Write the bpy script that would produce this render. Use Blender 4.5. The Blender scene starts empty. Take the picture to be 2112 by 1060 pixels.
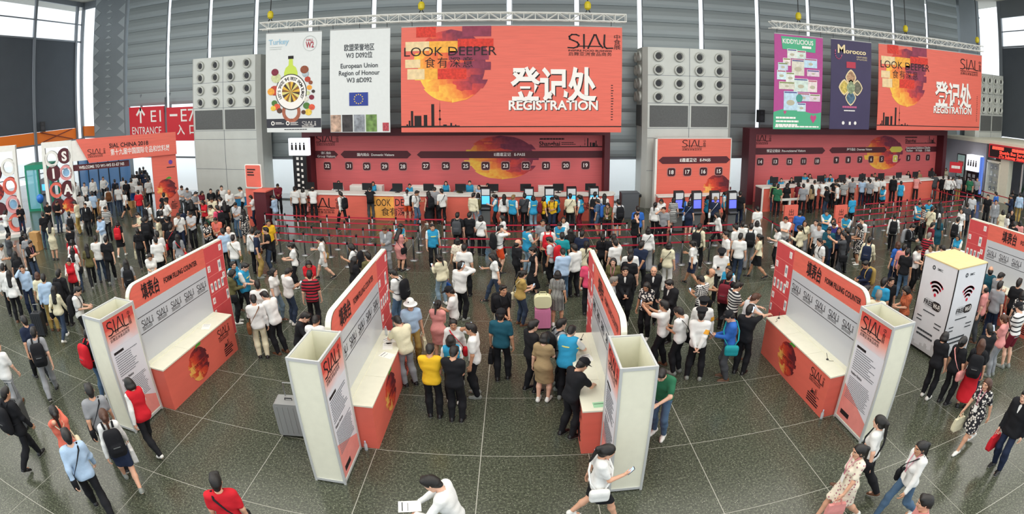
import bpy, math, random
import numpy as np
from mathutils import Matrix, Vector

sc = bpy.context.scene
C = sc.collection
R = math.radians
random.seed(7)
rng = np.random.default_rng(7)

# ------------------------------------------------------------------ camera (fisheye photograph, 2112x1060)
FPX, CX, CY, PITCH, YAW, CAMH = 1031.896, 1095.051, 294.094, .0970794, .02461252, 6.2213
cam = bpy.data.cameras.new('camera')
camo = bpy.data.objects.new('camera', cam)
C.objects.link(camo)
sc.camera = camo
cam.type = 'PANO'
cam.panorama_type = 'FISHEYE_LENS_POLYNOMIAL'
cam.sensor_width = 36
cam.sensor_fit = 'HORIZONTAL'
cam.fisheye_polynomial_k0 = 0
cam.fisheye_polynomial_k1 = -(2112 / 36 / FPX)
cam.fisheye_polynomial_k2 = cam.fisheye_polynomial_k3 = cam.fisheye_polynomial_k4 = 0
cam.fisheye_fov = math.pi
cam.shift_x = -(CX - 1056) / 2112
cam.shift_y = (CY - 530) / 1060
cam.clip_end = 500
camo.location = (0, 0, CAMH)
camo.rotation_euler = (math.pi / 2 - PITCH, 0, -YAW)

# ------------------------------------------------------------------ sky, lamps, exposure
w = bpy.data.worlds.new('sky')
sc.world = w
w.use_nodes = True
bg = w.node_tree.nodes['Background']
bg.inputs[0].default_value = (.86, .93, 1, 1)
bg.inputs[1].default_value = 1.6
sc.view_settings.view_transform = 'Standard'
sc.view_settings.look = 'None'
sc.view_settings.gamma = 1
sc.view_settings.use_curve_mapping = False
sc.view_settings.exposure = 0.1
LAMPS = [(x, y) for y in (-2, 6.5, 15) for x in (-27, -9, 9, 27)]
for x, y in LAMPS:
    L = bpy.data.lights.new('ceiling_lamp_offscreen', 'AREA')
    L.shape = 'RECTANGLE'
    L.size = 15
    L.size_y = 7
    L.energy = 1000
    L.color = (1, .96, .9)
    lo = bpy.data.objects.new('ceiling_lamp_offscreen', L)
    C.objects.link(lo)
    lo.location = (x, y, 14.6)

# ------------------------------------------------------------------ pixel -> place
def _rot():
    cy, sy, cp, sp = math.cos(YAW), math.sin(YAW), math.cos(PITCH), math.sin(PITCH)
    f = np.array([sy * cp, cy * cp, -sp])
    r = np.array([cy, -sy, 0])
    return r, np.cross(r, f), f
RI, UPV, FW = _rot()
def ray(x, y):
    dx, dy = x - CX, CY - y
    q = math.hypot(dx, dy) + 1e-9
    th = q / FPX
    s = math.sin(th)
    return RI * (s * dx / q) + UPV * (s * dy / q) + FW * math.cos(th)
def gz(x, y, z=0.):
    d = ray(x, y)
    t = (z - CAMH) / d[2]
    return d[0] * t, d[1] * t
def ay(x, y, Y):
    d = ray(x, y)
    t = Y / d[1]
    return d[0] * t, CAMH + d[2] * t          # X, Z on the plane at that Y
def ax(x, y, X):
    d = ray(x, y)
    t = X / d[0]
    return d[1] * t, CAMH + d[2] * t          # Y, Z on the plane at that X

# ------------------------------------------------------------------ materials
MATS = {}
def lin(c):
    return tuple(((v / 12.92) if v <= .04045 else ((v + .055) / 1.055) ** 2.4) for v in c)
def H(s):
    s = s.lstrip('#')
    return lin(tuple(int(s[i:i + 2], 16) / 255 for i in (0, 2, 4)))
def mat(name, col='#808080', rough=.6, metal=0., bump=0., bscale=40., var=0., vscale=6., emit=0., coat=0., spec=.5, alpha=None, stretch=None):
    if name in MATS:
        return MATS[name]
    m = bpy.data.materials.new(name)
    m.use_nodes = True
    nt = m.node_tree
    b = nt.nodes['Principled BSDF']
    c = H(col) if isinstance(col, str) else col
    b.inputs['Base Color'].default_value = (*c, 1)
    b.inputs['Roughness'].default_value = rough
    b.inputs['Metallic'].default_value = metal
    b.inputs['Specular IOR Level'].default_value = spec
    if coat:
        b.inputs['Coat Weight'].default_value = coat
    if emit:
        b.inputs['Emission Color'].default_value = (*c, 1)
        b.inputs['Emission Strength'].default_value = emit
    if alpha is not None:
        b.inputs['Alpha'].default_value = alpha
    if var or bump:
        tc = nt.nodes.new('ShaderNodeTexCoord')
        out = tc.outputs['Object']
        if stretch:
            mp = nt.nodes.new('ShaderNodeMapping')
            mp.inputs['Scale'].default_value = stretch
            nt.links.new(out, mp.inputs[0])
            out = mp.outputs[0]
    if var:
        n = nt.nodes.new('ShaderNodeTexNoise')
        n.inputs['Scale'].default_value = vscale
        n.inputs['Detail'].default_value = 4
        nt.links.new(out, n.inputs[0])
        r = nt.nodes.new('ShaderNodeValToRGB')
        r.color_ramp.elements[0].position = .3
        r.color_ramp.elements[1].position = .7
        r.color_ramp.elements[0].color = (*[v * (1 - var) for v in c], 1)
        r.color_ramp.elements[1].color = (*[min(1, v * (1 + var)) for v in c], 1)
        nt.links.new(n.outputs['Fac'], r.inputs[0])
        nt.links.new(r.outputs[0], b.inputs['Base Color'])
    if bump:
        n2 = nt.nodes.new('ShaderNodeTexNoise')
        n2.inputs['Scale'].default_value = bscale
        n2.inputs['Detail'].default_value = 3
        nt.links.new(out, n2.inputs[0])
        bp = nt.nodes.new('ShaderNodeBump')
        bp.inputs['Strength'].default_value = bump
        bp.inputs['Distance'].default_value = .01
        nt.links.new(n2.outputs['Fac'], bp.inputs['Height'])
        nt.links.new(bp.outputs[0], b.inputs['Normal'])
    MATS[name] = m
    return m
def nodes(m):
    return m.node_tree, m.node_tree.nodes, m.node_tree.links, m.node_tree.nodes['Principled BSDF']
def ramp(nt, stops, interp='LINEAR'):
    r = nt.nodes.new('ShaderNodeValToRGB')
    cr = r.color_ramp
    cr.interpolation = interp
    while len(cr.elements) < len(stops):
        cr.elements.new(.5)
    for e, (p, c) in zip(cr.elements, stops):
        e.position = p
        e.color = (*(H(c) if isinstance(c, str) else c), 1)
    return r

# terrazzo floor: dark grey-green with pale chips
def floor_mat():
    m = mat('terrazzo', '#33352f', .16)
    nt, N, Lk, b = nodes(m)
    g = N.new('ShaderNodeNewGeometry')
    v = N.new('ShaderNodeTexVoronoi')
    v.inputs['Scale'].default_value = 42
    Lk.new(g.outputs['Position'], v.inputs['Vector'])
    r = ramp(nt, [(0, '#e4e6d4'), (.12, '#b4b7a4'), (.22, '#6c7060')])
    Lk.new(v.outputs['Distance'], r.inputs[0])
    n = N.new('ShaderNodeTexNoise')
    n.inputs['Scale'].default_value = 25
    n.inputs['Detail'].default_value = 6
    Lk.new(g.outputs['Position'], n.inputs['Vector'])
    r2 = ramp(nt, [(.3, '#2f332a'), (.5, '#44483c'), (.72, '#636957')])
    Lk.new(n.outputs['Fac'], r2.inputs[0])
    # only some chips are pale
    v2 = N.new('ShaderNodeTexWhiteNoise')
    Lk.new(v.outputs['Color'], v2.inputs['Vector'])
    gt = N.new('ShaderNodeMath')
    gt.operation = 'GREATER_THAN'
    gt.inputs[1].default_value = .48
    Lk.new(v2.outputs['Value'], gt.inputs[0])
    lt = N.new('ShaderNodeMath')
    lt.operation = 'LESS_THAN'
    lt.inputs[1].default_value = .22
    Lk.new(v.outputs['Distance'], lt.inputs[0])
    mu = N.new('ShaderNodeMath')
    mu.operation = 'MULTIPLY'
    Lk.new(gt.outputs[0], mu.inputs[0])
    Lk.new(lt.outputs[0], mu.inputs[1])
    mx = N.new('ShaderNodeMixRGB')
    Lk.new(mu.outputs[0], mx.inputs[0])
    Lk.new(r2.outputs[0], mx.inputs[1])
    Lk.new(r.outputs[0], mx.inputs[2])
    Lk.new(mx.outputs[0], b.inputs['Base Color'])
    b.inputs['Roughness'].default_value = .2
    b.inputs['Specular IOR Level'].default_value = .42
    return m
M_FLOOR = floor_mat()
M_JOINT = mat('tile_joint', '#a9a99e', .5)
M_WHITE = mat('white_panel', '#e9e9e2', .45, var=.03)
M_CREAM = mat('cream_panel', '#e4e3cf', .5, var=.03)
M_ALU = mat('aluminium', '#d4d6d6', .32, .35)
M_STEEL = mat('brushed_steel', '#9c9fa1', .35, .8)
M_DSTEEL = mat('dark_post_steel', '#55575a', .35, .6)
M_BLACK = mat('black_plastic', '#16171a', .4)
M_INK = mat('black_ink', '#1c1416', .7)
M_WINK = mat('white_ink', '#f2efe9', .7)
M_MAROON = mat('maroon_board', '#541b24', .55, var=.04)
M_PLATE = mat('dark_maroon_plate', '#3f1119', .5)
M_CORAL = mat('coral_print', '#e26c5b', .6, var=.07, vscale=3, stretch=(.25, 1, 6))
M_CORALD = mat('coral_counter', '#e26c5b', .5, var=.05, vscale=2, stretch=(.6, .6, 3))
M_ROSE = mat('rose_board', '#da696a', .55, var=.07, vscale=3, stretch=(.2, 1, 7))
M_RED = mat('sign_red', '#cf2230', .5)
M_BELT = mat('red_belt', '#b3213a', .6)
M_GREYMET = mat('louvre_metal', '#919a9b', .42, .25, var=.06, vscale=1.2, stretch=(.3, 1, 3))
M_TOWER = mat('tower_metal', '#cbcec7', .45, .15, var=.04, vscale=1.5)
M_GRILLE = mat('dark_grille', '#5d5f5e', .6, var=.12, vscale=20)
M_FRAME = mat('grey_frame', '#7d8287', .45, .3)
M_BLIND = mat('dark_blind', '#454b52', .7, var=.05, vscale=1)
M_ORANGE = mat('orange_band', '#ef7a1c', .5)
M_GLASSD = mat('blue_glass_panel', '#4a76a8', .1, 0, spec=.8)
M_GREEN = mat('teal_green', '#1f8f70', .4)
M_GLASS = mat('pane_glass', '#e8f4f6', .03, alpha=.14)
M_CARD = mat('cardboard', '#b78b54', .8, var=.06)
M_PAPER = mat('paper', '#f1f0ea', .7)
M_SCREEN = mat('blue_screen', '#4fb2f2', .3, emit=.9)
M_SCREEN2 = mat('violet_screen', '#5a63f0', .3, emit=.9)
M_LITW = mat('lit_white', '#f4f8ff', .5, emit=.7)
M_LED = mat('led_red', '#ff4a3a', .5, emit=1.6)
M_HEDGE = mat('leaf_green', '#5d9257', .8, var=.35, vscale=5)
M_PAVE = mat('pale_paving', '#dcdedb', .8)
M_WALLG = mat('grey_wall', '#9b9ba3', .7, var=.02)
M_CEIL = mat('ceiling_grey', '#b7b4aa', .8)

# ------------------------------------------------------------------ mesh helpers
class MB:
    def __init__(s):
        s.v, s.f, s.m = [], [], []
    def add(s, vs, fs, mi=0):
        o = len(s.v)
        s.v += [tuple(p) for p in vs]
        s.f += [tuple(i + o for i in f) for f in fs]
        s.m += [mi] * len(fs)
        return s
    def box(s, x0, x1, y0, y1, z0, z1, mi=0):
        return s.add([(x0, y0, z0), (x1, y0, z0), (x1, y1, z0), (x0, y1, z0), (x0, y0, z1), (x1, y0, z1), (x1, y1, z1), (x0, y1, z1)],
                     [(3, 2, 1, 0), (4, 5, 6, 7), (0, 1, 5, 4), (1, 2, 6, 5), (2, 3, 7, 6), (3, 0, 4, 7)], mi)
    def cyl(s, a, b, r0, r1=None, n=10, mi=0, caps=True):
        a, b = Vector(a), Vector(b)
        r1 = r0 if r1 is None else r1
        d = (b - a).normalized()
        u = d.orthogonal().normalized()
        w_ = d.cross(u)
        vs = []
        for c, r in ((a, r0), (b, r1)):
            for k in range(n):
                t = 2 * math.pi * k / n
                vs.append(c + u * (r * math.cos(t)) + w_ * (r * math.sin(t)))
        fs = [(k, (k + 1) % n, n + (k + 1) % n, n + k) for k in range(n)]
        if caps:
            fs += [tuple(range(n - 1, -1, -1)), tuple(range(n, 2 * n))]
        return s.add(vs, fs, mi)
    def tube(s, pts, r, n=6, mi=0, flat=None):
        pts = [Vector(p) for p in pts]
        vs, fs = [], []
        for i, p in enumerate(pts):
            d = (pts[min(i + 1, len(pts) - 1)] - pts[max(i - 1, 0)]).normalized()
            u = d.cross(Vector((0, 0, 1)))
            if u.length < .05:
                u = d.cross(Vector((0, 1, 0)))
            u.normalize()
            q = u.cross(d)
            for k in range(n):
                t = 2 * math.pi * k / n
                vs.append(p + u * (r * math.cos(t)) + q * ((flat or r) * math.sin(t)))
        for i in range(len(pts) - 1):
            for k in range(n):
                fs.append((i * n + k, i * n + (k + 1) % n, (i + 1) * n + (k + 1) % n, (i + 1) * n + k))
        fs += [tuple(range(n - 1, -1, -1)), tuple(range((len(pts) - 1) * n, len(pts) * n))]
        return s.add(vs, fs, mi)
    def lathe(s, prof, n=16, c=(0, 0, 0), mi=0):
        vs, fs = [], []
        for r, z in prof:
            for k in range(n):
                t = 2 * math.pi * k / n
                vs.append((c[0] + r * math.cos(t), c[1] + r * math.sin(t), c[2] + z))
        for i in range(len(prof) - 1):
            for k in range(n):
                fs.append((i * n + k, i * n + (k + 1) % n, (i + 1) * n + (k + 1) % n, (i + 1) * n + k))
        fs += [tuple(range(n - 1, -1, -1)), tuple(range((len(prof) - 1) * n, len(prof) * n))]
        return s.add(vs, fs, mi)
    def plate(s, pts, y0, y1, mi=0):
        """outline in x,z (counter-clockwise as seen from -y), thickness y0..y1"""
        n = len(pts)
        vs = [(x, y0, z) for x, z in pts] + [(x, y1, z) for x, z in pts]
        fs = [tuple(range(n)), tuple(range(2 * n - 1, n - 1, -1))] + [(k + n, (k + 1) % n + n, (k + 1) % n, k) for k in range(n)]
        return s.add(vs, fs, mi)
    def disc(s, x, z, r, y0, y1, n=24, mi=0, rz=None):
        return s.plate([(x + r * math.cos(2 * math.pi * k / n), z + (rz or r) * math.sin(2 * math.pi * k / n)) for k in range(n)], y0, y1, mi)
    def ring(s, x, z, r0, r1, y0, y1, n=24, mi=0):
        vs, fs = [], []
        for r, y in ((r0, y0), (r1, y0), (r1, y1), (r0, y1)):
            for k in range(n):
                t = 2 * math.pi * k / n
                vs.append((x + r * math.cos(t), y, z + r * math.sin(t)))
        for j in range(4):
            for k in range(n):
                fs.append((j * n + k, j * n + (k + 1) % n, ((j + 1) % 4) * n + (k + 1) % n, ((j + 1) % 4) * n + k)[::-1])
        return s.add(vs, fs, mi)
    def stroke(s, pts, wd, y0, y1, mi=0):
        """flat pen stroke in x,z"""
        for (a, b), (c, d) in zip(pts[:-1], pts[1:]):
            dx, dz = c - a, d - b
            l = math.hypot(dx, dz) or 1
            ux, uz = dx / l * wd * .5, dz / l * wd * .5
            nx, nz = -uz, ux
            s.plate([(a - ux - nx, b - uz - nz), (c + ux - nx, d + uz - nz), (c + ux + nx, d + uz + nz), (a - ux + nx, b - uz + nz)], y0, y1, mi)
        return s
    def text(s, body, x, z, h, y=0., mi=0, bold=0., wd=None, align='C', ang=0.):
        me, bb = glyphs(body, bold)
        k = h / .70
        kx = k
        if wd:
            kx = wd / (bb[1] - bb[0])
        cx = {'C': (bb[0] + bb[1]) / 2, 'L': bb[0], 'R': bb[1]}[align]
        co = np.empty(len(me.vertices) * 3)
        me.vertices.foreach_get('co', co)
        co = co.reshape(-1, 3)
        px, pz = (co[:, 0] - cx) * kx, (co[:, 1] - .35) * k
        ca, sa = math.cos(ang), math.sin(ang)
        vs = np.stack([x + px * ca - pz * sa, np.full(len(co), y), z + px * sa + pz * ca], 1)
        s.add(vs.tolist(), [tuple(p.vertices) for p in me.polygons], mi)
        return s
    def mesh(s, name, mats, smooth=False):
        me = bpy.data.meshes.new(name)
        me.from_pydata(s.v, [], s.f)
        for m in (mats if isinstance(mats, (list, tuple)) else [mats]):
            me.materials.append(m)
        if any(s.m):
            me.polygons.foreach_set('material_index', s.m)
        if smooth:
            me.polygons.foreach_set('use_smooth', [True] * len(s.f))
        me.update()
        return me
    def obj(s, name, mats, parent=None, loc=None, rot=None, smooth=False, **k):
        return link(name, s.mesh(name, mats, smooth), parent, loc, rot, **k)

_GL = {}
def glyphs(body, bold=0.):
    key = (body, bold)
    if key not in _GL:
        cu = bpy.data.curves.new('lettering', 'FONT')
        cu.body = body
        cu.size = 1
        cu.offset = bold
        cu.resolution_u = 3
        ob = bpy.data.objects.new('lettering', cu)
        C.objects.link(ob)
        dg = bpy.context.evaluated_depsgraph_get()
        me = bpy.data.meshes.new_from_object(ob.evaluated_get(dg))
        bpy.data.objects.remove(ob)
        xs = [v.co.x for v in me.vertices] or [0, 1]
        _GL[key] = (me, (min(xs), max(xs)))
    return _GL[key]

def tag(o, label=None, cat=None, group=None, kind=None):
    for k, v in (('label', label), ('category', cat), ('group', group), ('kind', kind)):
        if v:
            o[k] = v
    return o
def link(name, data, parent=None, loc=None, rot=None, scale=None, label=None, cat=None, group=None, kind=None):
    o = bpy.data.objects.new(name, data)
    C.objects.link(o)
    if parent:
        o.parent = parent
    if loc is not None:
        o.location = loc
    if rot is not None:
        o.rotation_euler = rot
    if scale is not None:
        o.scale = scale
    return tag(o, label, cat, group, kind)
def thing(name, label, cat, loc=(0, 0, 0), rz=0., group=None):
    return link(name, None, None, loc, (0, 0, rz), label=label, cat=cat, group=group)
def children(o):
    return [c for c in bpy.data.objects if c.parent == o]
def copy_tree(root, loc, rz, label=None, kids=None):
    r = root.copy()
    C.objects.link(r)
    r.location = loc
    r.rotation_euler = (0, 0, rz)
    if label:
        r['label'] = label
    for c, gs in kids:
        d = c.copy()
        C.objects.link(d)
        d.parent = r
        for g in gs:
            e = g.copy()
            C.objects.link(e)
            e.parent = d
    return r
def word_objs(body, h, bold, wd, m, parent, loc, rz=0., align='C', name='lettering'):
    mb = MB().text(body, 0, 0, h, 0, 0, bold, wd, align)
    ws = body.split()
    kd = 'stuff' if h < .1 and len(ws) > 1 else None
    if len(ws) < 2 or kd:
        return mb.obj(name, m, parent, loc, (0, 0, rz), kind=kd)
    xs = sorted(((min(mb.v[i][0] for i in f), max(mb.v[i][0] for i in f)) for f in mb.f))
    # the widest gaps between strokes are the spaces
    iv = [list(xs[0])]
    for a, b in xs[1:]:
        if a <= iv[-1][1] + 1e-6:
            iv[-1][1] = max(iv[-1][1], b)
        else:
            iv.append([a, b])
    gaps = sorted(((iv[k + 1][0] - iv[k][1], (iv[k + 1][0] + iv[k][1]) / 2) for k in range(len(iv) - 1)), reverse=True)[:len(ws) - 1]
    cuts = sorted(g[1] for g in gaps) + [1e9]
    o = None
    lo = -1e9
    for c in cuts:
        b = MB()
        used = {}
        for f in mb.f:
            q = sum(mb.v[i][0] for i in f) / len(f)
            if lo < q <= c:
                for i in f:
                    if i not in used:
                        used[i] = len(b.v)
                        b.v.append(mb.v[i])
                b.f.append(tuple(used[i] for i in f))
                b.m.append(0)
        lo = c
        if b.f:
            o = b.obj(name, m, parent, loc, (0, 0, rz))
    return o
def txt(parent, body, x, y, z, h, m, rz=0., bold=0., wd=None, align='C', name='lettering'):
    return word_objs(body, h, bold, wd, m, parent, (x, y, z), rz, align, name)
def ptxt(parent, Y, body, x0, x1, y, m, bold=0., hpx=None, dy=-.012, name='lettering'):
    """lettering spanning pixels x0..x1 around pixel row y on a board at world depth Y (parent sits at (0, Y, 0))"""
    a, b = ay(x0, y, Y), ay(x1, y, Y)
    me, bb = glyphs(body, bold)
    wd = b[0] - a[0]
    if hpx:
        h = ay(x0, y - hpx / 2, Y)[1] - ay(x0, y + hpx / 2, Y)[1]
    else:
        h = wd / (bb[1] - bb[0]) * .70
    return word_objs(body, h, bold, wd, m, parent, ((a[0] + b[0]) / 2, dy, (a[1] + b[1]) / 2), name=name)

def logo_mb(mi=0, sub=True, mi2=None):
    """show logo, 1.0 wide: four drawn letters joined by a bar, small lines below, three characters at the side"""
    mi2 = mi if mi2 is None else mi2
    b = MB()
    t = .034
    S = [(.2, .40), (.15, .43), (.07, .43), (.02, .38), (.03, .31), (.1, .27), (.17, .23), (.2, .17), (.17, .11), (.1, .08), (.0, .09)]
    b.stroke(S, t, 0, .004, mi)
    b.stroke([(.2, .13), (.62, .13)], t * .8, 0, .004, mi)
    b.stroke([(.30, .43), (.30, .08)], t, 0, .004, mi)
    b.stroke([(.38, .08), (.42, .2), (.5, .43), (.53, .43), (.6, .2), (.66, .1)], t, 0, .004, mi)
    b.stroke([(.70, .43), (.69, .2), (.70, .12), (.74, .085), (.85, .09)], t, 0, .004, mi)
    if sub:
        b.text('INSPIRE FOOD BUSINESS', .42, .015, .045, 0, mi2, .02, wd=.84)
        b.text('启舞亚洲食品商务', .42, -.075, .075, 0, mi2, 0, wd=.84)
    for k, ch in enumerate('中食展'):
        b.text(ch, .945, .38 - k * .13, .1, 0, mi2)
    return b
LOGO = logo_mb().mesh('logo', M_INK)
LOGOW = logo_mb().mesh('logo', M_WINK)
def logo(parent, x, y, z, wd, rz=0., white=False):
    """x,z = lower left corner of the mark"""
    return link('logo', LOGOW if white else LOGO, parent, (x, y, z), (0, 0, rz), (wd, 1, wd * .74))
def skyline(parent, x, y, z, wd, m=M_INK, rz=0., flip=False):
    b = MB()
    b.box(0, 1, 0, .004, 0, .012)
    for a, c, h in ((.09, .12, .06), (.13, .16, .16), (.17, .21, .42), (.23, .35, .29), (.39, .45, .31), (.52, .57, .6), (.66, .67, .4), (.72, .78, .05), (.84, .87, .09), (.92, .94, .05)):
        b.box(a, c, 0, .004, .01, h * .62)
    b.disc(.665, .12, .022, 0, .004, 10).disc(.665, .26, .015, 0, .004, 10)
    b.plate([(.66, .25), (.67, .25), (.665, .43)], 0, .004)
    o = b.obj('skyline_print', m, parent, (x + (wd if flip else 0), y, z), (0, 0, rz))
    o.scale = (-wd if flip else wd, 1, wd)
    return o

# ================================================================== setting
def struct(name, mb, m, parent=None, loc=None, rot=None, smooth=False):
    return mb.obj(name, m, parent, loc, rot, smooth, kind=None if parent else 'structure')

# floor: terrazzo slabs with pale joints
TS = 1.9023
TX0, TY0 = -.9101 * 2.5 / 3.21475, 6.60952 * 2.5 / 3.21475
floor = struct('floor', MB().box(-40, 40, -14, 29.95, -.2, -.004), M_JOINT)
tiles = []
for i in range(-22, 23):
    for j in range(-6, 13):
        tiles.append((TX0 + i * TS, TY0 + j * TS))
def seen_size(t):
    x, y = t[0] + TS / 2, t[1] + TS / 2
    if y < 1.2 or abs(math.atan2(x, y)) > 1.05:
        return 0
    return 1 / (x * x + y * y + 38)
tiles.sort(key=lambda t: -seen_size(t))
g_ = .008
tile_me = MB().box(g_, TS - g_, g_, TS - g_, -.03, 0).mesh('floor_tile', M_FLOOR)
for x, y in tiles[:280]:
    link('floor_tile', tile_me, floor, (x, y, 0))
rest = MB()
for x, y in tiles[280:]:
    rest.box(x + g_, x + TS - g_, y + g_, y + TS - g_, -.03, 0)
rest.obj('floor_tiles_far', M_FLOOR, floor, kind='stuff')
ytop = TY0 + 13 * TS
struct('floor_outside', MB().box(-60, 60, 29.95, 75, -.15, -.004), M_PAVE)

# ceiling with lamp housings
ceil = struct('ceiling', MB().box(-40, 40, -14, 32.5, 14.9, 15.2), M_CEIL)
for x, y in LAMPS:
    MB().box(x - 7.7, x + 7.7, y - 3.7, y - 3.6, 14.55, 14.9).box(x - 7.7, x + 7.7, y + 3.6, y + 3.7, 14.55, 14.9).box(x - 7.7, x - 7.6, y - 3.6, y + 3.6, 14.55, 14.9).box(x + 7.6, x + 7.7, y - 3.6, y + 3.6, 14.55, 14.9).obj('lamp_housing', M_ALU, ceil)

# back wall: bays of lapped metal slats between bright slit windows
YB = 28.0
NODES = [-28.0, -23.69, -19.96, -16.3, -12.45, -8.39, -4.52, -.53, 3.29, 6.95, 10.75, 14.55, 18.4, 22.22, 26.17, 29.93, 34.0]
wb = struct('wall_back', MB().box(-28, 34, YB + .35, YB + .5, 14.2, 14.9), M_GREYMET)
sl = MB()
prof = [(0, 0), (-.05, .03), (-.085, .2), (-.085, .42), (-.05, .66), (0, .87), (.03, .87), (.03, 0)]
for xx in (0, 1):
    sl.v += [(xx, y, z) for y, z in prof]
n = len(prof)
sl.f = [(k, k + n, (k + 1) % n + n, (k + 1) % n) for k in range(n)] + [tuple(range(n)), tuple(range(2 * n - 1, n - 1, -1))]
sl.m = [0] * len(sl.f)
slat_me = sl.mesh('slat', M_GREYMET)
for a, b in zip(NODES[:-1], NODES[1:]):
    for k in range(14):
        z = 2.62 + .87 * k
        if a < -20.5 and z < 6:
            continue
        link('slat', slat_me, wb, (a + .17, YB + .16, z), None, (b - a - .34, 1, 1))
for k, x in enumerate(NODES[1:-1]):
    wn = struct('window_%d' % (k + 1), MB().box(x - .165, x - .135, YB + .14, YB + .21, 0, 14.9).box(x + .135, x + .165, YB + .14, YB + .21, 0, 14.9), M_FRAME)
    MB().box(x - .135, x + .135, YB + .19, YB + .195, 0, 14.9).obj('pane', M_GLASS, wn)
# ground-floor glazing under the slats
gl = struct('window_30', MB().box(-28, 34, YB + .1, YB + .2, 2.5, 2.62).box(-28, 34, YB + .1, YB + .2, 0, .08), M_FRAME)
for a, b in zip(NODES[2:-1], NODES[3:]):
    MB().box(a + .13, b - .13, YB + .14, YB + .15, .08, 2.5).obj('pane', M_GLASS, gl)
# planting and low walls outside
for k in range(13):
    x = -14 + k * 4.3 + random.uniform(-.3, .3)
    b = MB()
    for q in range(9):
        r = random.uniform(.6, 1.1)
        c = (random.uniform(-.85, .85), random.uniform(-.6, .6), random.uniform(.8, 3.2))
        b.lathe([(r * math.sin(t) * random.uniform(.8, 1.1) + .01, -r * math.cos(t)) for t in np.linspace(0, math.pi, 6)], 8, c)
    b.cyl((0, 0, 0), (0, 0, 1.5), .12, .08)
    b.obj('garden_bush', M_HEDGE, None, (x, 52 + random.uniform(0, 3), 0), label='green leafy bush growing outdoors behind the hall glazing', cat='bush', group='bushes outside the glazing')

# patterned corner pier at the left end of the back wall
pier = struct('wall_pier', MB().box(-31.8, -28.02, YB, YB + .6, 0, 14.9), mat('pier_metal', '#7c8488', .45, .2, var=.04, vscale=.8))
M_FAC = mat('pier_facet', '#9aa2a5', .4, .2)
for k in range(11):
    z = 4.6 + k * .95
    MB().plate([(-28.9, z), (-28.15, z - .42), (-28.15, z + .42)], -.03, 0).obj('facet', M_FAC, pier, (0, YB, 0))
    MB().plate([(-31.7, z - .35), (-31.0, z + .05), (-31.7, z + .45)], -.03, 0).obj('facet', M_FAC, pier, (0, YB, 0))
    MB().plate([(-30.35, z - .1), (-29.55, z - .1), (-29.95, z + .12)], -.03, 0).obj('facet', M_FAC, pier, (0, YB, 0))
    MB().plate([(-30.25, z + .5), (-29.95, z + .36), (-29.65, z + .5)], -.03, 0).obj('facet', M_FAC, pier, (0, YB, 0))
# glazed corner beside it
wn = struct('window_31', MB().box(-36, -31.8, 30.2, 30.35, 3.75, 3.9).box(-33.5, -33.35, 30.2, 30.35, 0, 14.9).box(-36.1, -35.9, 30.1, 30.4, 0, 14.9).box(-36, -31.8, 30.2, 30.35, 14.3, 14.9).box(-31.9, -31.75, 28.5, 30.3, 13.9, 14.1), M_FRAME)
MB().box(-35.9, -33.5, 30.26, 30.27, 4.7, 14.3).obj('pane', M_GLASS, wn)
MB().box(-33.35, -31.8, 30.26, 30.27, 4.7, 14.3).obj('pane', M_GLASS, wn)
MB().box(-35.9, -31.8, 30.24, 30.3, 3.9, 4.7).obj('orange_panel', M_ORANGE, wn)
# left wall: high windows, dark blinds, orange band, ground-floor glass
wl = struct('wall_left', MB().box(-36.2, -36, 14, 30.2, 14.5, 14.9).box(-36.15, -36, 14, 30.2, 11.55, 11.68).box(-36.15, -36, 14, 30.2, 13.0, 13.08).box(-36.15, -36, 14, 30.2, 3.62, 3.75).box(-36.15, -36, 14, 30.2, 1.5, 1.56), M_FRAME)
for y in (14.2, 19.5, 24.85, 29.55):
    MB().box(-36.2, -35.95, y - .11, y + .11, 0, 14.9).obj('mullion', M_FRAME, wl)
for a, b in ((14.3, 19.4), (19.6, 24.7), (25.0, 29.45)):
    for k in range(4):
        MB().box(-36.1, -36.04, a, b, 4.64 + k * 1.73, 4.64 + (k + 1) * 1.73).obj('blind', M_BLIND, wl)
    MB().box(-36.1, -36.04, a, b, 3.75, 4.62).obj('orange_panel', M_ORANGE, wl)
    MB().box(-36.09, -36.08, a, b, 11.68, 14.5).obj('pane', M_GLASS, wl)
    MB().box(-36.09, -36.08, a, b, 0, 3.62).obj('pane', M_GLASS, wl)
b = MB()
b.tube([(-35.9, 25.3, 3.8), (-35.9, 28.9, 4.6)], .04).tube([(-35.9, 25.3, 4.6), (-35.9, 28.9, 3.8)], .04)
b.obj('cross_brace', mat('rust_red', '#7c2f1c', .6), wl)
# right end: pier, glazed corner, wall with blinds, low shop block with grey wall
struct('wall_pier_right', MB().box(34.1, 36.9, YB, YB + .6, 0, 14.9), MATS['pier_metal'])
wn = struct('window_32', MB().box(36.9, 37.05, 28.4, 28.6, 3.5, 14.9).box(37, 38.2, 28.9, 29, 13.7, 13.85).box(37.95, 38.2, 26.3, 26.65, 4, 14.9), M_FRAME)
MB().box(37.05, 38.1, 28.6, 28.61, 4, 13.7).obj('pane', M_GLASS, wn)
MB().box(38.0, 38.01, 26.7, 28.6, 4, 13.7).obj('pane', M_GLASS, wn)
wr = struct('wall_right', MB().box(38, 38.15, 12, 26.4, 13.5, 14.9).box(38, 38.12, 12, 26.4, 12.35, 12.42).box(38, 38.12, 12, 26.4, 11.1, 11.22), M_FRAME)
for a, b in ((12, 19), (19.2, 26.3)):
    for k in range(4):
        MB().box(38.0, 38.06, a, b, 4.08 + k * 1.75, 4.08 + (k + 1) * 1.75).obj('blind', M_BLIND, wr)
    MB().box(38.05, 38.06, a, b, 11.22, 13.5).obj('pane', M_GLASS, wr)
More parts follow.
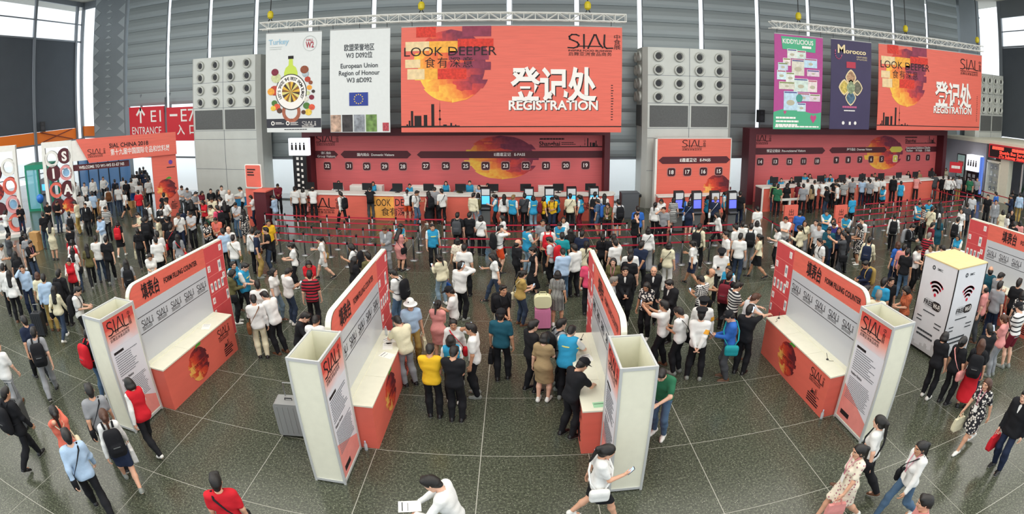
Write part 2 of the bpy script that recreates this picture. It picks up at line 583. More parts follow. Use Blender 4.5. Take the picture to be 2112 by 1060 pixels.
struct('wall_shop', MB().box(32, 32.2, 23.45, 28.0, 0, 3.92), M_WALLG)
struct('ceiling_shop', MB().box(31.9, 38.2, 11, 25.85, 3.92, 4.02).box(31.9, 33.9, 25.85, 28.3, 3.92, 4.02).box(31.9, 32.1, 11, 28.3, 3.8, 3.92), M_CREAM)
struct('wall_shop_inside', MB().box(36.8, 37, 11, 25.85, 0, 3.92), M_WALLG)

# ================================================================== air towers
NOZ = MB().lathe([(.3, 0), (.3, .09), (.25, .15), (.21, .1), (.17, .02), (.16, -.02)], 20).mesh('nozzle', M_TOWER, True)
BORE = MB().lathe([(.165, 0), (.16, .012)], 16).mesh('bore', M_BLACK)
def tower(x0, x1, Y, label, left=False, dep=1.7, h=8.82):
    wd = x1 - x0
    t = thing('air_tower', label, 'tower', (x0, Y, 0), 0, 'tall air supply towers')
    ch = .25
    pts = [(0, ch), (ch, 0), (wd - ch, 0), (wd, ch), (wd, dep), (0, dep)]
    b = MB()
    nn = len(pts)
    b.add([(x, y, z) for z in (0, h) for x, y in pts], [(k, (k + 1) % nn, (k + 1) % nn + nn, k + nn) for k in range(nn)] + [tuple(range(nn - 1, -1, -1)), tuple(range(nn, 2 * nn))])
    b.obj('body', M_TOWER, t)
    b = MB()
    for z in (2.1, 3.9, 4.42, 5.78, 7.3):
        b.box(ch, wd - ch, -.006, 0, z - .012, z + .012)
    b.box(wd / 2 - .015, wd / 2 + .015, -.006, 0, 0, h)
    b.obj('seam', M_FRAME, t, kind='stuff')
    for k in range(2):
        a = ch + .12 + k * (wd / 2 - ch)
        g = MB().box(a, a + wd / 2 - ch - .2, -.03, 0, 4.5, 5.66).obj('grille', M_GRILLE, t)
    for i in range(4):
        for j in range(4):
            x = ch + (wd - 2 * ch) * (i + .5) / 4
            z = 6.12 + j * .74
            o = link('nozzle', NOZ, t, (x, 0, z), (math.pi / 2, 0, 0))
            link('bore', BORE, o, (0, 0, .01))
    if left:
        for i in range(2):
            for j in range(4):
                o = link('nozzle', NOZ, t, (0, .65 + i * .75, 6.12 + j * .74), (0, -math.pi / 2, 0))
                link('bore', BORE, o, (0, 0, .01))
        MB().box(-.03, 0, .35, 1.5, 4.5, 5.66).obj('grille', M_GRILLE, t)
    return t
tower(-20.2, -15.0, 26.3, 'grey air tower beside the red entrance sign', False, 1.45)
tower(6.7, 12.0, 26.35, 'grey air tower behind the self-service registration board', True, 1.45)
tower(34.0, 37.9, 26.0, 'grey air tower in front of the bright corner window', False, 1.4)

# ================================================================== art prints
def fruit_mat(name, seed, warm=('#f7c64a', '#ef8a3a', '#d9463a', '#7d2c44')):
    m = mat(name, '#e07040', .6)
    nt, N, Lk, b = nodes(m)
    tc = N.new('ShaderNodeTexCoord')
    mp = N.new('ShaderNodeMapping')
    Lk.new(tc.outputs['Object'], mp.inputs[0])
    sep = N.new('ShaderNodeSeparateXYZ')
    Lk.new(mp.outputs[0], sep.inputs[0])
    ad = N.new('ShaderNodeMath')
    ad.operation = 'MULTIPLY_ADD'
    ad.inputs[1].default_value = .45
    Lk.new(sep.outputs['X'], ad.inputs[0])
    ma = N.new('ShaderNodeMath')
    ma.operation = 'MULTIPLY_ADD'
    ma.inputs[1].default_value = .3
    ma.inputs[2].default_value = .5
    Lk.new(sep.outputs['Z'], ma.inputs[0])
    Lk.new(ma.outputs[0], ad.inputs[2])
    br = N.new('ShaderNodeTexVoronoi')
    br.distance = 'CHEBYCHEV'
    br.inputs['Scale'].default_value = 3.2
    mp2 = N.new('ShaderNodeMapping')
    mp2.inputs['Scale'].default_value = (.6, .01, 1.3)
    mp2.inputs['Location'].default_value = (seed, 0, seed * .7)
    Lk.new(tc.outputs['Object'], mp2.inputs[0])
    Lk.new(mp2.outputs[0], br.inputs['Vector'])
    sc_ = N.new('ShaderNodeSeparateColor')
    Lk.new(br.outputs['Color'], sc_.inputs[0])
    m2 = N.new('ShaderNodeMath')
    m2.operation = 'MULTIPLY_ADD'
    m2.inputs[1].default_value = .35
    Lk.new(sc_.outputs[0], m2.inputs[0])
    Lk.new(ad.outputs[0], m2.inputs[2])
    r = ramp(nt, [(.2, warm[0]), (.45, warm[1]), (.7, warm[2]), (1, warm[3])])
    Lk.new(m2.outputs[0], r.inputs[0])
    no = N.new('ShaderNodeTexNoise')
    no.inputs['Scale'].default_value = 9
    no.inputs['Detail'].default_value = 5
    Lk.new(tc.outputs['Object'], no.inputs['Vector'])
    mx = N.new('ShaderNodeMixRGB')
    mx.blend_type = 'OVERLAY'
    mx.inputs[0].default_value = .5
    Lk.new(r.outputs[0], mx.inputs[1])
    Lk.new(no.outputs['Fac'], mx.inputs[2])
    Lk.new(mx.outputs[0], b.inputs['Base Color'])
    return m
M_FRUIT = fruit_mat('fruit_collage', 2.)
M_PEACH = fruit_mat('peach_collage', 5., ('#f0b25a', '#d8492c', '#a52a26', '#5c1a24'))
FRUIT = None
def fruit(parent, x, y, z, r, rz=0., m=M_FRUIT, leaf=False):
    """striped fruit: a disc cut into shifted horizontal bands"""
    b = MB()
    bands = [(-1, -.62, 0), (-.62, -.38, .05), (-.38, -.12, -.1), (-.12, .1, .06), (.1, .36, -.08), (.36, .6, .04), (.6, 1, -.03)]
    for a, c, dx in bands:
        zs = np.linspace(a, c, 6)
        pl = [(dx + math.sqrt(max(0, 1 - q * q)), q) for q in zs] + [(dx - math.sqrt(max(0, 1 - q * q)), q) for q in zs[::-1]]
        b.plate(pl, -.003, .003)
    o = b.obj('fruit_print', m, parent, (x, y, z), (0, 0, rz))
    o.scale = (r, 1, r)
    if leaf:
        l = MB().plate([(-.05, .95), (.2, 1.0), (.5, .98), (.6, 1.1), (.35, 1.22), (.1, 1.12)], -.006, .002).obj('leaf_print', mat('leaf_print_green', '#4f9a35', .6), parent, (x, y, z), (0, 0, rz))
        l.scale = (r, 1, r)
    return o
def lines(parent, x, y, z, wd, rows, dz, th, m=M_INK, rz=0., ragged=.35, name='small_print'):
    """lines of print too small to read"""
    b = MB()
    for k in range(rows):
        q = 0.
        end = wd * (1 - ragged * random.random())
        while q < end:
            l = random.uniform(.02, .09) * wd + th
            b.box(q, min(end, q + l), 0, .003, -k * dz - th, -k * dz)
            q += l + wd * .012
    return b.obj(name, m, parent, (x, y, z), (0, 0, rz), kind='stuff')

# ================================================================== hanging truss and banners
def truss(label, A, B, hooks):
    A, B = Vector(A), Vector(B)
    d = B - A
    Ln = d.length
    t = thing('lighting_truss', label, 'truss', A, 0, 'white hanging trusses')
    u = d.normalized()
    s = u.cross(Vector((0, 0, 1))).normalized()
    wq = .17
    cor = [s * wq, s * -wq, s * wq + Vector((0, 0, .36)), s * -wq + Vector((0, 0, .36))]
    for c in cor:
        MB().tube([c, c + d], .035).obj('chord', M_WHITE, t)
    b = MB()
    nseg = int(Ln / .55)
    for k in range(nseg):
        p, q = u * (Ln * k / nseg), u * (Ln * (k + 1) / nseg)
        for i, j in ((0, 2), (1, 3), (0, 1), (2, 3)):
            b.tube([cor[i] + p, cor[j] + q] if k % 2 else [cor[j] + p, cor[i] + q], .018, 4)
            b.tube([cor[i] + q, cor[j] + q], .018, 4)
    b.obj('lattice', M_WHITE, t, kind='stuff')
    for f in hooks:
        p = A + d * f
        h = thing('chain_hoist', 'yellow chain hoist with black cable above ' + label.split(' above ')[-1], 'hoist', p + Vector((0, 0, .55)), 0, 'hoists on the trusses')
        MB().lathe([(.06, 0), (.16, .08), (.17, .3), (.1, .42)], 10).obj('chain_bag', mat('hoist_yellow', '#d8c422', .5), h)
        MB().tube([(0, 0, .42), (.02, 0, 14.86 - p.z - .55)], .03).obj('cable', M_BLACK, h)
        MB().tube([(-.12, 0, -.18), (0, 0, .1), (.14, 0, -.18)], .035).obj('sling', M_BLACK, h)
    return t
YN = 24.0
zt = ay(828, 57, YN)[1] + .26
q0, q1 = ay(1597, 66, YN), ay(2026, 112, YN)
def TRZ(x):
    if x < 8:
        return zt + .08 - .08 * (x + 13.65) / 18.9
    f = (x - q0[0] + .2) / (q1[0] - q0[0] + .3)
    return q0[1] + .22 + (q1[1] - q0[1] - .02) * f
def corners(p0, p1, p2, p3):
    return [ay(*p, YN) for p in (p0, p1, p2, p3)]      # tl, tr, br, bl
def banner(label, px, m, name='hanging_banner'):
    q = corners(*px)
    t = thing(name, label, 'banner', (0, YN, 0))
    b = MB()
    nx, nz = 10, 8
    vs, fs = [], []
    for s_ in (0, .02):
        for j in range(nz + 1):
            for i in range(nx + 1):
                a, c = i / nx, j / nz
                top = [q[0][k] * (1 - a) + q[1][k] * a for k in (0, 1)]
                bot = [q[3][k] * (1 - a) + q[2][k] * a for k in (0, 1)]
                vs.append((top[0] * (1 - c) + bot[0] * c, s_, top[1] * (1 - c) + bot[1] * c))
    n1 = (nx + 1) * (nz + 1)
    for j in range(nz):
        for i in range(nx):
            k = j * (nx + 1) + i
            fs.append((k + nx + 1, k + nx + 2, k + 1, k))
            fs.append((k + n1, k + 1 + n1, k + nx + 2 + n1, k + nx + 1 + n1))
    b.add(vs, fs)
    b.obj('cloth', m, t)
    mb = MB()
    mb.tube([(q[0][0], .01, q[0][1] + .02), (q[1][0], .01, q[1][1] + .02)], .03).obj('hem_rod', M_ALU, t)
    for f in (.05, .5, .95):
        x = q[0][0] * (1 - f) + q[1][0] * f
        z = q[0][1] * (1 - f) + q[1][1] * f
        MB().tube([(x, .01, z), (x, -.04, TRZ(x) + .02)], .014, 4).obj('tie', M_BLACK, t)
    return t, q
truss('white box truss above the registration banner', (-13.65, YN + .12, zt + .08), (5.25, YN + .12, zt - .0), (.03, .47, .9))
truss('white box truss above the banners by the right window', (q0[0] - .2, YN + .12, q0[1] + .22), (q1[0] + .1, YN + .12, q1[1] + .2), (.1, .55, .97))
M_BWHITE = mat('white_banner', '#dde1df', .7, var=.02)

def reg_banner(label, px, X, part):
    """X maps fractions (u across, v down) of the banner to local x,z"""
    t, q = banner(label, px, M_CORAL)
    W = q[1][0] - q[0][0]
    Ht = q[0][1] - q[3][1]
    def P(u, v):
        top = (q[0][0] * (1 - u) + q[1][0] * u, q[0][1] * (1 - u) + q[1][1] * u)
        bot = (q[3][0] * (1 - u) + q[2][0] * u, q[3][1] * (1 - u) + q[2][1] * u)
        return top[0] * (1 - v) + bot[0] * v, top[1] * (1 - v) + bot[1] * v
    x, z = P(.235, .375)
    fruit(t, x, -.008, z, min(W * .165, Ht * .365))
    patch = MB()
    M_P = [mat('print_cream', '#e9cf9f', .7, var=.12, vscale=5), mat('print_amber', '#f2ab44', .7, var=.2, vscale=6), mat('print_plum', '#8d3a50', .7, var=.2, vscale=3), mat('print_scarlet', '#d33a2c', .7, var=.25, vscale=8)]
    for u0, u1, v0, v1, mi in ((.02, .13, .14, .23, 0), (.13, .26, .14, .25, 1), (.26, .42, .12, .20, 3), (.03, .11, .40, .5, 0), (.11, .17, .40, .5, 1), (.17, .3, .4, .5, 3), (.3, .38, .33, .4, 2), (.22, .4, .235, .32, 2), (.02, .09, .31, .39, 0), (.07, .16, .0, .1, 3), (.28, .41, .0, .1, 2)):
        a, c = P(u0, v1), P(u1, v0)
        patch.box(a[0], c[0], -.014, -.011, a[1], c[1], mi)
    patch.obj('food_photo_strips', M_P, t)
    x, z = P(.225, .235)
    txt(t, 'LOOK DEEPER', x, -.02, z, Ht * .085, M_INK, wd=W * .42)
    for k, ch in enumerate('食有深意'):
        x, z = P(.135 + k * .057, .345)
        txt(t, ch, x, -.02, z, Ht * .075, M_INK)
    x, z = P(.69, .56)
    txt(t, '登记处', x + .05, -.012, z - .05, Ht * .235, M_INK, bold=.03, wd=W * .385)
    txt(t, '登记处', x, -.025, z, Ht * .235, M_WINK, bold=.03, wd=W * .385)
    x, z = P(.69, .745)
    txt(t, 'REGISTRATION', x + .03, -.012, z - .03, Ht * .085, M_INK, bold=.03, wd=W * .4)
    txt(t, 'REGISTRATION', x, -.025, z, Ht * .085, M_WINK, bold=.03, wd=W * .4)
    x, z = P(.755, .235)
    logo(t, x, -.012, z, W * .235)
    a, c = P(0, .945), P(1, .945)
    MB().box(a[0], c[0], -.008, -.004, min(a[1], c[1]) - .02, min(a[1], c[1]) + .03).obj('base_line', M_INK, t)
    x, z = P(.0, .945)
    skyline(t, x, -.009, z, W * .27)
    lines(t, P(.95, .6)[0], -.008, P(.95, .55)[1], W * .012, 14, Ht * .025, Ht * .008)
    return t
reg_banner('coral registration banner hanging over the main registration desk', ((828, 57), (1283, 57), (1281, 273), (828, 273)), None, 0)
reg_banner('coral registration banner hanging beside the purple Morocco banner', ((1812, 90), (2025, 115), (2019, 269), (1808, 268)), None, 1)

# Turkey banner
t, q = banner('white Turkey banner printed with a bottle and a round plate', ((549, 70), (664, 65), (663, 273), (551, 273)), M_BWHITE)
Z0, X0 = q[3][1], q[3][0]
W, Ht = q[2][0] - q[3][0], q[0][1] - q[3][1]
P = lambda u, v: (X0 + W * u, Z0 + Ht * (1 - v))
txt(t, 'Turkey', P(.24, .09)[0], -.02, P(.24, .09)[1], .27, mat('turkey_blue', '#9fc3d6', .7), bold=.02, wd=W * .38)
lines(t, P(.07, .14)[0], -.02, P(.07, .14)[1], W * .25, 2, .1, .04, mat('pale_print', '#c9cfcb', .7))
x, z = P(.81, .125)
MB().ring(x, z, .37, .40, -.02, -.012, 32).obj('badge_ring', mat('badge_grey', '#c2c6c4', .6), t)
txt(t, 'HALL', x, -.02, z + .17, .12, mat('badge_red', '#a8263a', .6), bold=.01)
txt(t, 'W2', x, -.02, z - .07, .3, mat('badge_red', '#a8263a', .6), bold=.02, wd=.46)
x, z = P(.47, .6)
MB().plate([(x - .38, z + .45), (x + .38, z + .45), (x + .4, z + 1.0), (x + .3, z + 1.25), (x + .12, z + 1.38), (x - .12, z + 1.38), (x - .3, z + 1.25), (x - .4, z + 1.0)], -.014, -.01).plate([(x - .13, z + 1.36), (x + .13, z + 1.36), (x + .11, z + 1.72), (x - .11, z + 1.72)], -.013, -.009, 0).box(x - .16, x + .16, -.016, -.01, z + 1.7, z + 1.86, 1).obj('bottle_print', [mat('oil_green', '#c3d84e', .5), M_INK], t)
MB().disc(x, z, .93, -.016, -.012, 40).obj('plate_rim_print', mat('plate_dark', '#3b3b36', .6), t)
MB().disc(x, z, .88, -.02, -.016, 40).obj('plate_print', M_WINK, t)
wed = MB()
for k in range(20):
    a0, a1 = 2 * math.pi * k / 20, 2 * math.pi * (k + 1) / 20
    wed.plate([(x, z), (x + .53 * math.cos(a0), z + .53 * math.sin(a0)), (x + .53 * math.cos(a1), z + .53 * math.sin(a1))], -.024, -.02, k % 4)
wed.obj('spice_wheel_print', [mat('spice_a', '#e0b23c', .6), mat('spice_b', '#8a5a2a', .6), mat('spice_c', '#d9cf7a', .6), mat('spice_d', '#4a3524', .6)], t)
rt = MB()
s_ = "LET'S TASTE THE BEST FROM TURKEY"
for k, ch in enumerate(s_):
    if ch != ' ':
        an = math.radians(205 - k * 230 / (len(s_) - 1))
        rt.text(ch, x + .7 * math.cos(an), z + .7 * math.sin(an), .16, 0, 0, .02, ang=an - math.pi / 2)
rt.obj('lettering', M_INK, t, (0, -.024, 0))
MB().ring(x + .0, z - 1.02, .36, .55, -.013, -.01, 24).obj('sausage_print', mat('sausage', '#a86248', .6, var=.2), t)
FC = ['#b8422e', '#e9a13a', '#c9cf9c', '#7d2438', '#4d7a36', '#d9583c', '#e3c24a', '#5a3a2a', '#8a4a30', '#a9b8bd', '#3c332e', '#d5d2c2']
bl = [(.98, .62, .17), (1.08, .2, .15), (.98, -.08, .13), (1.2, -.3, .15), (.9, -.72, .2), (1.2, -.8, .18), (1.0, -1.05, .2), (.72, -1.05, .13), (1.15, .45, .12), (.86, .9, .2), (1.3, .0, .1), (.86, -.38, .16),
      (-.98, .1, .3), (-1.2, .05, .22), (-.88, .75, .3), (-.95, 1.05, .22), (-1.0, -.55, .18), (-.85, -.75, .2), (-1.08, -.82, .16), (-.7, -.95, .16), (.8, 1.12, .24)]
for k, (dx, dz, r) in enumerate(bl):
    MB().disc(x + dx, z + dz, r, -.015 - k * .0004, -.01, 14, rz=r * .85).obj('food_print', mat('food%d' % (k % 12), FC[k % 12], .6, var=.2, vscale=8), t)
a, c = P(0, .955), P(1, .865)
MB().box(a[0], c[0], -.012, -.006, a[1], c[1]).obj('footer_strip', mat('footer_charcoal', '#33343c', .6), t)
logo(t, P(.66, .93)[0], -.016, P(.66, .945)[1], W * .25, white=True)
for u_ in (.12, .4):
    MB().ring(P(u_, .9)[0], P(u_, .91)[1], .06, .11, -.018, -.013, 20).obj('emblem_print', M_WINK, t)
lines(t, P(.17, .9)[0], -.014, P(.17, .9)[1], W * .16, 2, .07, .03, M_WINK)
lines(t, P(.45, .9)[0], -.014, P(.45, .9)[1], W * .16, 3, .06, .025, M_WINK)
lines(t, P(.33, .97)[0], -.014, P(.33, .97)[1], W * .5, 1, .07, .035)

# European Union banner
t, q = banner('white European Union region of honour banner with blue star flag', ((681, 63), (805, 58), (805, 273), (682, 273)), M_BWHITE)
Z0, X0 = q[3][1], q[3][0]
W, Ht = q[2][0] - q[3][0], q[0][1] - q[3][1]
M_TINK = mat('grey_ink', '#3d4247', .7)
for body, v, h, wd in (('欧盟荣誉地区', .18, .26, .5), ('W3 D092位', .255, .24, .44), ('European Union', .355, .23, .62), ('Region of Honour', .425, .23, .68), ('W3 #D092', .495, .23, .42)):
    txt(t, body, P(.5, v)[0], -.02, P(.5, v)[1], h, M_TINK, wd=W * wd, bold=.01)
x, z = P(.49, .68)
MB().box(x - .5, x + .5, -.018, -.012, z - .33, z + .33).obj('flag_print', mat('flag_blue', '#2b3f92', .6), t)
st = MB()
for k in range(12):
    an = k * math.pi / 6
    cx_, cz_ = x + .23 * math.cos(an), z + .23 * math.sin(an)
    pts = [(cx_ + (.045 if i % 2 == 0 else .018) * math.sin(i * math.pi / 5), cz_ + (.045 if i % 2 == 0 else .018) * math.cos(i * math.pi / 5)) for i in range(10)][::-1]
    st.plate(pts, -.022, -.018)
st.obj('flag_star_print', mat('flag_gold', '#f0d24a', .6), t)
for k, c_ in enumerate(('#b79a86', '#3d3a3a', '#8b9096', '#6b8a4a')):
    m_ = mat('food_photo%d' % k, c_, .6, var=.6, vscale=3.5)
    a = P(.0 + k * .2, .995), P(.185 + k * .2, .83)
    MB().box(a[0][0] + .02, a[1][0], -.018, -.012, a[0][1], a[1][1]).obj('photo_print', m_, t)
a = P(.88, .99), P(.98, .91)
MB().box(a[0][0], a[1][0], -.018, -.012, a[0][1], a[1][1]).obj('seal_print', mat('seal_red', '#b2464f', .6, var=.4, vscale=12), t)

# snack banner
t, q = banner('magenta and green snack banner covered with printed packets', ((1597, 69), (1697, 79), (1692, 266), (1594, 266)), mat('magenta_banner', '#b34a8f', .65, var=.04))
Z0, X0 = q[3][1], q[3][0]
W, Ht = q[2][0] - q[3][0], q[0][1] - q[3][1]
M_SGR = mat('banner_green', '#4fae84', .65)
a = P(.15, .155), P(.88, .02)
MB().plate([(a[0][0] + .08, a[0][1]), (a[1][0] - .05, a[0][1] - .1), (a[1][0], a[1][1]), (a[0][0], a[1][1])], -.014, -.01).obj('title_patch', M_SGR, t)
txt(t, 'KIDDYLICIOUS', P(.5, .07)[0], -.02, P(.5, .07)[1], .24, M_WINK, wd=W * .64, bold=.02)
lines(t, P(.58, .11)[0], -.02, P(.58, .11)[1], W * .2, 1, .1, .13, M_WINK, ragged=.02)
pts = [P(0, 1), P(1, 1)] + [P(1 - k / 12, .80 + .03 * math.sin(k * .55 + .5)) for k in range(13)]
MB().plate(pts, -.014, -.01).obj('footer_wave', M_SGR, t)
PK = ['#dfe3dc', '#cfe0d6', '#e6d9d6', '#d6d3c3', '#bcd8e8', '#c7d2de', '#dccad3', '#cfe5ea']
for k, (u0, v0, u1, v1) in enumerate(((.27, .15, .47, .25), (.47, .16, .66, .25), (.18, .25, .34, .33), (.36, .26, .62, .43), (.62, .24, .9, .34), (.08, .3, .28, .38), (.68, .36, .95, .43), (.06, .38, .24, .48), (.24, .4, .42, .5), (.4, .46, .7, .6), (.7, .47, .9, .6), (.1, .5, .42, .58), (.2, .6, .48, .8), (.48, .61, .74, .7), (.74, .62, .97, .7), (.48, .72, .66, .81))):
    a, c = P(u0, v1), P(u1, v0)
    o = MB().box(a[0], c[0], -.016 - k * .0006, -.01, a[1], c[1])
    o.box(a[0] + .04, c[0] - .04, -.018 - k * .0006, -.012, c[1] - .09, c[1] - .03, 1)
    o.disc((a[0] + c[0]) / 2, a[1] * .6 + c[1] * .4, min(c[0] - a[0], c[1] - a[1]) * .3, -.018 - k * .0006, -.012, 12, 2, rz=(c[1] - a[1]) * .15)
    o.obj('packet_print', [mat('packet%d' % (k % 8), PK[k % 8], .6, var=.15, vscale=6), mat('packet_title%d' % (k % 3), ('#4b4c8c', '#b0526a', '#7a8a4c')[k % 3], .6), mat('packet_food', '#b9b49c', .6)], t)
MB().disc(P(.52, .67)[0], P(.52, .67)[1], .22, -.03, -.02, 20).obj('seal_print', mat('seal_teal', '#4a9a8c', .6), t)
for u, v, s_ in ((.83, .88, .28), (.23, .82, .12)):
    x, z = P(u, v)
    MB().plate([(x, z - s_), (x + s_ * .8, z + .1 * s_), (x + s_ * .5, z + s_ * .7), (x, z + s_ * .35), (x - s_ * .5, z + s_ * .7), (x - s_ * .8, z + .1 * s_)], -.02, -.014).obj('heart_print', mat('heart_pink', '#c2477e', .6), t)
lines(t, P(.05, .87)[0], -.018, P(.05, .87)[1], W * .6, 3, .19, .1, M_WINK)
lines(t, P(.04, .965)[0], -.018, P(.04, .965)[1], W * .92, 1, .1, .08, M_WINK, ragged=.02)

# Morocco banner
t, q = banner('dark purple Morocco banner with a golden petal emblem', ((1714, 80), (1797, 89), (1792, 267), (1710, 266)), mat('purple_banner', '#3d3557', .6, var=.06, vscale=1))
Z0, X0 = q[3][1], q[3][0]
W, Ht = q[2][0] - q[3][0], q[0][1] - q[3][1]
M_GOLD = mat('print_gold', '#e7d3a6', .6)
txt(t, 'M', P(.27, .1)[0], -.02, P(.27, .1)[1], .46, M_GOLD, bold=.03, wd=W * .18)
txt(t, 'orocco', P(.63, .12)[0], -.02, P(.63, .12)[1], .26, M_GOLD, bold=.03, wd=W * .52)
sw = [(P(.2, .17)[0] + .42 * math.cos(a_) * .6, P(.2, .15)[1] + .34 * math.sin(a_)) for a_ in np.linspace(math.pi * .85, math.pi * 1.9, 9)]
MB().stroke(sw, .05, -.018, -.014).obj('swash_print', mat('print_pink', '#c75f88', .6), t)
txt(t, 'CENTURIES', P(.78, .178)[0], -.02, P(.78, .178)[1], .09, M_GOLD, wd=W * .27)
txt(t, 'OF FLAVOURS', P(.78, .205)[0], -.02, P(.78, .205)[1], .09, M_GOLD, wd=W * .27)
a = P(.39, .31), P(.62, .24)
MB().box(a[0][0], a[1][0], -.018, -.012, a[0][1], a[1][1]).obj('flag_print', mat('flag_red', '#b8344a', .6), t)
x, z = P(.5, .53)
for k, (dx, dz) in enumerate(((0, .5), (.5, 0), (0, -.5), (-.5, 0), (0, 0))):
    s_ = .42
    for g, (sc2, yy, m_) in enumerate(((1, -.016, M_GOLD), (.82, -.02, mat('petal%d' % k, ('#b08a6a', '#6d6a58', '#4c6a80', '#c9b25a', '#8c9a78')[k], .6, var=.5, vscale=7)))):
        pts = []
        for i in range(16):
            an = 2 * math.pi * i / 16
            rr = s_ * sc2 / (abs(math.cos(an)) ** 1.35 + abs(math.sin(an)) ** 1.35) ** .74
            pts.append((x + dx * 1.0 + rr * math.cos(an), z + dz * 1.15 + rr * math.sin(an) * 1.1))
        MB().plate(pts, yy - k * .001, yy + .006).obj('petal_print', m_, t)
lines(t, P(.3, .74)[0], -.016, P(.3, .74)[1], W * .36, 1, .1, .1, mat('print_pink', '#c75f88'), ragged=.02)
lines(t, P(.34, .785)[0], -.016, P(.34, .785)[1], W * .28, 1, .1, .06, M_WINK, ragged=.02)
MB().disc(P(.33, .93)[0], P(.33, .93)[1], .1, -.018, -.012, 14).obj('emblem_print', M_WINK, t)
MB().box(P(.47, .95)[0], P(.52, .95)[0], -.018, -.012, P(.5, .95)[1], P(.5, .915)[1]).obj('emblem_print', M_WINK, t)
MB().disc(P(.63, .93)[0], P(.63, .93)[1], .1, -.018, -.012, 14).obj('emblem_print', M_WINK, t)

# ================================================================== registration booths
PLATE = None
def rrect(x, z, w_, h_, r, n=5):
    pts = []
    for cx_, cz_, a0 in ((x + w_ / 2 - r, z - h_ / 2 + r, -90), (x + w_ / 2 - r, z + h_ / 2 - r, 0), (x - w_ / 2 + r, z + h_ / 2 - r, 90), (x - w_ / 2 + r, z - h_ / 2 + r, 180)):
        for k in range(n):
            a_ = math.radians(a0 + 90 * k / (n - 1))
            pts.append((cx_ + r * math.cos(a_), cz_ + r * math.sin(a_)))
    return pts
def number_plate(t, Y, num, px, py, hl=False, s=.43):
    x, z = ay(px, py, Y)
    o = MB().plate(rrect(0, 0, s + .06, s + .06, .11), -.014, 0, 1).plate(rrect(0, 0, s, s, .1), -.03, -.012, 0).obj('number_plate', [mat('plate_yellow', '#d8cf55', .5) if hl else M_PLATE, M_WINK if hl else mat('plate_rim', '#c08a86', .6)], t, (x, -.005, z))
    txt(o, str(num), 0, -.036, 0, .21, M_WINK, bold=.02)
def band(t, Y, x0, x1, y0, y1, lft, rgt, m=M_MAROON):
    a, c = ay(x0, y1, Y), ay(x1, y0, Y)
    zm = (a[1] + c[1]) / 2
    d = .22
    pts = [(a[0] + (d if lft else 0), a[1]), (c[0] - (d if rgt else 0), a[1])] + ([(c[0], zm)] if rgt else []) + [(c[0] - (d if rgt else 0), c[1]), (a[0] + (d if lft else 0), c[1])] + ([(a[0], zm)] if lft else [])
    return MB().plate(pts, -.018, 0).obj('heading_band', m, t)
def downlights(t, xs, Y, z):
    for x in xs:
        MB().lathe([(.09, 0), (.09, .12)], 12).obj('downlight', M_ALU, t, (x, -.42, z))
        L = bpy.data.lights.new('downlight_beam', 'SPOT')
        L.energy = 55
        L.spot_size = R(62)
        L.spot_blend = .6
        L.shadow_soft_size = .05
        L.color = (1, .86, .86)
        o = bpy.data.objects.new('downlight_beam', L)
        C.objects.link(o)
        o.location = (x, Y - .42, z - .03)
        o.rotation_euler = (R(-8), 0, 0)
YW = 27.0
t = thing('registration_booth', 'long rose-red registration booth wall numbered 19 to 32', 'booth', (0, YW, 0))
XL, XR = -12.2, 4.88
MB().box(XL + .5, XR - .3, 0, .12, .0, 4.05).obj('back_board', M_ROSE, t)
MB().box(XL, XR, -.75, .2, 4.05, 4.42).obj('fascia', M_MAROON, t)
MB().box(XL, XL + .5, -.75, .2, 0, 4.05).obj('side_wall', M_MAROON, t)
MB().box(XR - .3, XR, -.75, .2, 0, 4.05).obj('side_wall', M_MAROON, t)
logo(t, ay(653, 307, YW)[0], -.01, ay(653, 296, YW)[1], ay(699, 300, YW)[0] - ay(653, 300, YW)[0])
band(t, YW, 645, 697, 311, 326, False, True)
band(t, YW, 703, 848, 311, 326, True, True)
band(t, YW, 860, 1245, 311, 326, True, False)
ptxt(t, YW, '团体观众', 663, 683, 315.5, M_WINK, .02, dy=-.026)
ptxt(t, YW, 'Group Visitors', 655, 692, 322, M_WINK, .01, dy=-.026)
ptxt(t, YW, '国内观众  Domestic Visitors', 737, 813, 319, M_WINK, .02, dy=-.026)
ptxt(t, YW, 'E通道登记   E-PASS', 1019, 1083, 318.5, M_WINK, .02, dy=-.026)
for nmb, px, py in ((32, 675.5, 342), (31, 720, 342), (30, 756.5, 343), (29, 793.5, 343), (28, 831, 343), (27, 878.5, 342), (26, 919.5, 342), (25, 960.5, 342), (24, 1001.5, 342), (23, 1042.5, 341.5), (22, 1084.5, 341.5), (21, 1126, 341.5), (20, 1167, 341), (19, 1207.5, 340.5)):
    number_plate(t, YW, nmb, px, py)
x, z = ay(1035, 318, YW)
fruit(t, x, -.006, 2.78, 1.9).scale.z = 1.2
ptxt(t, YW, 'Shanghai', 1112, 1155, 296, M_INK, .02)
lines(t, ay(1113, 286, YW)[0], -.008, ay(1113, 285, YW)[1], 1.35, 1, .1, .08, ragged=.02)
lines(t, ay(1158, 294, YW)[0], -.008, ay(1158, 293.5, YW)[1], .9, 2, .09, .04)
skyline(t, ay(1190, 302, YW)[0], -.008, ay(1190, 303, YW)[1], 1.3, flip=True)
a, c = ay(1112, 303, YW), ay(1242, 302, YW)
MB().box(a[0], c[0], -.01, -.004, a[1] - .02, a[1] + .03).obj('base_line', M_INK, t)
downlights(t, [ay(p, 290, YW)[0] for p in (677, 740, 807, 877, 1137, 1207)], YW, 4.04)

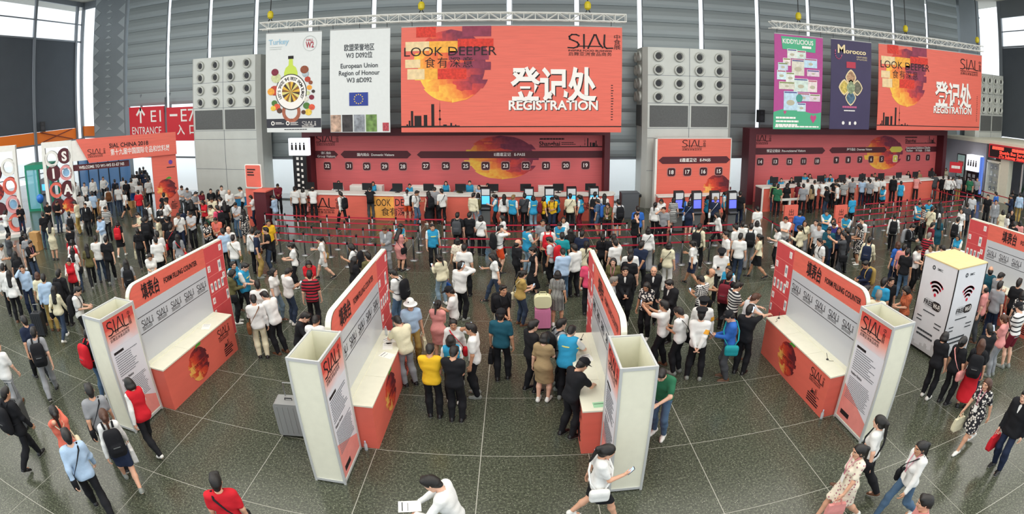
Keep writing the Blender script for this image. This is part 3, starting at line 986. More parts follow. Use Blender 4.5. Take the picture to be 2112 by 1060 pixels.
def desk(name, label, x0, x1, y, h, m, dep=.75, round_r=True):
    t = thing(name, label, 'desk', ((x0 + x1) / 2, y, 0))
    w2 = (x1 - x0) / 2
    def foot(o):
        pts = [(-w2 - o, -o), (w2 - .35, -o)]
        if round_r:
            pts += [(w2 - .35 + (.35 + o) * math.sin(a_), .35 - (.35 + o) * math.cos(a_)) for a_ in np.linspace(.2, math.pi / 2, 6)]
        else:
            pts += [(w2 + o, -o)]
        return pts + [(w2 + o, dep + o), (-w2 - o, dep + o)]
    for nm, o, z0, z1, mm in (('front', 0, .0, h - .07, m), ('countertop', .05, h - .07, h, M_WHITE), ('plinth', .02, 0, .06, M_CORALD)):
        p = foot(o)
        k = len(p)
        b = MB().add([(x, yy, z) for z in (z0, z1) for x, yy in p], [(i, (i + 1) % k, (i + 1) % k + k, i + k) for i in range(k)] + [tuple(range(k - 1, -1, -1)), tuple(range(k, 2 * k))])
        b.obj(nm, mm, t)
    return t
YD = 23.86
t = desk('registration_desk', 'long coral registration desk with white top below numbers 19 to 32', -11.75, 4.75, YD, 1.33, M_CORALD)
cx_ = -3.5
logo(t, ay(632, 440, YD)[0] - cx_, -.008, ay(632, 432, YD)[1], ay(702, 430, YD)[0] - ay(632, 430, YD)[0])
M_AMB = mat('amber_print', '#e8a24a', .6, var=.25, vscale=2)
a, c = ay(765, 455, YD), ay(812, 404, YD)
MB().box(a[0] - cx_, c[0] - cx_, -.006, 0, .1, c[1] - .05).obj('fruit_panel_print', M_AMB, t)
for body, p0, p1, py in (('LOOK', 770, 806, 417), ('DEEPER', 815, 867, 417)):
    a, c = ay(p0, py, YD), ay(p1, py, YD)
    txt(t, body, (a[0] + c[0]) / 2 - cx_, -.012, a[1], .36, M_INK, wd=c[0] - a[0])
for ch, p in (('食', 795), ('有', 812), ('深', 829), ('意', 846)):
    a = ay(p, 437, YD)
    txt(t, ch, a[0] - cx_, -.012, a[1], .32, M_INK)
for k, (s_, py) in enumerate((('Shanghai', 419), ('CHINA', 430))):
    a = ay(1207, py, YD)
    txt(t, s_, a[0] - cx_, -.012, a[1], .2, M_INK)
# cabinets and equipment behind the desk
for k, (p0, p1) in enumerate(((724, 790), (849, 912), (977, 1026), (1110, 1157))):
    a, c = ay(p0, 383, 26.2)[0], ay(p1, 383, 26.2)[0]
    t = thing('storage_cabinet', 'low white cabinet against the booth wall behind numbers %s' % ('30 and 29', '28 and 27', '25 and 24', '22 and 21')[k], 'cabinet', ((a + c) / 2, 26.2, 0), 0, 'white cabinets behind the desk')
    w2 = (c - a) / 2
    MB().box(-w2, w2, -.25, .25, 0, 1.36).obj('body', M_WHITE, t)
    MB().box(-w2 + .03, -.02, -.27, -.25, .1, 1.3).obj('door', M_WHITE, t)
    MB().box(.02, w2 - .03, -.27, -.25, .1, 1.3).obj('door', M_WHITE, t)
def say(n_):
    a = 'zero one two three four five six seven eight nine ten eleven twelve thirteen fourteen fifteen sixteen seventeen eighteen nineteen'.split()
    return a[n_] if n_ < 20 else ('twenty', 'thirty')[n_ // 10 - 2] + ('-' + a[n_ % 10] if n_ % 10 else '')
ORD = {1: 'first', 2: 'second', 3: 'third', 4: 'fourth', 5: 'fifth', 6: 'sixth'}
BNUM = [(32, 676), (31, 720), (30, 756), (29, 793), (28, 831), (27, 878), (26, 919), (25, 960), (24, 1001), (23, 1042), (22, 1084), (21, 1126), (20, 1167), (19, 1207), (18, 1384), (17, 1417), (16, 1450), (15, 1482), (14, 1567), (13, 1598), (12, 1628), (11, 1657), (10, 1685), (9, 1724), (8, 1749), (7, 1773), (6, 1796), (5, 1818), (4, 1846), (3, 1873), (2, 1893), (1, 1913)]
BNUM = [(n_, ay(p_, 342, YW)[0]) for n_, p_ in BNUM]
def monitor(x, y, z, label, rz=0.):
    t = thing('computer_monitor', label, 'monitor', (x, y, z), rz, 'monitors on the registration desks')
    MB().box(-.27, .27, -.02, .02, .1, .46).obj('screen', M_BLACK, t)
    MB().box(-.03, .03, .02, .05, .0, .2).obj('neck', M_BLACK, t)
    MB().box(-.12, .12, -.08, .1, 0, .015).obj('foot', M_BLACK, t)
for k in range(10):
    monitor(-11 + k * 1.62, YD + .55, 1.0 + .33, 'black computer monitor on the long registration desk under number ' + say(min(BNUM, key=lambda q: abs(q[1] - (-11 + k * 1.62)))[0]))

def ticket_machine(x, y, label, scr):
    t = thing('ticket_machine', label, 'machine', (x, y, 0), 0, 'self-service badge machines')
    MB().box(-.26, .26, -.2, .22, 0, .05).obj('base', M_BLACK, t)
    MB().box(-.2, .2, -.12, .14, .05, .8).obj('pedestal', M_STEEL, t)
    MB().add([(-.23, -.16, .8), (.23, -.16, .8), (.23, .16, .8), (-.23, .16, .8), (-.23, -.06, 1.86), (.23, -.06, 1.86), (.23, .16, 1.9), (-.23, .16, 1.9)], [(3, 2, 1, 0), (4, 5, 6, 7), (0, 1, 5, 4), (1, 2, 6, 5), (2, 3, 7, 6), (3, 0, 4, 7)]).obj('cabinet', M_BLACK, t)
    for nm, z0, z1, m_ in (('touch_screen', 1.12, 1.5, scr), ('header_panel', 1.54, 1.82, M_ALU)):
        ya, yb = -.16 + .1 * (z0 - .8) / 1.06, -.16 + .1 * (z1 - .8) / 1.06
        MB().add([(-.18, ya - .012, z0), (.18, ya - .012, z0), (.18, yb - .012, z1), (-.18, yb - .012, z1), (-.18, ya + .01, z0), (.18, ya + .01, z0), (.18, yb + .01, z1), (-.18, yb + .01, z1)], [(0, 1, 2, 3), (7, 6, 5, 4), (1, 0, 4, 5), (2, 1, 5, 6), (3, 2, 6, 7), (0, 3, 7, 4)]).obj(nm, m_, t)
    MB().box(-.2, .2, -.34, -.12, .92, .96).obj('shelf', M_STEEL, t)
for x in (-1.55, .47, 1.43, 2.47, 3.53):
    ticket_machine(x, 22.95, 'black badge machine with light blue screen beside the main registration desk', M_SCREEN)
for px in (1401, 1438, 1475, 1511):
    x, y = gz(px, 394, 1.9)
    ticket_machine(x, y, 'black badge machine with violet screen below numbers 15 to 18', M_SCREEN2)

# self-service board and shelf
YE = 25.6
t = thing('self_service_board', 'coral self-service board numbered 15 to 18 before the grey tower', 'board', (0, YE, 0))
a, c = ay(1352, 286, YE), ay(1508, 285, YE)
MB().box(a[0] + .12, c[0], 0, .12, 0, 3.92).obj('panel', M_CORAL, t)
MB().box(a[0], a[0] + .12, -.02, .35, 0, 3.95).box(c[0], c[0] + .04, -.02, .14, 0, 3.95).box(a[0], c[0] + .04, -.02, .14, 3.92, 3.96).obj('frame', M_WHITE, t)
logo(t, ay(1407, 312, YE)[0], -.008, ay(1407, 306, YE)[1], ay(1455, 300, YE)[0] - ay(1407, 300, YE)[0])
band(t, YE, 1358, 1506, 322, 338, True, True)
ptxt(t, YE, 'E通道登记   E-PASS', 1402, 1465, 330, M_WINK, .02, dy=-.026)
for nmb, px, py in ((18, 1384.5, 354.8), (17, 1417.5, 354.2), (16, 1450.5, 353.4), (15, 1482, 352.8)):
    number_plate(t, YE, nmb, px, py)
x, z = ay(1490, 385, YE)
fruit(t, x - .3, -.006, z - .1, .8, m=M_PEACH)
YS = 24.75
t = desk('self_service_shelf', 'short coral counter with cream top below numbers 15 to 18', 7.25, 11.2, YS, 1.0, M_CORALD, .5, False)
lines(t, .6, -.01, .8, .6, 5, .13, .07)

# right booth
t = thing('registration_booth', 'rose-red registration booth wall numbered 1 to 14', 'booth', (0, YW, 0))
XL, XR = 13.1, 30.4
MB().box(XL + .45, XR - .4, 0, .12, 0, 4.1).obj('back_board', M_ROSE, t)
MB().box(XL, XR, -.75, .2, 4.1, 4.44).obj('fascia', M_MAROON, t)
MB().box(XL, XL + .45, -.75, .2, 0, 4.1).obj('side_wall', M_MAROON, t)
MB().box(XR - .4, XR, -.75, .2, 0, 4.1).obj('side_wall', M_MAROON, t)
logo(t, ay(1551, 300, YW)[0], -.01, ay(1551, 294, YW)[1], ay(1590, 290, YW)[0] - ay(1551, 290, YW)[0])
band(t, YW, 1545, 1702, 304, 319, False, True)
band(t, YW, 1710, 1829, 303, 316, True, True)
band(t, YW, 1834, 1862, 302, 314, True, True, mat('plate_yellow', '#d8cf55', .5))
band(t, YW, 1866, 1932, 302, 314, True, False)
ptxt(t, YW, '预登记观众  Pre-registered Visitors', 1581, 1661, 311, M_WINK, .02, dy=-.026)
ptxt(t, YW, '海外观众  Overseas Visitors', 1746, 1798, 308, M_WINK, .02, dy=-.026)
ptxt(t, YW, 'International Exhibitors E-badge', 1869, 1918, 304.5, M_WINK, .02, dy=-.026)
ptxt(t, YW, 'Pavilion     W Halls     E Halls', 1869, 1918, 310, M_WINK, .02, dy=-.026)
for nmb, px, py in ((14, 1567.5, 333.4), (13, 1598.5, 333), (12, 1628, 333), (11, 1657, 332.4), (10, 1685, 332), (9, 1724.5, 330), (8, 1749, 329.5), (7, 1773, 329), (6, 1796, 328.4), (5, 1818, 327.8), (4, 1846, 327), (3, 1873, 325.7), (2, 1893, 325.2), (1, 1913, 324.6)):
    number_plate(t, YW, nmb, px, py, nmb == 4)
x, z = ay(1825, 300, YW)
fruit(t, x, -.006, 2.85, 1.75).scale.z = 1.15
ptxt(t, YW, 'Shanghai', 1867, 1889, 290, M_INK, .02)
lines(t, ay(1867, 283, YW)[0], -.008, ay(1867, 282, YW)[1], 1.3, 1, .1, .08, ragged=.02)
skyline(t, ay(1905, 295, YW)[0], -.008, ay(1905, 295.5, YW)[1], 1.4, flip=True)
a, c = ay(1867, 295.5, YW), ay(1930, 294, YW)
MB().box(a[0], c[0], -.01, -.004, a[1] - .02, a[1] + .03).obj('base_line', M_INK, t)
YD2 = 24.45
t = desk('registration_desk', 'coral registration desk with cream top below numbers 1 to 14', 13.2, 29.4, YD2, 1.36, M_CORALD)
MB().box(-8.14, -8.1, -.04, .8, 0, 1.3).obj('end_panel', M_MAROON, t)
MB().box(-8.16, -8.06, -.06, -.02, 0, 1.36).obj('edge_trim', M_WHITE, t)
for k in range(9):
    monitor(14.2 + k * 1.65, YD2 + .55, 1.36, 'black computer monitor on the shorter registration desk under number ' + say(min(BNUM, key=lambda q: abs(q[1] - (14.2 + k * 1.65)))[0]))
for k, (a, c) in enumerate(((15.6, 18.2), (20.4, 22.4), (24.2, 26.2))):
    t = thing('storage_cabinet', 'low white cabinet behind the desk below number %s' % ('12', '8', '4')[k], 'cabinet', ((a + c) / 2, 26.3, 0), 0, 'white cabinets behind the desk')
    w2 = (c - a) / 2
    MB().box(-w2, w2, -.25, .25, 0, 1.36).obj('body', M_WHITE, t)
    MB().box(-w2 + .03, -.02, -.27, -.25, .1, 1.3).obj('door', M_WHITE, t)
    MB().box(.02, w2 - .03, -.27, -.25, .1, 1.3).obj('door', M_WHITE, t)

# ================================================================== form-filling counters and notice columns
M_FROST = mat('frosted_panel', '#c4c8cd', .22)
M_NOTICE = mat('notice_paper', '#dcdce2', .6)
def header_grad():
    m = mat('notice_header', '#df7a68', .6)
    nt, N, Lk, b = nodes(m)
    tc = N.new('ShaderNodeTexCoord')
    sp = N.new('ShaderNodeSeparateXYZ')
    Lk.new(tc.outputs['Object'], sp.inputs[0])
    mr = N.new('ShaderNodeMapRange')
    mr.inputs['From Min'].default_value = 1.78
    mr.inputs['From Max'].default_value = 2.42
    Lk.new(sp.outputs['Z'], mr.inputs['Value'])
    n = N.new('ShaderNodeTexNoise')
    n.inputs['Scale'].default_value = 2.5
    Lk.new(tc.outputs['Object'], n.inputs['Vector'])
    ad = N.new('ShaderNodeMath')
    ad.operation = 'MULTIPLY_ADD'
    ad.inputs[1].default_value = .5
    Lk.new(n.outputs['Fac'], ad.inputs[0])
    Lk.new(mr.outputs[0], ad.inputs[2])
    r = ramp(nt, [(.2, '#dcdce2'), (.7, '#e9a596'), (1, '#e0644f'), (1.0, '#cf4f45')])
    Lk.new(ad.outputs[0], r.inputs[0])
    Lk.new(r.outputs[0], b.inputs['Base Color'])
    return m
M_NHEAD = header_grad()
M_BODYT = mat('body_text', '#6f7278', .7)
M_PINKP = mat('pink_print', '#e58f86', .6, var=.06)
M_TIP = mat('wing_print', '#cf4d50', .6, var=.04)
M_STEPW = mat('step_white', '#eceae6', .6)
PX = Matrix.Identity(4)
def form_counter(xc, label, sides, boxlabel, extra=''):
    y0, y1, yw = 7.06, 10.05, 10.95
    t = thing('form_counter', label, 'counter', (xc, y0, 0), 0, 'form filling counters')
    LY, LW = y1 - y0, yw - y0
    r = .3
    # core panel, outline in the y,z plane: rounded near top corner
    prof = [(0.04, 0), (LW, 0), (LW, 2.62), (LW - .08, 2.7)] + [(.04 + r - r * math.sin(a_), 2.7 - r + r * math.cos(a_)) for a_ in np.linspace(0, math.pi / 2, 6)]
    k = len(prof)
    b = MB().add([(x, y, z) for x in (-.05, .05) for y, z in prof], [tuple(range(k - 1, -1, -1)), tuple(range(k, 2 * k))] + [(i, (i + 1) % k, (i + 1) % k + k, i + k) for i in range(k)])
    b.obj('core_panel', M_CREAM, t)
    for s in sides:
        rz = math.pi / 2 * s
        def Y(u):             # u metres to the right as seen from this side
            return u
        # header print
        hp = [(.07, 2.2), (LY, 2.2), (LY, 2.68)] + [(.06 + r - r * math.sin(a_), 2.685 - r + r * math.cos(a_)) for a_ in np.linspace(0, math.pi / 2, 6)]
        k = len(hp)
        fs = [tuple(range(k)), tuple(range(2 * k - 1, k - 1, -1))]
        MB().add([(s * xx, y, z) for xx in (.058, .05) for y, z in hp], fs if s > 0 else [f[::-1] for f in fs]).obj('header_print', M_CORAL, t)
        MB().box(min(s * .05, s * .058), max(s * .05, s * .058), LY, LW - .02, .02, 2.66).obj('wing_print', M_TIP, t)
        MB().box(min(s * .05, s * .07), max(s * .05, s * .07), .05, LY - .03, 1.0, 2.19).obj('frosted_back', M_FROST, t)
        xf = s * .072
        far = LY - .6
        tx = lambda body, u, z, h, m_, wd=None, bold=0.: txt(t, body, xf, u, z, h, m_, rz, bold, wd)
        tx('填表台', .78 if s > 0 else LY - .95 + .0, 2.44, .26, M_INK, bold=.02, wd=.62)
        tx('FORM FILLING COUNTER', 1.95 if s > 0 else LY - 2.1, 2.44, .12, M_INK, bold=.02, wd=1.35)
        for j in range(5):
            u = .25 + j * .55
            o = link('logo', LOGO, t, (s * .075, u if s > 0 else u + .42, 1.72), (0, 0, rz), (.4, 1, .4))
        MB().box(min(s * .07, s * .074), max(s * .07, s * .074), .1, LY - .1, 1.62, 1.632).box(min(s * .07, s * .074), max(s * .07, s * .074), .1, LY - .1, 1.98, 1.992).obj('print_line', M_INK, t)
        # wing: four numbered steps
        for n_, (u, z) in enumerate(((.75, 2.5), (.12, 2.1), (.75, 1.75), (.12, 1.25))):
            u = LY + (u if s > 0 else .9 - u)
            MB().box(min(s * .058, s * .062), max(s * .058, s * .062), u - .06, u + .06, z - .08, z + .08).obj('step_tile', M_STEPW, t)
            txt(t, str(n_ + 1), s * .066, u, z, .09, mat('step_red', '#b3343a', .6), rz)
        for (u, z, w_, h_) in ((.62, 2.05, .13, .3), (.12, 1.6, .1, .24), (.3, 1.6, .1, .24), (.47, 1.6, .1, .24), (.64, 1.6, .1, .24), (.8, 1.2, .11, .26), (.1, .9, .08, .2)):
            u = LY + (u if s > 0 else .9 - u)
            ph = MB().box(min(s * .058, s * .062), max(s * .058, s * .062), u - w_ / 2, u + w_ / 2, z - h_ / 2, z + h_ / 2)
            ph.box(min(s * .058, s * .065), max(s * .058, s * .065), u - w_ / 3, u + w_ / 3, z - h_ / 6, z + h_ / 3.4, 1)
            ph.obj('phone_print', [M_STEPW, mat('phone_print_grey', '#9a9ca4', .6)], t)
        for z in (2.27, 1.9, 1.42, 1.05):
            MB().box(min(s * .058, s * .061), max(s * .058, s * .061), LY + .03, LW - .05, z - .004, z + .004).obj('print_line', M_PINKP, t)
        # desk
        dp = .6
        MB().box(min(s * .05, s * dp), max(s * .05, s * dp), 0, LY, 0, .97).obj('desk_front', M_CORALD, t)
        tp = MB()
        for j in range(3):
            tp.box(min(s * .05, s * (dp + .02)), max(s * .05, s * (dp + .02)), j * LY / 3 - (.02 if j == 0 else 0), (j + 1) * LY / 3 - .006, .97, 1.0)
        tp.obj('desktop', M_CREAM, t)
        MB().box(min(s * .07, s * .2), max(s * .07, s * .2), .02, LY - .05, 1.0, 1.0 + .012).obj('ledge', M_CREAM, t)
        xd = s * (dp + .006)
        fruit(t, xd, LY * .42 if s > 0 else LY * .58, .5, .4, rz, M_PEACH, True)
        o = link('logo', LOGO, t, (xd, LY - .75 if s > 0 else .72, .62), (0, 0, rz), (.55, 1, .55))
        skyline(t, xd, LY - .6 if s > 0 else .6, .33, .4, rz=rz)
        lines(t, xd, LY - .62 if s > 0 else .66, .3, .5, 4, .055, .028, rz=rz)
        txt(t, 'LOOK DEEPER', xd + s * .006, LY * .42 if s > 0 else LY * .58, .5, .07, M_INK, rz, 0, .5)
    # notice column standing at its end
    c = thing('notice_column', boxlabel, 'display column', (xc, 6.5, 0), 0, 'notice columns at the counters')
    hw, hl, hh, th = .26, .5, 2.5, .02
    for nm, bx in (('side_panel', (-hw, -hw + th, -hl, hl)), ('side_panel', (hw - th, hw, -hl, hl)), ('end_panel', (-hw + th, hw - th, -hl, -hl + th)), ('end_panel', (-hw + th, hw - th, hl - th, hl))):
        MB().box(*bx, .03, hh - .03).obj(nm, M_CREAM, c)
    MB().box(-hw + th, hw - th, -hl + th, hl - th, .03, .06).obj('floor_panel', M_CREAM, c)
    for sx in (-1, 1):
        for sy in (-1, 1):
            MB().box(sx * hw - .02, sx * hw + .02, sy * hl - .02, sy * hl + .02, 0, hh).obj('post', M_ALU, c)
    for z in (.05, hh - .03):
        for sx in (-1, 1):
            MB().box(sx * hw - .016, sx * hw + .016, -hl, hl, z - .025, z + .025).obj('rail', M_ALU, c)
        for sy in (-1, 1):
            MB().box(-hw, hw, sy * hl - .016, sy * hl + .016, z - .025, z + .025).obj('rail', M_ALU, c)
    for s in (-1, 1):
        rz = math.pi / 2 * s
        f = s * (hw + .004)
        bx = lambda z0, z1, y0_, y1_, d=0.: (min(s * hw, f + s * d), max(s * hw, f + s * d), y0_, y1_, z0, z1)
        MB().box(*bx(.1, 2.42, -.46, .46)).obj('notice_sheet', M_NOTICE, c)
        MB().box(*bx(1.82, 2.42, -.46, .46, .003)).obj('header_print', M_NHEAD, c)
        q = [(-.46, .1), (.46, .1), (.46, .42), (-.46, .85)] if s > 0 else [(.46, .1), (-.46, .1), (-.46, .42), (.46, .85)]
        if s < 0:
            q = q[::-1]
        vs = [(f + s * .003, y, z) for y, z in q]
        MB().add(vs, [(0, 1, 2, 3)] if s > 0 else [(0, 1, 2, 3)]).obj('footer_print', M_PINKP, c)
        link('logo', LOGO, c, (s * (hw + .012), -.38 * s, 2.05), (0, 0, rz), (.72, 1, .72))
        lines(c, s * (hw + .01), -.38 * s, 1.75, .3, 1, .1, .05, rz=rz, ragged=.02)
        lines(c, s * (hw + .01), -.38 * s, 1.66, .74, 10, .045, .014, M_BODYT, rz=rz)
        txt(c, 'Visiting Notice', s * (hw + .01), -.19 * s, 1.16, .055, M_INK, rz, .02, .38)
        lines(c, s * (hw + .01), -.38 * s, 1.07, .76, 14, .036, .011, M_BODYT, rz=rz, ragged=.15)
        MB().box(*bx(.2, .3, min(-.36 * s, -.06 * s), max(-.36 * s, -.06 * s), .008)).obj('badge_print', M_INK, c)
    return t
XC = [-7.77, -3.16, 1.66, 6.54, 14.45]
form_counter(XC[0], 'coral form filling counter nearest the entrance arch, facing the silver suitcase', (1,), 'white notice column between a red waistcoat and the first empty counter')
form_counter(XC[1], 'coral form filling counter seen edge-on beside the silver suitcase', (1, -1), 'white notice column beside the silver suitcase')
form_counter(XC[2], 'coral form filling counter where a person in black cap writes', (-1, 1), 'white notice column behind the person in black skirt holding a phone')
form_counter(XC[3], 'coral form filling counter with an empty desk near the guards', (-1, 1), 'white notice column close to the white free internet box')
form_counter(XC[4], 'coral form filling counter behind the white free internet box', (-1,), 'white notice column beyond the free internet box')

# free internet box
WX, WY, WW = 10.12, 7.78, 1.26
t = thing('internet_box', 'tall white free Wi-Fi advertising box with plywood top', 'display column', (WX + WW / 2, WY + WW / 2, 0))
h2 = WW / 2
M_WIFI = mat('wifi_sheet', '#dfe2e6', .5, var=.02)
for s, nm in (((-h2, -h2 + .02, -h2, h2), 'side_panel'), ((h2 - .02, h2, -h2, h2), 'side_panel'), ((-h2 + .02, h2 - .02, -h2, -h2 + .02), 'front_panel'), ((-h2 + .02, h2 - .02, h2 - .02, h2), 'back_panel')):
    MB().box(*s, .08, 2.47).obj(nm, M_WIFI, t)
MB().box(-h2 - .01, h2 + .01, -h2 - .01, h2 + .01, 2.47, 2.5).obj('plywood_top', mat('plywood', '#d9c48f', .7, var=.06), t)
for sx in (-1, 1):
    for sy in (-1, 1):
        MB().box(sx * h2 - .012, sx * h2 + .012, sy * h2 - .012, sy * h2 + .012, .08, 2.47).obj('corner_trim', M_BLACK, t)
        MB().lathe([(.03, 0), (.05, .02), (.05, .08)], 10).obj('castor', M_STEEL, t, (sx * (h2 - .08), sy * (h2 - .08), 0))
M_WR = mat('wifi_red', '#cc2c44', .6)
for (fx, fy, rz) in ((0, -h2 - .004, 0.), (-h2 - .004, 0, -math.pi / 2)):
    def put(mb, nm, m_):
        return mb.obj(nm, m_, t, (fx, fy, 0), (0, 0, rz))
    b = MB().disc(0, 1.62, .045, -.004, 0, 16)
    for r0 in (.13, .23, .33):
        pts = [(r0 * math.sin(a_), 1.62 + r0 * math.cos(a_)) for a_ in np.linspace(-.75, .75, 12)]
        b.stroke(pts, .055, -.004, 0)
    put(b, 'signal_symbol', M_WR)
    put(MB().plate(rrect(-.02, 1.36, .66, .22, .1), -.003, 0), 'pill_print', mat('pill_grey', '#c3c6c9', .6))
    put(MB().plate(rrect(.14, 1.36, .34, .22, .1), -.006, -.002), 'pill_print', M_INK)
    put(MB().text('FREE', -.17, 1.36, .12, -.008, 0, .02), 'lettering', M_INK)
    put(MB().text('Wi-Fi', .15, 1.36, .12, -.01, 0, .02, wd=.26), 'lettering', M_WINK)
    put(MB().text('SMEC', .02, 2.28, .06, -.004, 0, .01).ring(-.22, 2.28, .03, .06, -.004, 0, 6), 'lettering', M_TINK)
    for (x, z, wd, rows, dz, th) in ((-.3, 1.14, .5, 1, .05, .035), (-.48, .95, .2, 2, .1, .035), (.22, .95, .26, 2, .1, .035), (-.36, .62, .66, 1, .1, .06), (-.36, .5, .66, 1, .1, .06)):
        bb = lines(t, 0, 0, 0, wd, rows, dz, th * .8, M_TINK, rz=rz, ragged=.1)
        o_ = Matrix.Rotation(rz, 4, 'Z') @ Vector((x, -.006, z))
        bb.location = (fx + o_.x, fy + o_.y, z)
    q = MB()
    xx = -h2 + .08
    while xx < h2 - .1:
        w_ = random.uniform(.03, .1)
        q.box(xx, xx + w_, -.002, 0, .1, .1 + random.uniform(.04, .3))
        xx += w_
    put(q, 'skyline_print', mat('skyline_grey', '#c3c6c8', .6))

# ================================================================== belt barriers
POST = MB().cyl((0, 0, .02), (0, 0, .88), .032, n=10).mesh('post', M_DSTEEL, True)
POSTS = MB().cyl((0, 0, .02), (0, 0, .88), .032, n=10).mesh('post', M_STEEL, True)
BASE = MB().lathe([(.17, 0), (.17, .015), (.06, .04), (.035, .05)], 18).mesh('base', M_STEEL, True)
HEAD = MB().lathe([(.04, .86), (.04, .95), (.032, .965)], 12).mesh('belt_head', M_BLACK, True)
BELTS = {}
def belt(l):
    k = round(l, 2)
    if k not in BELTS:
        BELTS[k] = MB().box(0, k, -.004, .004, .845, .9).mesh('belt', M_BELT)
    return BELTS[k]
NPOST = 0
LANES = [20.8, 19.9, 18.95, 17.95, 16.95]
def post_label(x, y, where):
    if where.startswith('edge'):
        return 'steel barrier post with red belt on the ' + where
    n_ = min(BNUM, key=lambda q: abs(q[1] - x))[0]
    l_ = 1 + min(range(5), key=lambda k: abs(LANES[k] - y))
    return 'steel barrier post with red belt, %s belt line from the desk, facing number %s' % (ORD[l_], say(n_))
def barrier(pts, where, closed=False):
    global NPOST
    for i, (x, y) in enumerate(pts):
        rz = 0.
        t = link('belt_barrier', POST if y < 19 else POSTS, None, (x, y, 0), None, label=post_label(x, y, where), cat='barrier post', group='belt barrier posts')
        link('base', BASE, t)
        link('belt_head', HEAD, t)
        if i + 1 < len(pts):
            dx, dy = pts[i + 1][0] - x, pts[i + 1][1] - y
            link('belt', belt(math.hypot(dx, dy)), t, None, (0, 0, math.atan2(dy, dx)))
        NPOST += 1
ROWSEG = []
def row(x0, x1, y, where, y1=None, step=1.09):
    ROWSEG.append((x0, x1, y))
    n_ = max(1, round((x1 - x0) / step))
    y1 = y if y1 is None else y1
    barrier([(x0 + (x1 - x0) * k / n_, y + (y1 - y) * k / n_) for k in range(n_ + 1)], where)
LQ, MQ, RQ = 'queue lanes left of the middle gap', 'queue lanes before the self-service machines', 'queue lanes before numbers 1 to 14'
row(-9.6, -4.1, 16.9, LQ)
row(-10.8, -4.0, 17.9, LQ)
row(-10.9, -4.0, 18.9, LQ)
row(-10.8, -4.1, 19.86, LQ)
row(-11.9, -3.2, 20.8, LQ)
row(-2.9, 4.4, 16.9, 'queue lanes below numbers 20 to 25')
row(-2.95, 4.5, 17.95, 'queue lanes below numbers 20 to 25')
row(-2.95, 4.5, 19.0, 'queue lanes below numbers 20 to 25')
row(-3.1, 4.5, 19.93, 'queue lanes below numbers 20 to 25')
row(4.9, 8.2, 17.0, MQ)
row(4.6, 8.3, 18.05, MQ)
row(5.2, 9.2, 19.1, MQ)
barrier([(11.0, 22.0), (11.0, 20.6), (10.9, 19.0), (10.95, 17.4)], 'edge of the self-service lanes')
row(14.2, 21.5, 17.1, RQ)
row(15.0, 22.6, 18.1, RQ)
row(15.6, 24.2, 19.15, RQ)
row(16.4, 25.6, 20.15, RQ)
row(18.0, 23.6, 21.2, RQ)
barrier([(26.2, 23.6), (26.0, 21.5), (27.0, 20.4)], 'edge of the lanes by the poster wall')
barrier([(27.7, 22.9), (27.7, 21.6), (27.7, 20.3), (27.5, 19.0)], 'edge of the lanes by the poster wall')
barrier([(29.7, 21.8), (29.6, 20.4), (29.5, 19.0), (29.3, 17.6)], 'edge of the lanes by the glass shop')

# exit pedestals
for px, lab in ((1632, 'coral exit pedestal board beside a blue polo back'), (1735, 'coral exit pedestal board by a leaning blue polo')):
    x, y = gz(px, 425, 1.2)
    t = thing('exit_pedestal', lab, 'sign', (x, y, 0), 0, 'exit pedestals')
    MB().box(-.38, .38, -.06, .06, 0, 1.25).obj('board', M_CORAL, t)
    MB().box(.3, .36, .06, .5, 0, 1.22).obj('side_board', M_MAROON, t)
    txt(t, '出', 0, -.066, .9, .24, M_INK)
    txt(t, '口', 0, -.066, .52, .24, M_INK)

# ================================================================== entrance side
t = thing('entrance_sign', 'large red E1 to E7 entrance sign with white arrow', 'sign', (0, 27.5, 0))
for a, c in ((266, 340.5), (343, 405)):
    p, q = ay(a, 222, 27.5), ay(c, 290, 27.5)
    MB().box(p[0], q[0], 0, .15, q[1], p[1]).obj('panel', M_RED, t)
p, q = ay(341, 219, 27.5), ay(343, 291, 27.5)
MB().box(p[0] - .02, q[0] + .02, -.04, .2, q[1], 6.6).obj('post', M_FRAME, t)
for bx_ in (-26.4, -23.49, -21.2):
    MB().box(bx_ - .06, bx_ + .06, .1, .75, 5.6, 5.75).box(bx_ - .06, bx_ + .06, .6, .75, 5.6, 6.9).obj('bracket', M_FRAME, t)
x, z = ay(290, 237, 27.5)
MB().stroke([(x, z - .48), (x, z + .42)], .16, -.01, 0).stroke([(x - .36, z + .02), (x, z + .42), (x + .36, z + .02)], .16, -.01, 0).obj('arrow', M_WINK, t)
ptxt(t, 27.5, 'E1', 311, 332, 239, M_WINK, .0, 24)
ptxt(t, 27.5, 'ENTRANCE', 273, 333, 269, M_WINK, .0, 15)
ptxt(t, 27.5, 'E7', 373, 402, 237, M_WINK, .0, 26)
x, z = ay(358, 237.5, 27.5)
MB().box(x - .35, x + .35, -.01, 0, z - .07, z + .07).obj('dash', M_WINK, t)
ptxt(t, 27.5, '入', 365, 381, 268, M_WINK, .02)
ptxt(t, 27.5, '口', 391, 404, 267, M_WINK, .02)

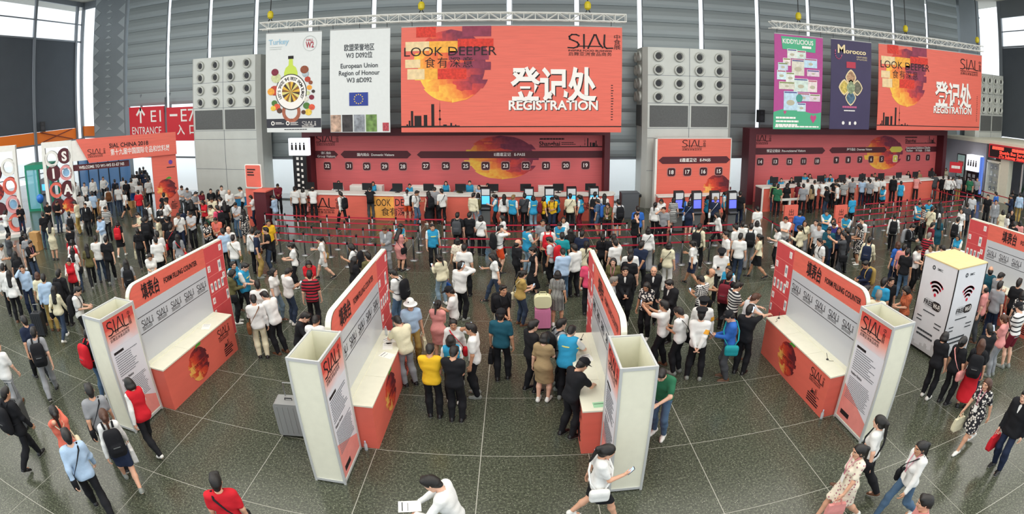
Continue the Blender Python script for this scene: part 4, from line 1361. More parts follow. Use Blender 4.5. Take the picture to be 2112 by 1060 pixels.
# arch line runs diagonally; local x to the right as seen from the hall
A0, B0 = np.array([-19.0, 22.75]), np.array([-26.5, 15.0])
DIRV = (A0 - B0) / np.linalg.norm(A0 - B0)
RZ = math.atan2(DIRV[1], DIRV[0])
def al(px, py):
    d = ray(px, py)
    u = -DIRV
    tt, s = np.linalg.solve(np.array([[d[0], -u[0]], [d[1], -u[1]]]), A0)
    return -s, CAMH + d[2] * tt           # local x (negative to the left), z
def arch(name, label, cat):
    return thing(name, label, cat, (A0[0], A0[1], 0), RZ)
t = arch('entrance_arch', 'white entrance arch with coral show header over the crowd', 'arch')
MB().box(-1.25, .2, 0, .35, 0, 3.45).obj('right_column', M_CORAL, t)
fruit(t, -.5, -.01, 1.55, .55, 0, M_PEACH, True)
MB().disc(-.15, 3.0, .12, -.012, -.004, 16).obj('emblem_print', mat('emblem_violet', '#6a3f9c', .6), t)
lines(t, -.4, -.01, 2.75, .5, 1, .1, .05, ragged=.02)
skyline(t, -.35, -.01, .75, .45)
lines(t, -.35, -.01, .7, .4, 4, .08, .04)
MB().box(-6.0, .2, .02, .4, 3.5, 4.55).obj('beam', M_WHITE, t)
MB().plate([(-4.95, 3.35), (.25, 3.42), (.25, 4.62), (-5.65, 4.62)], -.12, .02).obj('header_board', M_CORAL, t)
logo(t, -5.0, -.13, 3.72, 1.05)
txt(t, 'SIAL CHINA 2018', -2.55, -.13, 4.16, .22, M_INK, bold=.02, wd=2.3)
txt(t, '第十九届中国国际食品和饮料展', -1.9, -.13, 3.8, .25, M_WINK, bold=.01, wd=3.5)
MB().box(-6.0, -2.6, .1, .16, 2.98, 3.3).obj('welcome_board', M_MAROON, t)
txt(t, 'WELCOME TO W1-W5 E1-E7 N5', -4.25, .09, 3.14, .15, M_WINK, bold=.02, wd=2.7)

def ring_panel(name, label, x0, x1, spots, plat):
    t = arch(name, label, 'display panel')
    for a, c in ((x0, x0 + .2), (x1 - .2, x1)):
        MB().box(a, c, 0, .45, 0, 4.58).obj('upright', M_WHITE, t)
    MB().box(x0 + .2, x1 - .2, 0, .45, 4.3, 4.58).obj('top_rail', M_WHITE, t)
    MB().box(x0 - .2, x1 + .2, -.5, .9, 0, .16).obj('platform', M_WHITE, t)
    for x, z, r, kind in spots:
        if kind in 'SIAL':
            o = MB().disc(x, z, r, 0, .3, 28).obj('letter_disc', M_MAROON, t)
            txt(o, kind, x, -.01, z, r * 1.15, M_WINK, bold=.04)
        elif kind == 'p':
            fruit(t, x, .0, z, r, 0, M_PEACH)
            MB().disc(x, z, r * .98, .02, .3, 28).obj('disc', M_CORAL, t)
        else:
            MB().ring(x, z, r * .68, r, 0, .35, 28).obj('ring', M_WHITE if kind == 'w' else mat('ring_pink', '#e39a9a', .5) if kind == 'o' else M_CORAL, t)
            if kind == 'o':
                MB().disc(x, z, r * .5, .12, .14, 20).obj('emblem_print', mat('emblem_blue', '#86b5d6', .5, var=.3, vscale=2), t)
    return t
sx = [al(98, 330)[0], al(124, 330)[0]]
sx = [-7.05, -6.42]
ring_panel('letter_panel', 'white framed panel of maroon letter discs beside the arch', -7.75, -5.95, [(-7.2, 3.72, .42, 'w'), (-6.42, 3.82, .4, 'S'), (-7.15, 2.98, .42, 'I'), (-6.4, 2.95, .4, 'o'), (-7.1, 2.1, .4, 'r'), (-6.4, 2.1, .42, 'A'), (-7.08, 1.22, .42, 'L'), (-6.38, 1.25, .42, 'p')], 0)
ring_panel('letter_panel', 'white framed panel of rings and discs on a platform by the frame edge', -12.4, -9.35, [(-9.9, 3.5, .45, 'w'), (-9.9, 2.55, .45, 'r'), (-9.85, 1.6, .45, 'o'), (-9.85, .65, .45, 'r'), (-10.8, 3.3, .45, 'S'), (-10.8, 2.3, .45, 'p'), (-10.75, 1.3, .45, 'L'), (-11.7, 2.8, .45, 'I'), (-11.7, 1.8, .45, 'r'), (-11.7, .8, .45, 'w'), (-10.8, .4, .35, 'w')], 1)

# cash machine booth
x, y = -30.6, 21.4
t = thing('cash_machine', 'green glazed cash machine booth by the left glass wall', 'machine', (x, y, 0), R(35))
MB().box(-1.0, 1.0, -.9, .9, 0, .15).obj('plinth', M_GREEN, t)
MB().box(-1.0, 1.0, -.9, .9, 2.6, 2.9).obj('roof', M_GREEN, t)
for px_, py_ in ((-.95, -.85), (.95, -.85), (-.95, .85), (.95, .85), (0, -.85)):
    MB().box(px_ - .06, px_ + .06, py_ - .06, py_ + .06, .15, 2.6).obj('post', M_GREEN, t)
MB().box(-.9, -.05, -.87, -.85, .15, 2.6).obj('pane', mat('cyan_pane', '#7fd0e0', .1, alpha=.6), t)
MB().box(.1, .88, -.8, .1, .15, 1.95).obj('machine_body', mat('atm_grey', '#6f747b', .4), t)
MB().box(.2, .78, -.83, -.8, 1.25, 1.65).obj('screen', M_SCREEN, t)
MB().box(.2, .78, -.9, -.8, .95, 1.05).obj('keypad', M_BLACK, t)
t = thing('balloon', 'blue round balloon on a stick beside the cash machine', 'balloon', (*gz(87, 440), 0))
MB().lathe([(.02, 0), (.2, .12), (.27, .3), (.24, .48), (.1, .58), (.02, .6)], 16, (0, 0, .6)).obj('bulb', mat('balloon_blue', '#2f7fe0', .25), t, smooth=True)
MB().tube([(0, 0, 0), (0, 0, .62)], .012).obj('stick', M_WINK, t)

# dark glass doors beyond the arch
t = struct('door_1', MB().box(-33.9, -27.4, 27.6, 27.75, 2.55, 2.75).box(-33.9, -27.4, 27.6, 27.75, 0, .1), M_FRAME)
for k in range(5):
    a = -33.8 + k * 1.28
    MB().box(a, a + 1.16, 27.66, 27.7, .1, 2.55).obj('pane', M_GLASSD, t)
    MB().box(a - .06, a, 27.6, 27.75, 0, 2.6).obj('stile', M_BLACK, t)
struct('wall_corridor', MB().box(-40.0, -20.6, 57, 57.2, 0, 5), M_WHITE)
# red posts and flags outside the doors
for k, px in enumerate((400, 408)):
    x, z = ay(px, 345, 29)
    t = thing('outdoor_flag', 'red vertical flag standing outside the bright doors', 'flag', (x, 29.6, 0), 0, 'flags outside')
    MB().cyl((0, 0, 0), (0, 0, 2.7), .03).obj('pole', M_STEEL, t)
    MB().box(.03, .3, -.01, .01, .5, 2.65).obj('cloth', M_RED, t)

# counters, signs and boards along the back
def place(px, py, z=0):
    return gz(px, py, z)
x, y = gz(512, 440)
t = thing('service_table', 'white service table with blue front by the grey tower', 'table', (x, y, 0))
MB().box(-.7, .7, -.3, .3, 1.0, 1.06).obj('top', M_WHITE, t)
MB().box(-.66, .66, -.26, .26, .45, 1.0).obj('front', mat('table_blue', '#2b7fb0', .5), t)
for sx_ in (-1, 1):
    MB().box(sx_ * .62 - .03, sx_ * .62 + .03, -.25, .25, 0, .45).obj('leg', M_STEEL, t)
x, y = gz(533, 478)
t = thing('service_stand', 'maroon stand with a coral placard next to the white service table', 'stand', (x, y + .4, 0))
MB().box(-.12, .55, -.3, .5, 0, 1.9).obj('cabinet', M_MAROON, t)
MB().box(-.15, .6, -.35, .55, 1.9, 1.96).obj('top', M_CORALD, t)
MB().box(-1.0, -.12, .4, .46, 0, 1.9).obj('wing', M_CORALD, t)
MB().plate(rrect(-.42, 2.55, .95, 1.15, .08), .3, .36).obj('placard_frame', M_WHITE, t)
MB().plate(rrect(-.42, 2.55, .85, 1.05, .06), .28, .31).obj('placard', M_CORALD, t)
lines(t, -.75, .27, 2.9, .5, 3, .13, .06)
x, y = gz(607, 442)
t = thing('direction_board', 'tall black board under a white lit toilet sign box', 'sign', (x, 25.7, 0))
MB().box(-.42, .42, -.08, .08, 0, 3.05).obj('board', M_BLACK, t)
MB().box(-.62, .62, -.15, .15, 3.05, 4.0).obj('light_box', M_LITW, t)
ic = MB()
for k in range(4):
    xx = -.4 + k * .25
    ic.disc(xx, 3.72, .045, -.01, 0, 10).plate([(xx - .07, 3.35), (xx + .07, 3.35), (xx + .05, 3.66), (xx - .05, 3.66)], -.01, 0)
ic.obj('icon', M_INK, t, (0, -.15, 0))
b = MB()
for k in range(8):
    b.box(-.2, -.05, -.004, 0, 2.8 - k * .3, 2.95 - k * .3).box(.08, .2, -.004, 0, 2.8 - k * .33, 2.95 - k * .33)
b.obj('board_print', M_WINK, t, (0, -.08, 0), kind='stuff')
x, y = gz(1303, 433)
t = thing('waste_bin', 'brown waste bin lined with a black bag by the glass door', 'bin', (x, y, 0))
MB().add([(-.34, -.3, 0), (.34, -.3, 0), (.34, .3, 0), (-.34, .3, 0), (-.38, -.34, .8), (.38, -.34, .8), (.38, .34, .8), (-.38, .34, .8)], [(3, 2, 1, 0), (4, 5, 6, 7), (0, 1, 5, 4), (1, 2, 6, 5), (2, 3, 7, 6), (3, 0, 4, 7)]).obj('body', mat('bin_brown', '#6a5330', .6), t)
MB().box(-.42, .42, -.38, .38, .78, .92).obj('liner', M_BLACK, t)
x, y = gz(1262, 455)
t = thing('equipment_cabinet', 'dark grey cabinet at the rounded end of the main desk', 'cabinet', (x + .95, y + .5, 0))
MB().box(-.45, .45, -.3, .3, 0, 1.35).obj('body', mat('cabinet_grey', '#4c4f54', .5), t)
MB().box(-.42, .42, -.32, -.3, .08, 1.28).obj('door', mat('cabinet_grey2', '#565a5f', .5), t)
x, y = gz(1626, 442)
t = thing('floor_stand', 'white T-shaped floor stand below number 13', 'stand', (x, y, 0))
MB().box(-.9, .9, -.08, .08, .78, .88).obj('bar', M_WHITE, t)
MB().box(-.06, .06, -.06, .06, .05, .78).obj('leg', M_WHITE, t)
MB().box(-.25, .25, -.25, .25, 0, .05).obj('foot', M_WHITE, t)
for px, py in ((88, 262), (1568, 240)):
    if px < 100:
        yy, zz = ax(px, py, -35.8)
        t = thing('wall_speaker', 'black speaker on the left wall mullion', 'speaker', (-35.8, yy, zz - .35), R(60), 'wall speakers')
        bk = MB().box(-.1, .1, 0, .35, .3, .4)
    else:
        xx, zz = ay(px, py, 27.75)
        t = thing('wall_speaker', 'black speaker on the back wall above number 14', 'speaker', (xx, 27.75, zz - .35), 0, 'wall speakers')
        bk = MB().box(-.1, .1, 0, .3, .3, .4)
    MB().box(-.22, .22, -.2, .1, 0, .75).obj('cabinet', M_BLACK, t)
    MB().disc(0, .28, .15, -.215, -.2, 16).disc(0, .58, .07, -.215, -.2, 12).obj('driver', mat('driver_grey', '#33343a', .5), t)
    bk.obj('bracket', M_FRAME, t)

# ================================================================== shop side on the right (wall plane x = 32, faces left)
def shop(name, label, cat, y, group=None):
    return thing(name, label, cat, (32.0, y, 0), -math.pi / 2, group)
def sh(px, py):
    y, z = ax(px, py, 32.0)
    return y, z
t = thing('led_sign', 'long red LED shuttle bus sign above the glass shop', 'sign', (31.96, 23.1, 0), -math.pi / 2)
# local x runs towards -y
MB().box(0, 6.2, -.12, .0, 2.92, 3.84).obj('housing', mat('led_frame', '#d8404a', .5), t)
MB().box(.12, 6.1, -.14, -.12, 3.0, 3.74).obj('display', mat('led_dark', '#30282a', .4), t)
txt(t, 'Shuttle Bus Service', 2.35, -.15, 3.35, .2, M_LED, bold=.02, wd=2.6)
txt(t, '(To Subway Station)', 2.35, -.15, 3.1, .2, M_LED, bold=.02, wd=2.6)
lines(t, .35, -.15, 3.7, 1.1, 1, .2, .2, M_LED, ragged=.02)
lines(t, 2.2, -.15, 3.7, 1.6, 1, .2, .2, M_LED, ragged=.02)
for k, (p0, p1, p2, lab, col, lit) in enumerate((((1976, 316), (1993, 317), 365, 'tall black-framed teal and white poster on the grey wall', '#bfe0dc', 0), ((1994, 343), (2010, 344), 375, 'short white poster with a red block on the grey wall', '#d9ecea', 0))):
    ya, za = sh(*p0)
    yb, zb = sh(*p1)
    zl = max(.4, sh(p0[0], p2)[1])
    t = thing('wall_poster', lab, 'poster', (31.98, ya, 0), -math.pi / 2, 'posters on the grey wall')
    wd = ya - yb
    MB().box(0, wd, -.04, 0, zl, za).obj('frame', M_BLACK if k == 0 else M_WHITE, t)
    MB().box(.07, wd - .07, -.05, -.03, zl + .07, za - .07).obj('sheet', mat('poster%d' % k, col, .5, var=.15, vscale=1.5), t)
    MB().box(.15, wd - .15, -.055, -.045, zl + (za - zl) * .5, zl + (za - zl) * .7).obj('print_block', mat('poster_red', '#c8605a', .6), t)
    lines(t, .15, -.055, zl + (za - zl) * .4, wd * .6, 4, .1, .05)
ya = sh(2013, 330)[0]
t = thing('charging_kiosk', 'black charging kiosk under a white lit sign with figures', 'kiosk', (31.7, 24.3, 0), -math.pi / 2)
MB().box(-.55, .55, -.25, .25, 0, 1.75).obj('cabinet', M_BLACK, t)
for i in range(2):
    for j in range(4):
        MB().box(-.35 + i * .45, -.1 + i * .45, -.27, -.25, .35 + j * .33, .58 + j * .33).obj('locker_window', mat('locker_grey', '#9ea3a8', .4), t)
MB().box(-.62, .62, -.3, .3, 1.78, 2.9).obj('light_box', M_LITW, t)
ic = MB()
for k in range(4):
    xx = -.4 + k * .26
    ic.disc(xx, 2.5, .05, -.01, 0, 10).plate([(xx - .07, 2.12), (xx + .07, 2.12), (xx + .05, 2.44), (xx - .05, 2.44)], -.01, 0)
ic.obj('icon', M_INK, t, (0, -.3, 0))
t = thing('blue_banner_stand', 'narrow blue lit banner beside the charging kiosk', 'banner stand', (31.6, 23.5, 0), -math.pi / 2)
MB().box(-.1, .12, -.12, .12, .3, 2.85).obj('panel', mat('banner_blue', '#5f86e6', .4, emit=.35), t)
MB().box(-.13, .15, -.18, .18, 0, .3).obj('base', M_BLACK, t)
t = thing('glass_cabinet', 'cream shop corner with a lit glass display window', 'cabinet', (32.05, 23.3, 0), -math.pi / 2)
MB().box(0, 1.3, -.05, .9, 0, .58).box(0, .1, -.05, .9, .58, 2.6).box(1.2, 1.3, -.05, .9, .58, 2.6).box(0, 1.3, -.05, .9, 2.55, 2.7).box(0, 1.3, .85, .9, .58, 2.55).obj('carcass', M_CREAM, t)
for z in (1.1, 1.6, 2.1):
    MB().box(.1, 1.2, .0, .85, z - .012, z + .012).obj('shelf', M_GLASS, t)
MB().box(.1, 1.2, -.03, -.02, .6, 2.55).obj('pane', M_GLASS, t)
for k in range(12):
    b = MB().box(-.09, .09, -.06, .06, 0, random.uniform(.15, .35)).box(-.06, .06, -.065, -.06, .04, .12, 1)
    z = (.6, 1.112, 1.612, 2.112)[k % 4]
    b.obj('boxed_product', [mat('product%d' % (k % 4), ('#3c4a52', '#7d8a8c', '#c7cfcf', '#55626c')[k % 4], .5), M_WINK], None, (32.05 + .35, 23.3 - .25 - (k // 4) * .38, z), (0, 0, -math.pi / 2), label='small boxed product on the glass cabinet shelves', cat='product', group='products in the glass cabinet')
struct('window_33', MB().box(32, 32.1, 19.9, 20.0, 0, 2.9).box(32, 32.1, 17, 17.1, 0, 2.9).box(32, 32.1, 14, 20, 2.8, 2.9), M_ALU)
struct('wall_shop_pier', MB().box(32.02, 32.6, 21.2, 22.0, 0, 2.9), M_CREAM)
x, y = 33.4, 21.6
t = thing('potted_plant', 'dark-leaved potted plant inside the shop doorway', 'plant', (x, 20.7, 0))
MB().lathe([(.16, 0), (.22, .45), (.2, .47)], 14).obj('pot', M_CREAM, t)
for k in range(11):
    an = k * 2.4
    l = random.uniform(.7, 1.1)
    ca, sa = math.cos(an), math.sin(an)
    b = MB().add([(0, 0, .45), (ca * .12 - sa * .06, sa * .12 + ca * .06, .45 + l * .5), (ca * .3, sa * .3, .45 + l), (ca * .12 + sa * .06, sa * .12 - ca * .06, .45 + l * .5)], [(0, 1, 2, 3), (3, 2, 1, 0)])
    b.obj('leaf', mat('dark_leaf', '#24402c', .5), t)
x, y = gz(2010, 420)
t = thing('red_placard', 'small red placard on a stand before the posters', 'placard', (30.6, 25.3, 0), R(-50))
MB().cyl((0, 0, 0), (0, 0, 1.6), .03).obj('pole', M_STEEL, t)
MB().lathe([(.2, 0), (.2, .03)], 14).obj('base', M_BLACK, t)
MB().box(-.5, .5, -.03, .03, 1.55, 2.3).obj('board', M_RED, t)
lines(t, -.35, -.035, 2.05, .7, 1, .2, .2, M_WINK, ragged=.02)
x, y = gz(1962, 520, .74)
t = thing('volunteer_table', 'white volunteer table between the free internet box and a counter', 'table', (x, y, 0))
MB().box(-.7, .7, -.35, .35, .7, .74).obj('top', M_WHITE, t)
for sx_ in (-1, 1):
    for sy_ in (-1, 1):
        MB().cyl((sx_ * .62, sy_ * .28, 0), (sx_ * .62, sy_ * .28, .7), .02).obj('leg', M_STEEL, t)

# ================================================================== luggage and small things
def suitcase(px, py, label, m, h=.62, rz=0., handle=0., soft=False, base=True, wd=.42, dp=.26):
    x, y = gz(px, py)
    t = thing('suitcase', label, 'suitcase', (x, y, 0), rz, 'wheeled suitcases')
    z0 = .06
    b = MB()
    pts = rrect(0, z0 + h / 2, wd, h, .05)
    b.plate(pts, -dp / 2, dp / 2)
    b.obj('shell', m, t)
    rb = MB()
    for k in range(5):
        xx = -wd * .38 + k * wd * .19
        rb.box(xx - .012, xx + .012, -dp / 2 - .008, -dp / 2, z0 + .06, z0 + h - .06)
    rb.obj('rib', m, t)
    MB().tube([(-.07, 0, z0 + h), (-.07, 0, z0 + h + .035), (.07, 0, z0 + h + .035), (.07, 0, z0 + h)], .012).obj('carry_handle', M_BLACK, t)
    for sx_ in (-1, 1):
        for sy_ in (-1, 1):
            MB().cyl((sx_ * wd * .4 - .015, sy_ * dp * .35, .03), (sx_ * wd * .4 + .015, sy_ * dp * .35, .03), .03, n=10).obj('wheel', M_BLACK, t)
            MB().box(sx_ * wd * .4 - .02, sx_ * wd * .4 + .02, sy_ * dp * .35 - .02, sy_ * dp * .35 + .02, .03, z0 + .01).obj('wheel_fork', M_BLACK, t)
    if handle:
        MB().tube([(-.1, dp * .4, z0 + h - .03), (-.1, dp * .4, z0 + h + handle), (.1, dp * .4, z0 + h + handle), (.1, dp * .4, z0 + h - .03)], .012).obj('pull_handle', M_STEEL, t)
    return t
suitcase(612, 893, 'silver upright suitcase with raised handle beside a notice column', mat('silver_shell', '#a2a4a3', .35, .4), .74, R(8), .3, wd=.56, dp=.34)
tp = suitcase(1119, 677, 'pink suitcase carrying a cream bag beside the striped dress', mat('pink_shell', '#d987b0', .35), .55, R(2), .0, wd=.42, dp=.25)
suitcase(87, 692, 'black soft suitcase beside a person in khaki trousers', mat('black_case', '#22252a', .6), .66, R(30), .2, wd=.38)
suitcase(48, 880, 'dark grey cabin suitcase pulled along by the frame edge', mat('grey_case', '#4b4d4e', .5), .56, R(30), .4, wd=.4)
suitcase(1254 - 16, 660, 'small beige wheeled case by the counter wing', mat('beige_case', '#cfc6a4', .5), .42, 0, .3, wd=.3, dp=.2)
t = thing('travel_bag', 'cream soft travel bag resting on the pink suitcase', 'bag', (tp.location.x, tp.location.y, .06 + .55 + .047))
MB().plate(rrect(0, .17, .46, .34, .12), -.12, .12).obj('body', mat('cream_bag', '#dcdcb4', .7, bump=.2), t)
MB().tube([(-.1, 0, .33), (-.08, 0, .43), (.08, 0, .43), (.1, 0, .33)], .014).obj('handle', mat('cream_bag2', '#b9b98e', .7), t)
for px, py, n_, lab in ((78, 515, 2, 'brown cardboard carton stacked beside a person in black t-shirt'), (200, 440, 2, 'brown cardboard carton stacked near the arch'), (270, 428, 1, 'brown cardboard carton beside the red shirt near the arch')):
    x, y = gz(px, py)
    for k in range(n_):
        t = thing('carton', lab, 'carton', (x, y, k * .42), R(10 + 7 * k), 'cardboard cartons')
        MB().box(-.26, .26, -.2, .2, 0, .42).obj('box', M_CARD, t)
        MB().box(-.265, .265, -.03, .03, .41, .424).obj('tape', mat('tape', '#d7b98a', .4), t)
BOT = [MB().lathe([(.03, 0), (.033, .02), (.033, .14), (.013, .19), (.013, .2)], 12).mesh('body', mat('bottle_clear', '#cfdbe0', .1, alpha=.55), True), MB().lathe([(.015, .2), (.015, .225)], 10).mesh('cap', mat('cap_blue', '#c8d4e6', .4))]
def bottle(x, y, z, label):
    t = thing('water_bottle', label, 'bottle', (x, y, z))
    link('body', BOT[0], t)
    link('cap', BOT[1], t)
bottle(-2.78, 6.98, 0, 'water bottle on the floor at the end of the counter beside the silver suitcase')
bottle(1.28, 6.9, 0, 'water bottle on the floor beside the walking phone user')
bottle(5.95, 7.02, 0, 'water bottle on the floor between the last empty counter and its column')
bottle(-2.95, 9.8, 1.0, 'water bottle standing on the far end of a cream desktop')
bottle(-2.8, 9.6, 1.0, 'water bottle beside a paper form on a cream desktop')
def sheet(x, y, z, label, rz=0., w_=.21, h_=.3, m=M_PAPER):
    o = MB().box(-w_ / 2, w_ / 2, -h_ / 2, h_ / 2, 0, .004).box(-w_ / 2 + .02, w_ / 2 - .02, h_ / 2 - .06, h_ / 2 - .045, .004, .0045, 1).box(-w_ / 2 + .02, w_ / 2 - .04, .02, .028, .004, .0045, 1).obj('paper_form', [m, M_TINK], None, (x, y, z), (0, 0, rz), label=label, cat='paper', group='paper forms on desks')
    return o
for x, y, rz, lab in ((-7.4, 9.2, .4, 'paper form lying on the desk of the counter by the arch'), (-2.8, 9.3, .2, 'white paper form on the desk near the cream shirt'), (-2.72, 8.9, 1.2, 'white paper form on the desk near the cream shirt'), (-2.85, 9.55, .8, 'white paper form on the desk near the cream shirt'), (1.35, 8.9, .3, 'white paper form under the blue vest elbow')):
    sheet(x, y, 1.0, lab, rz)
sheet(1.36, 7.22, 1.0, 'green paper folder on the near corner of the desk', .05, .24, .16, mat('folder_green', '#9fd0a8', .6))
def pen(x, y, label, rz):
    t = thing('desk_pen', label, 'pen', (x, y, 1.0), rz, 'pens on stands')
    MB().lathe([(.03, 0), (.03, .012), (.008, .03)], 12).obj('stand', M_BLACK, t)
    MB().cyl((0, 0, .02), (.05, 0, .15), .006, n=6).obj('pen', M_BLACK, t)
    MB().tube([(0, 0, .01), (-.06, .05, .006), (-.16, .02, .006), (-.24, .06, .006)], .004, 4).obj('cord', M_BLACK, t)
pen(1.32, 9.7, 'black pen on a corded stand beside the blue vest', 0)
pen(6.25, 7.7, 'black pen on a corded stand on the empty desk near the column', 2.4)
pen(6.2, 9.9, 'black pen on a corded stand where a leaning person rests an arm', 1.)

# ================================================================== people: one smooth surface per body, grown from a posed skeleton
class Vol:
    def __init__(s, lo, hi, h):
        s.lo, s.h = np.array(lo, np.float32), h
        s.n = np.ceil((np.array(hi) - np.array(lo)) / h).astype(int) + 1
        s.ax = [s.lo[k] + h * np.arange(s.n[k], dtype=np.float32) for k in range(3)]
        s.v = np.full(s.n, 1., np.float32)
    def sub(s, lo, hi):
        sl = []
        for k in range(3):
            a = max(0, int(math.floor((lo[k] - s.lo[k]) / s.h)))
            b = min(s.n[k], int(math.ceil((hi[k] - s.lo[k]) / s.h)) + 1)
            if b <= a:
                return None
            sl.append(slice(a, b))
        return tuple(sl)
    def cone(s, a, b, r0, r1=None, k=.035, q=(1, 1, 1), op='u'):
        a, b = np.array(a, np.float32), np.array(b, np.float32)
        r1 = r0 if r1 is None else r1
        m = (max(r0, r1) + k + 2.5 * s.h) / min(q) if min(q) < 1 else max(r0, r1) + k + 2.5 * s.h
        sl = s.sub(np.minimum(a, b) - m, np.maximum(a, b) + m)
        if sl is None:
            return s
        X, Y, Z = np.meshgrid(s.ax[0][sl[0]], s.ax[1][sl[1]], s.ax[2][sl[2]], indexing='ij', sparse=True)
        ab = b - a
        l2 = float(ab @ ab) + 1e-9
        t = np.clip(((X - a[0]) * ab[0] + (Y - a[1]) * ab[1] + (Z - a[2]) * ab[2]) / l2, 0, 1)
        d = np.sqrt(((X - a[0] - t * ab[0]) * q[0]) ** 2 + ((Y - a[1] - t * ab[1]) * q[1]) ** 2 + ((Z - a[2] - t * ab[2]) * q[2]) ** 2) - (r0 + (r1 - r0) * t)
        v = s.v[sl]
        if op == 'u':
            hh = np.clip(.5 + .5 * (v - d) / k, 0, 1)
            s.v[sl] = v + (d - v) * hh - k * hh * (1 - hh)
        else:
            hh = np.clip(.5 - .5 * (v + d) / k, 0, 1)
            s.v[sl] = v + (-d - v) * hh + k * hh * (1 - hh)
        return s
    def clip(s, fn):
        X, Y, Z = np.meshgrid(*s.ax, indexing='ij', sparse=True)
        s.v = np.maximum(s.v, fn(X, Y, Z).astype(np.float32))
        return s
    def wrinkle(s, amp, seed=0.):
        X, Y, Z = np.meshgrid(*s.ax, indexing='ij', sparse=True)
        s.v = s.v + amp * (np.sin(X * 23 + Z * 31 + seed) + np.sin(Y * 27 - Z * 19 + seed * 1.7) + .7 * np.sin(Z * 52 + X * 17 + seed)).astype(np.float32)
        return s
    def surf(s):
        v = s.v
        cs = np.array(v.shape) - 1
        cid, pts, quads = [], [], []
        for k in range(3):
            o1, o2 = ((1, 2), (2, 0), (0, 1))[k]
            s0, s1 = [slice(None)] * 3, [slice(None)] * 3
            s0[k], s1[k] = slice(0, -1), slice(1, None)
            a, b = v[tuple(s0)], v[tuple(s1)]
            idx = np.argwhere((a < 0) != (b < 0))
            idx = idx[(idx[:, o1] > 0) & (idx[:, o1] < v.shape[o1] - 1) & (idx[:, o2] > 0) & (idx[:, o2] < v.shape[o2] - 1)]
            av, bv = a[tuple(idx.T)], b[tuple(idx.T)]
            p = idx.astype(np.float64)
            p[:, k] += av / (av - bv)
            c = []
            for d1, d2 in ((-1, -1), (0, -1), (0, 0), (-1, 0)):
                q = idx.copy()
                q[:, o1] += d1
                q[:, o2] += d2
                c.append((q[:, 0] * cs[1] + q[:, 1]) * cs[2] + q[:, 2])
                cid.append(c[-1])
                pts.append(p)
            qd = np.stack(c, 1)
            fl = av >= 0
            qd[fl] = qd[fl][:, ::-1]
            quads.append(qd)
        cid, pts, quads = np.concatenate(cid), np.concatenate(pts), np.concatenate(quads)
        u, inv = np.unique(cid, return_inverse=True)
        cnt = np.bincount(inv)
        vs = np.stack([np.bincount(inv, pts[:, k]) / cnt for k in range(3)], 1)
        lut = np.searchsorted(u, quads)
        return vs * s.h + s.lo, lut
def np_mesh(name, parts, nm=1):
    """parts: list of (verts, quads, material index or array)"""
    V, F, Mi, o = [], [], [], 0
    for v, f, m in parts:
        V.append(v)
        F.append(f + o)
        Mi.append(np.full(len(f), m) if np.isscalar(m) else m)
        o += len(v)
    V, F, Mi = np.concatenate(V), np.concatenate(F), np.concatenate(Mi)
    me = bpy.data.meshes.new(name)
    me.vertices.add(len(V))
    me.vertices.foreach_set('co', V.astype(np.float32).ravel())
    me.loops.add(len(F) * 4)
    me.loops.foreach_set('vertex_index', F.astype(np.int32).ravel())
    me.polygons.add(len(F))
    me.polygons.foreach_set('loop_start', np.arange(0, len(F) * 4, 4, dtype=np.int32))
    for k in range(nm):
        me.materials.append(None)
    me.polygons.foreach_set('material_index', Mi.astype(np.int32))
    me.polygons.foreach_set('use_smooth', np.ones(len(F), bool))
    me.update(calc_edges=True)
    return me
def rx(a):
    c, s = math.cos(a), math.sin(a)
    return np.array([[1, 0, 0], [0, c, -s], [0, s, c]])
def rzm(a):
    c, s = math.cos(a), math.sin(a)
    return np.array([[c, -s, 0], [s, c, 0], [0, 0, 1]])

# ---- head (origin at its centre, face towards +y, crown at z=.12, chin at z=-.115)
def make_head(sex):
    v = Vol((-.12, -.14, -.2), (.12, .16, .15), .0085)
    f = sex == 'f'
    v.cone((0, -.015, .03), (0, .005, .03), .088, k=.02, q=(1.13, .95, 1))
    v.cone((0, .03, -.03), (0, .05, -.07), .06, .043, .04, q=(1.0 if not f else 1.06, 1, 1))
    v.cone((-.03, .045, -.085), (.03, .045, -.085), .022, k=.04)
    v.cone((0, -.02, -.05), (0, -.03, -.17), .052 if not f else .045, .054 if not f else .046, .03)
    v.cone((0, .088, .02), (0, .107, -.022), .007, .013, .014)           # nose
    v.cone((-.012, .093, -.026), (.012, .093, -.026), .009, k=.01)
    v.cone((-.04, .075, .036), (.04, .075, .036), .012, k=.025)           # brow
    for s in (-1, 1):
        v.cone((s * .034, .1, .014), (s * .034, .098, .014), .013, k=.014, op='s')
        v.cone((s * .085, -.012, .012), (s * .083, -.006, -.02), .012, .009, .01, q=(1.4, 1, 1))   # ear
        v.cone((s * .045, .05, -.01), (s * .04, .055, -.025), .025, k=.03)     # cheek
    v.cone((-.016, .086, -.052), (.016, .086, -.052), .0095, k=.008)       # lips
    vs, q = v.surf()
    c = vs[q].mean(1)
    lip = (np.abs(c[:, 0]) < .024) & (np.abs(c[:, 2] + .052) < .0095) & (c[:, 1] > .076)
    mi = np.where(lip, 1, 0)
    brow = (np.abs(np.abs(c[:, 0]) - .036) < .02) & (np.abs(c[:, 2] - .042) < .006) & (c[:, 1] > .06)
    mi[brow] = 2
    parts = [(vs, q, mi)]
    for s in (-1, 1):
        for r, y, m in ((.0108, .0815, 3), (.0072, .0875, 2)):
            e = Vol((s * .034 - .03, .05, -.02), (s * .034 + .03, .12, .05), .005)
            e.cone((s * .034, y, .014), (s * .034, y + .0005, .014), r, k=.002)
            a, b = e.surf()
            parts.append((a, b, m))
    return parts
HEADS = {s: make_head(s) for s in 'mf'}

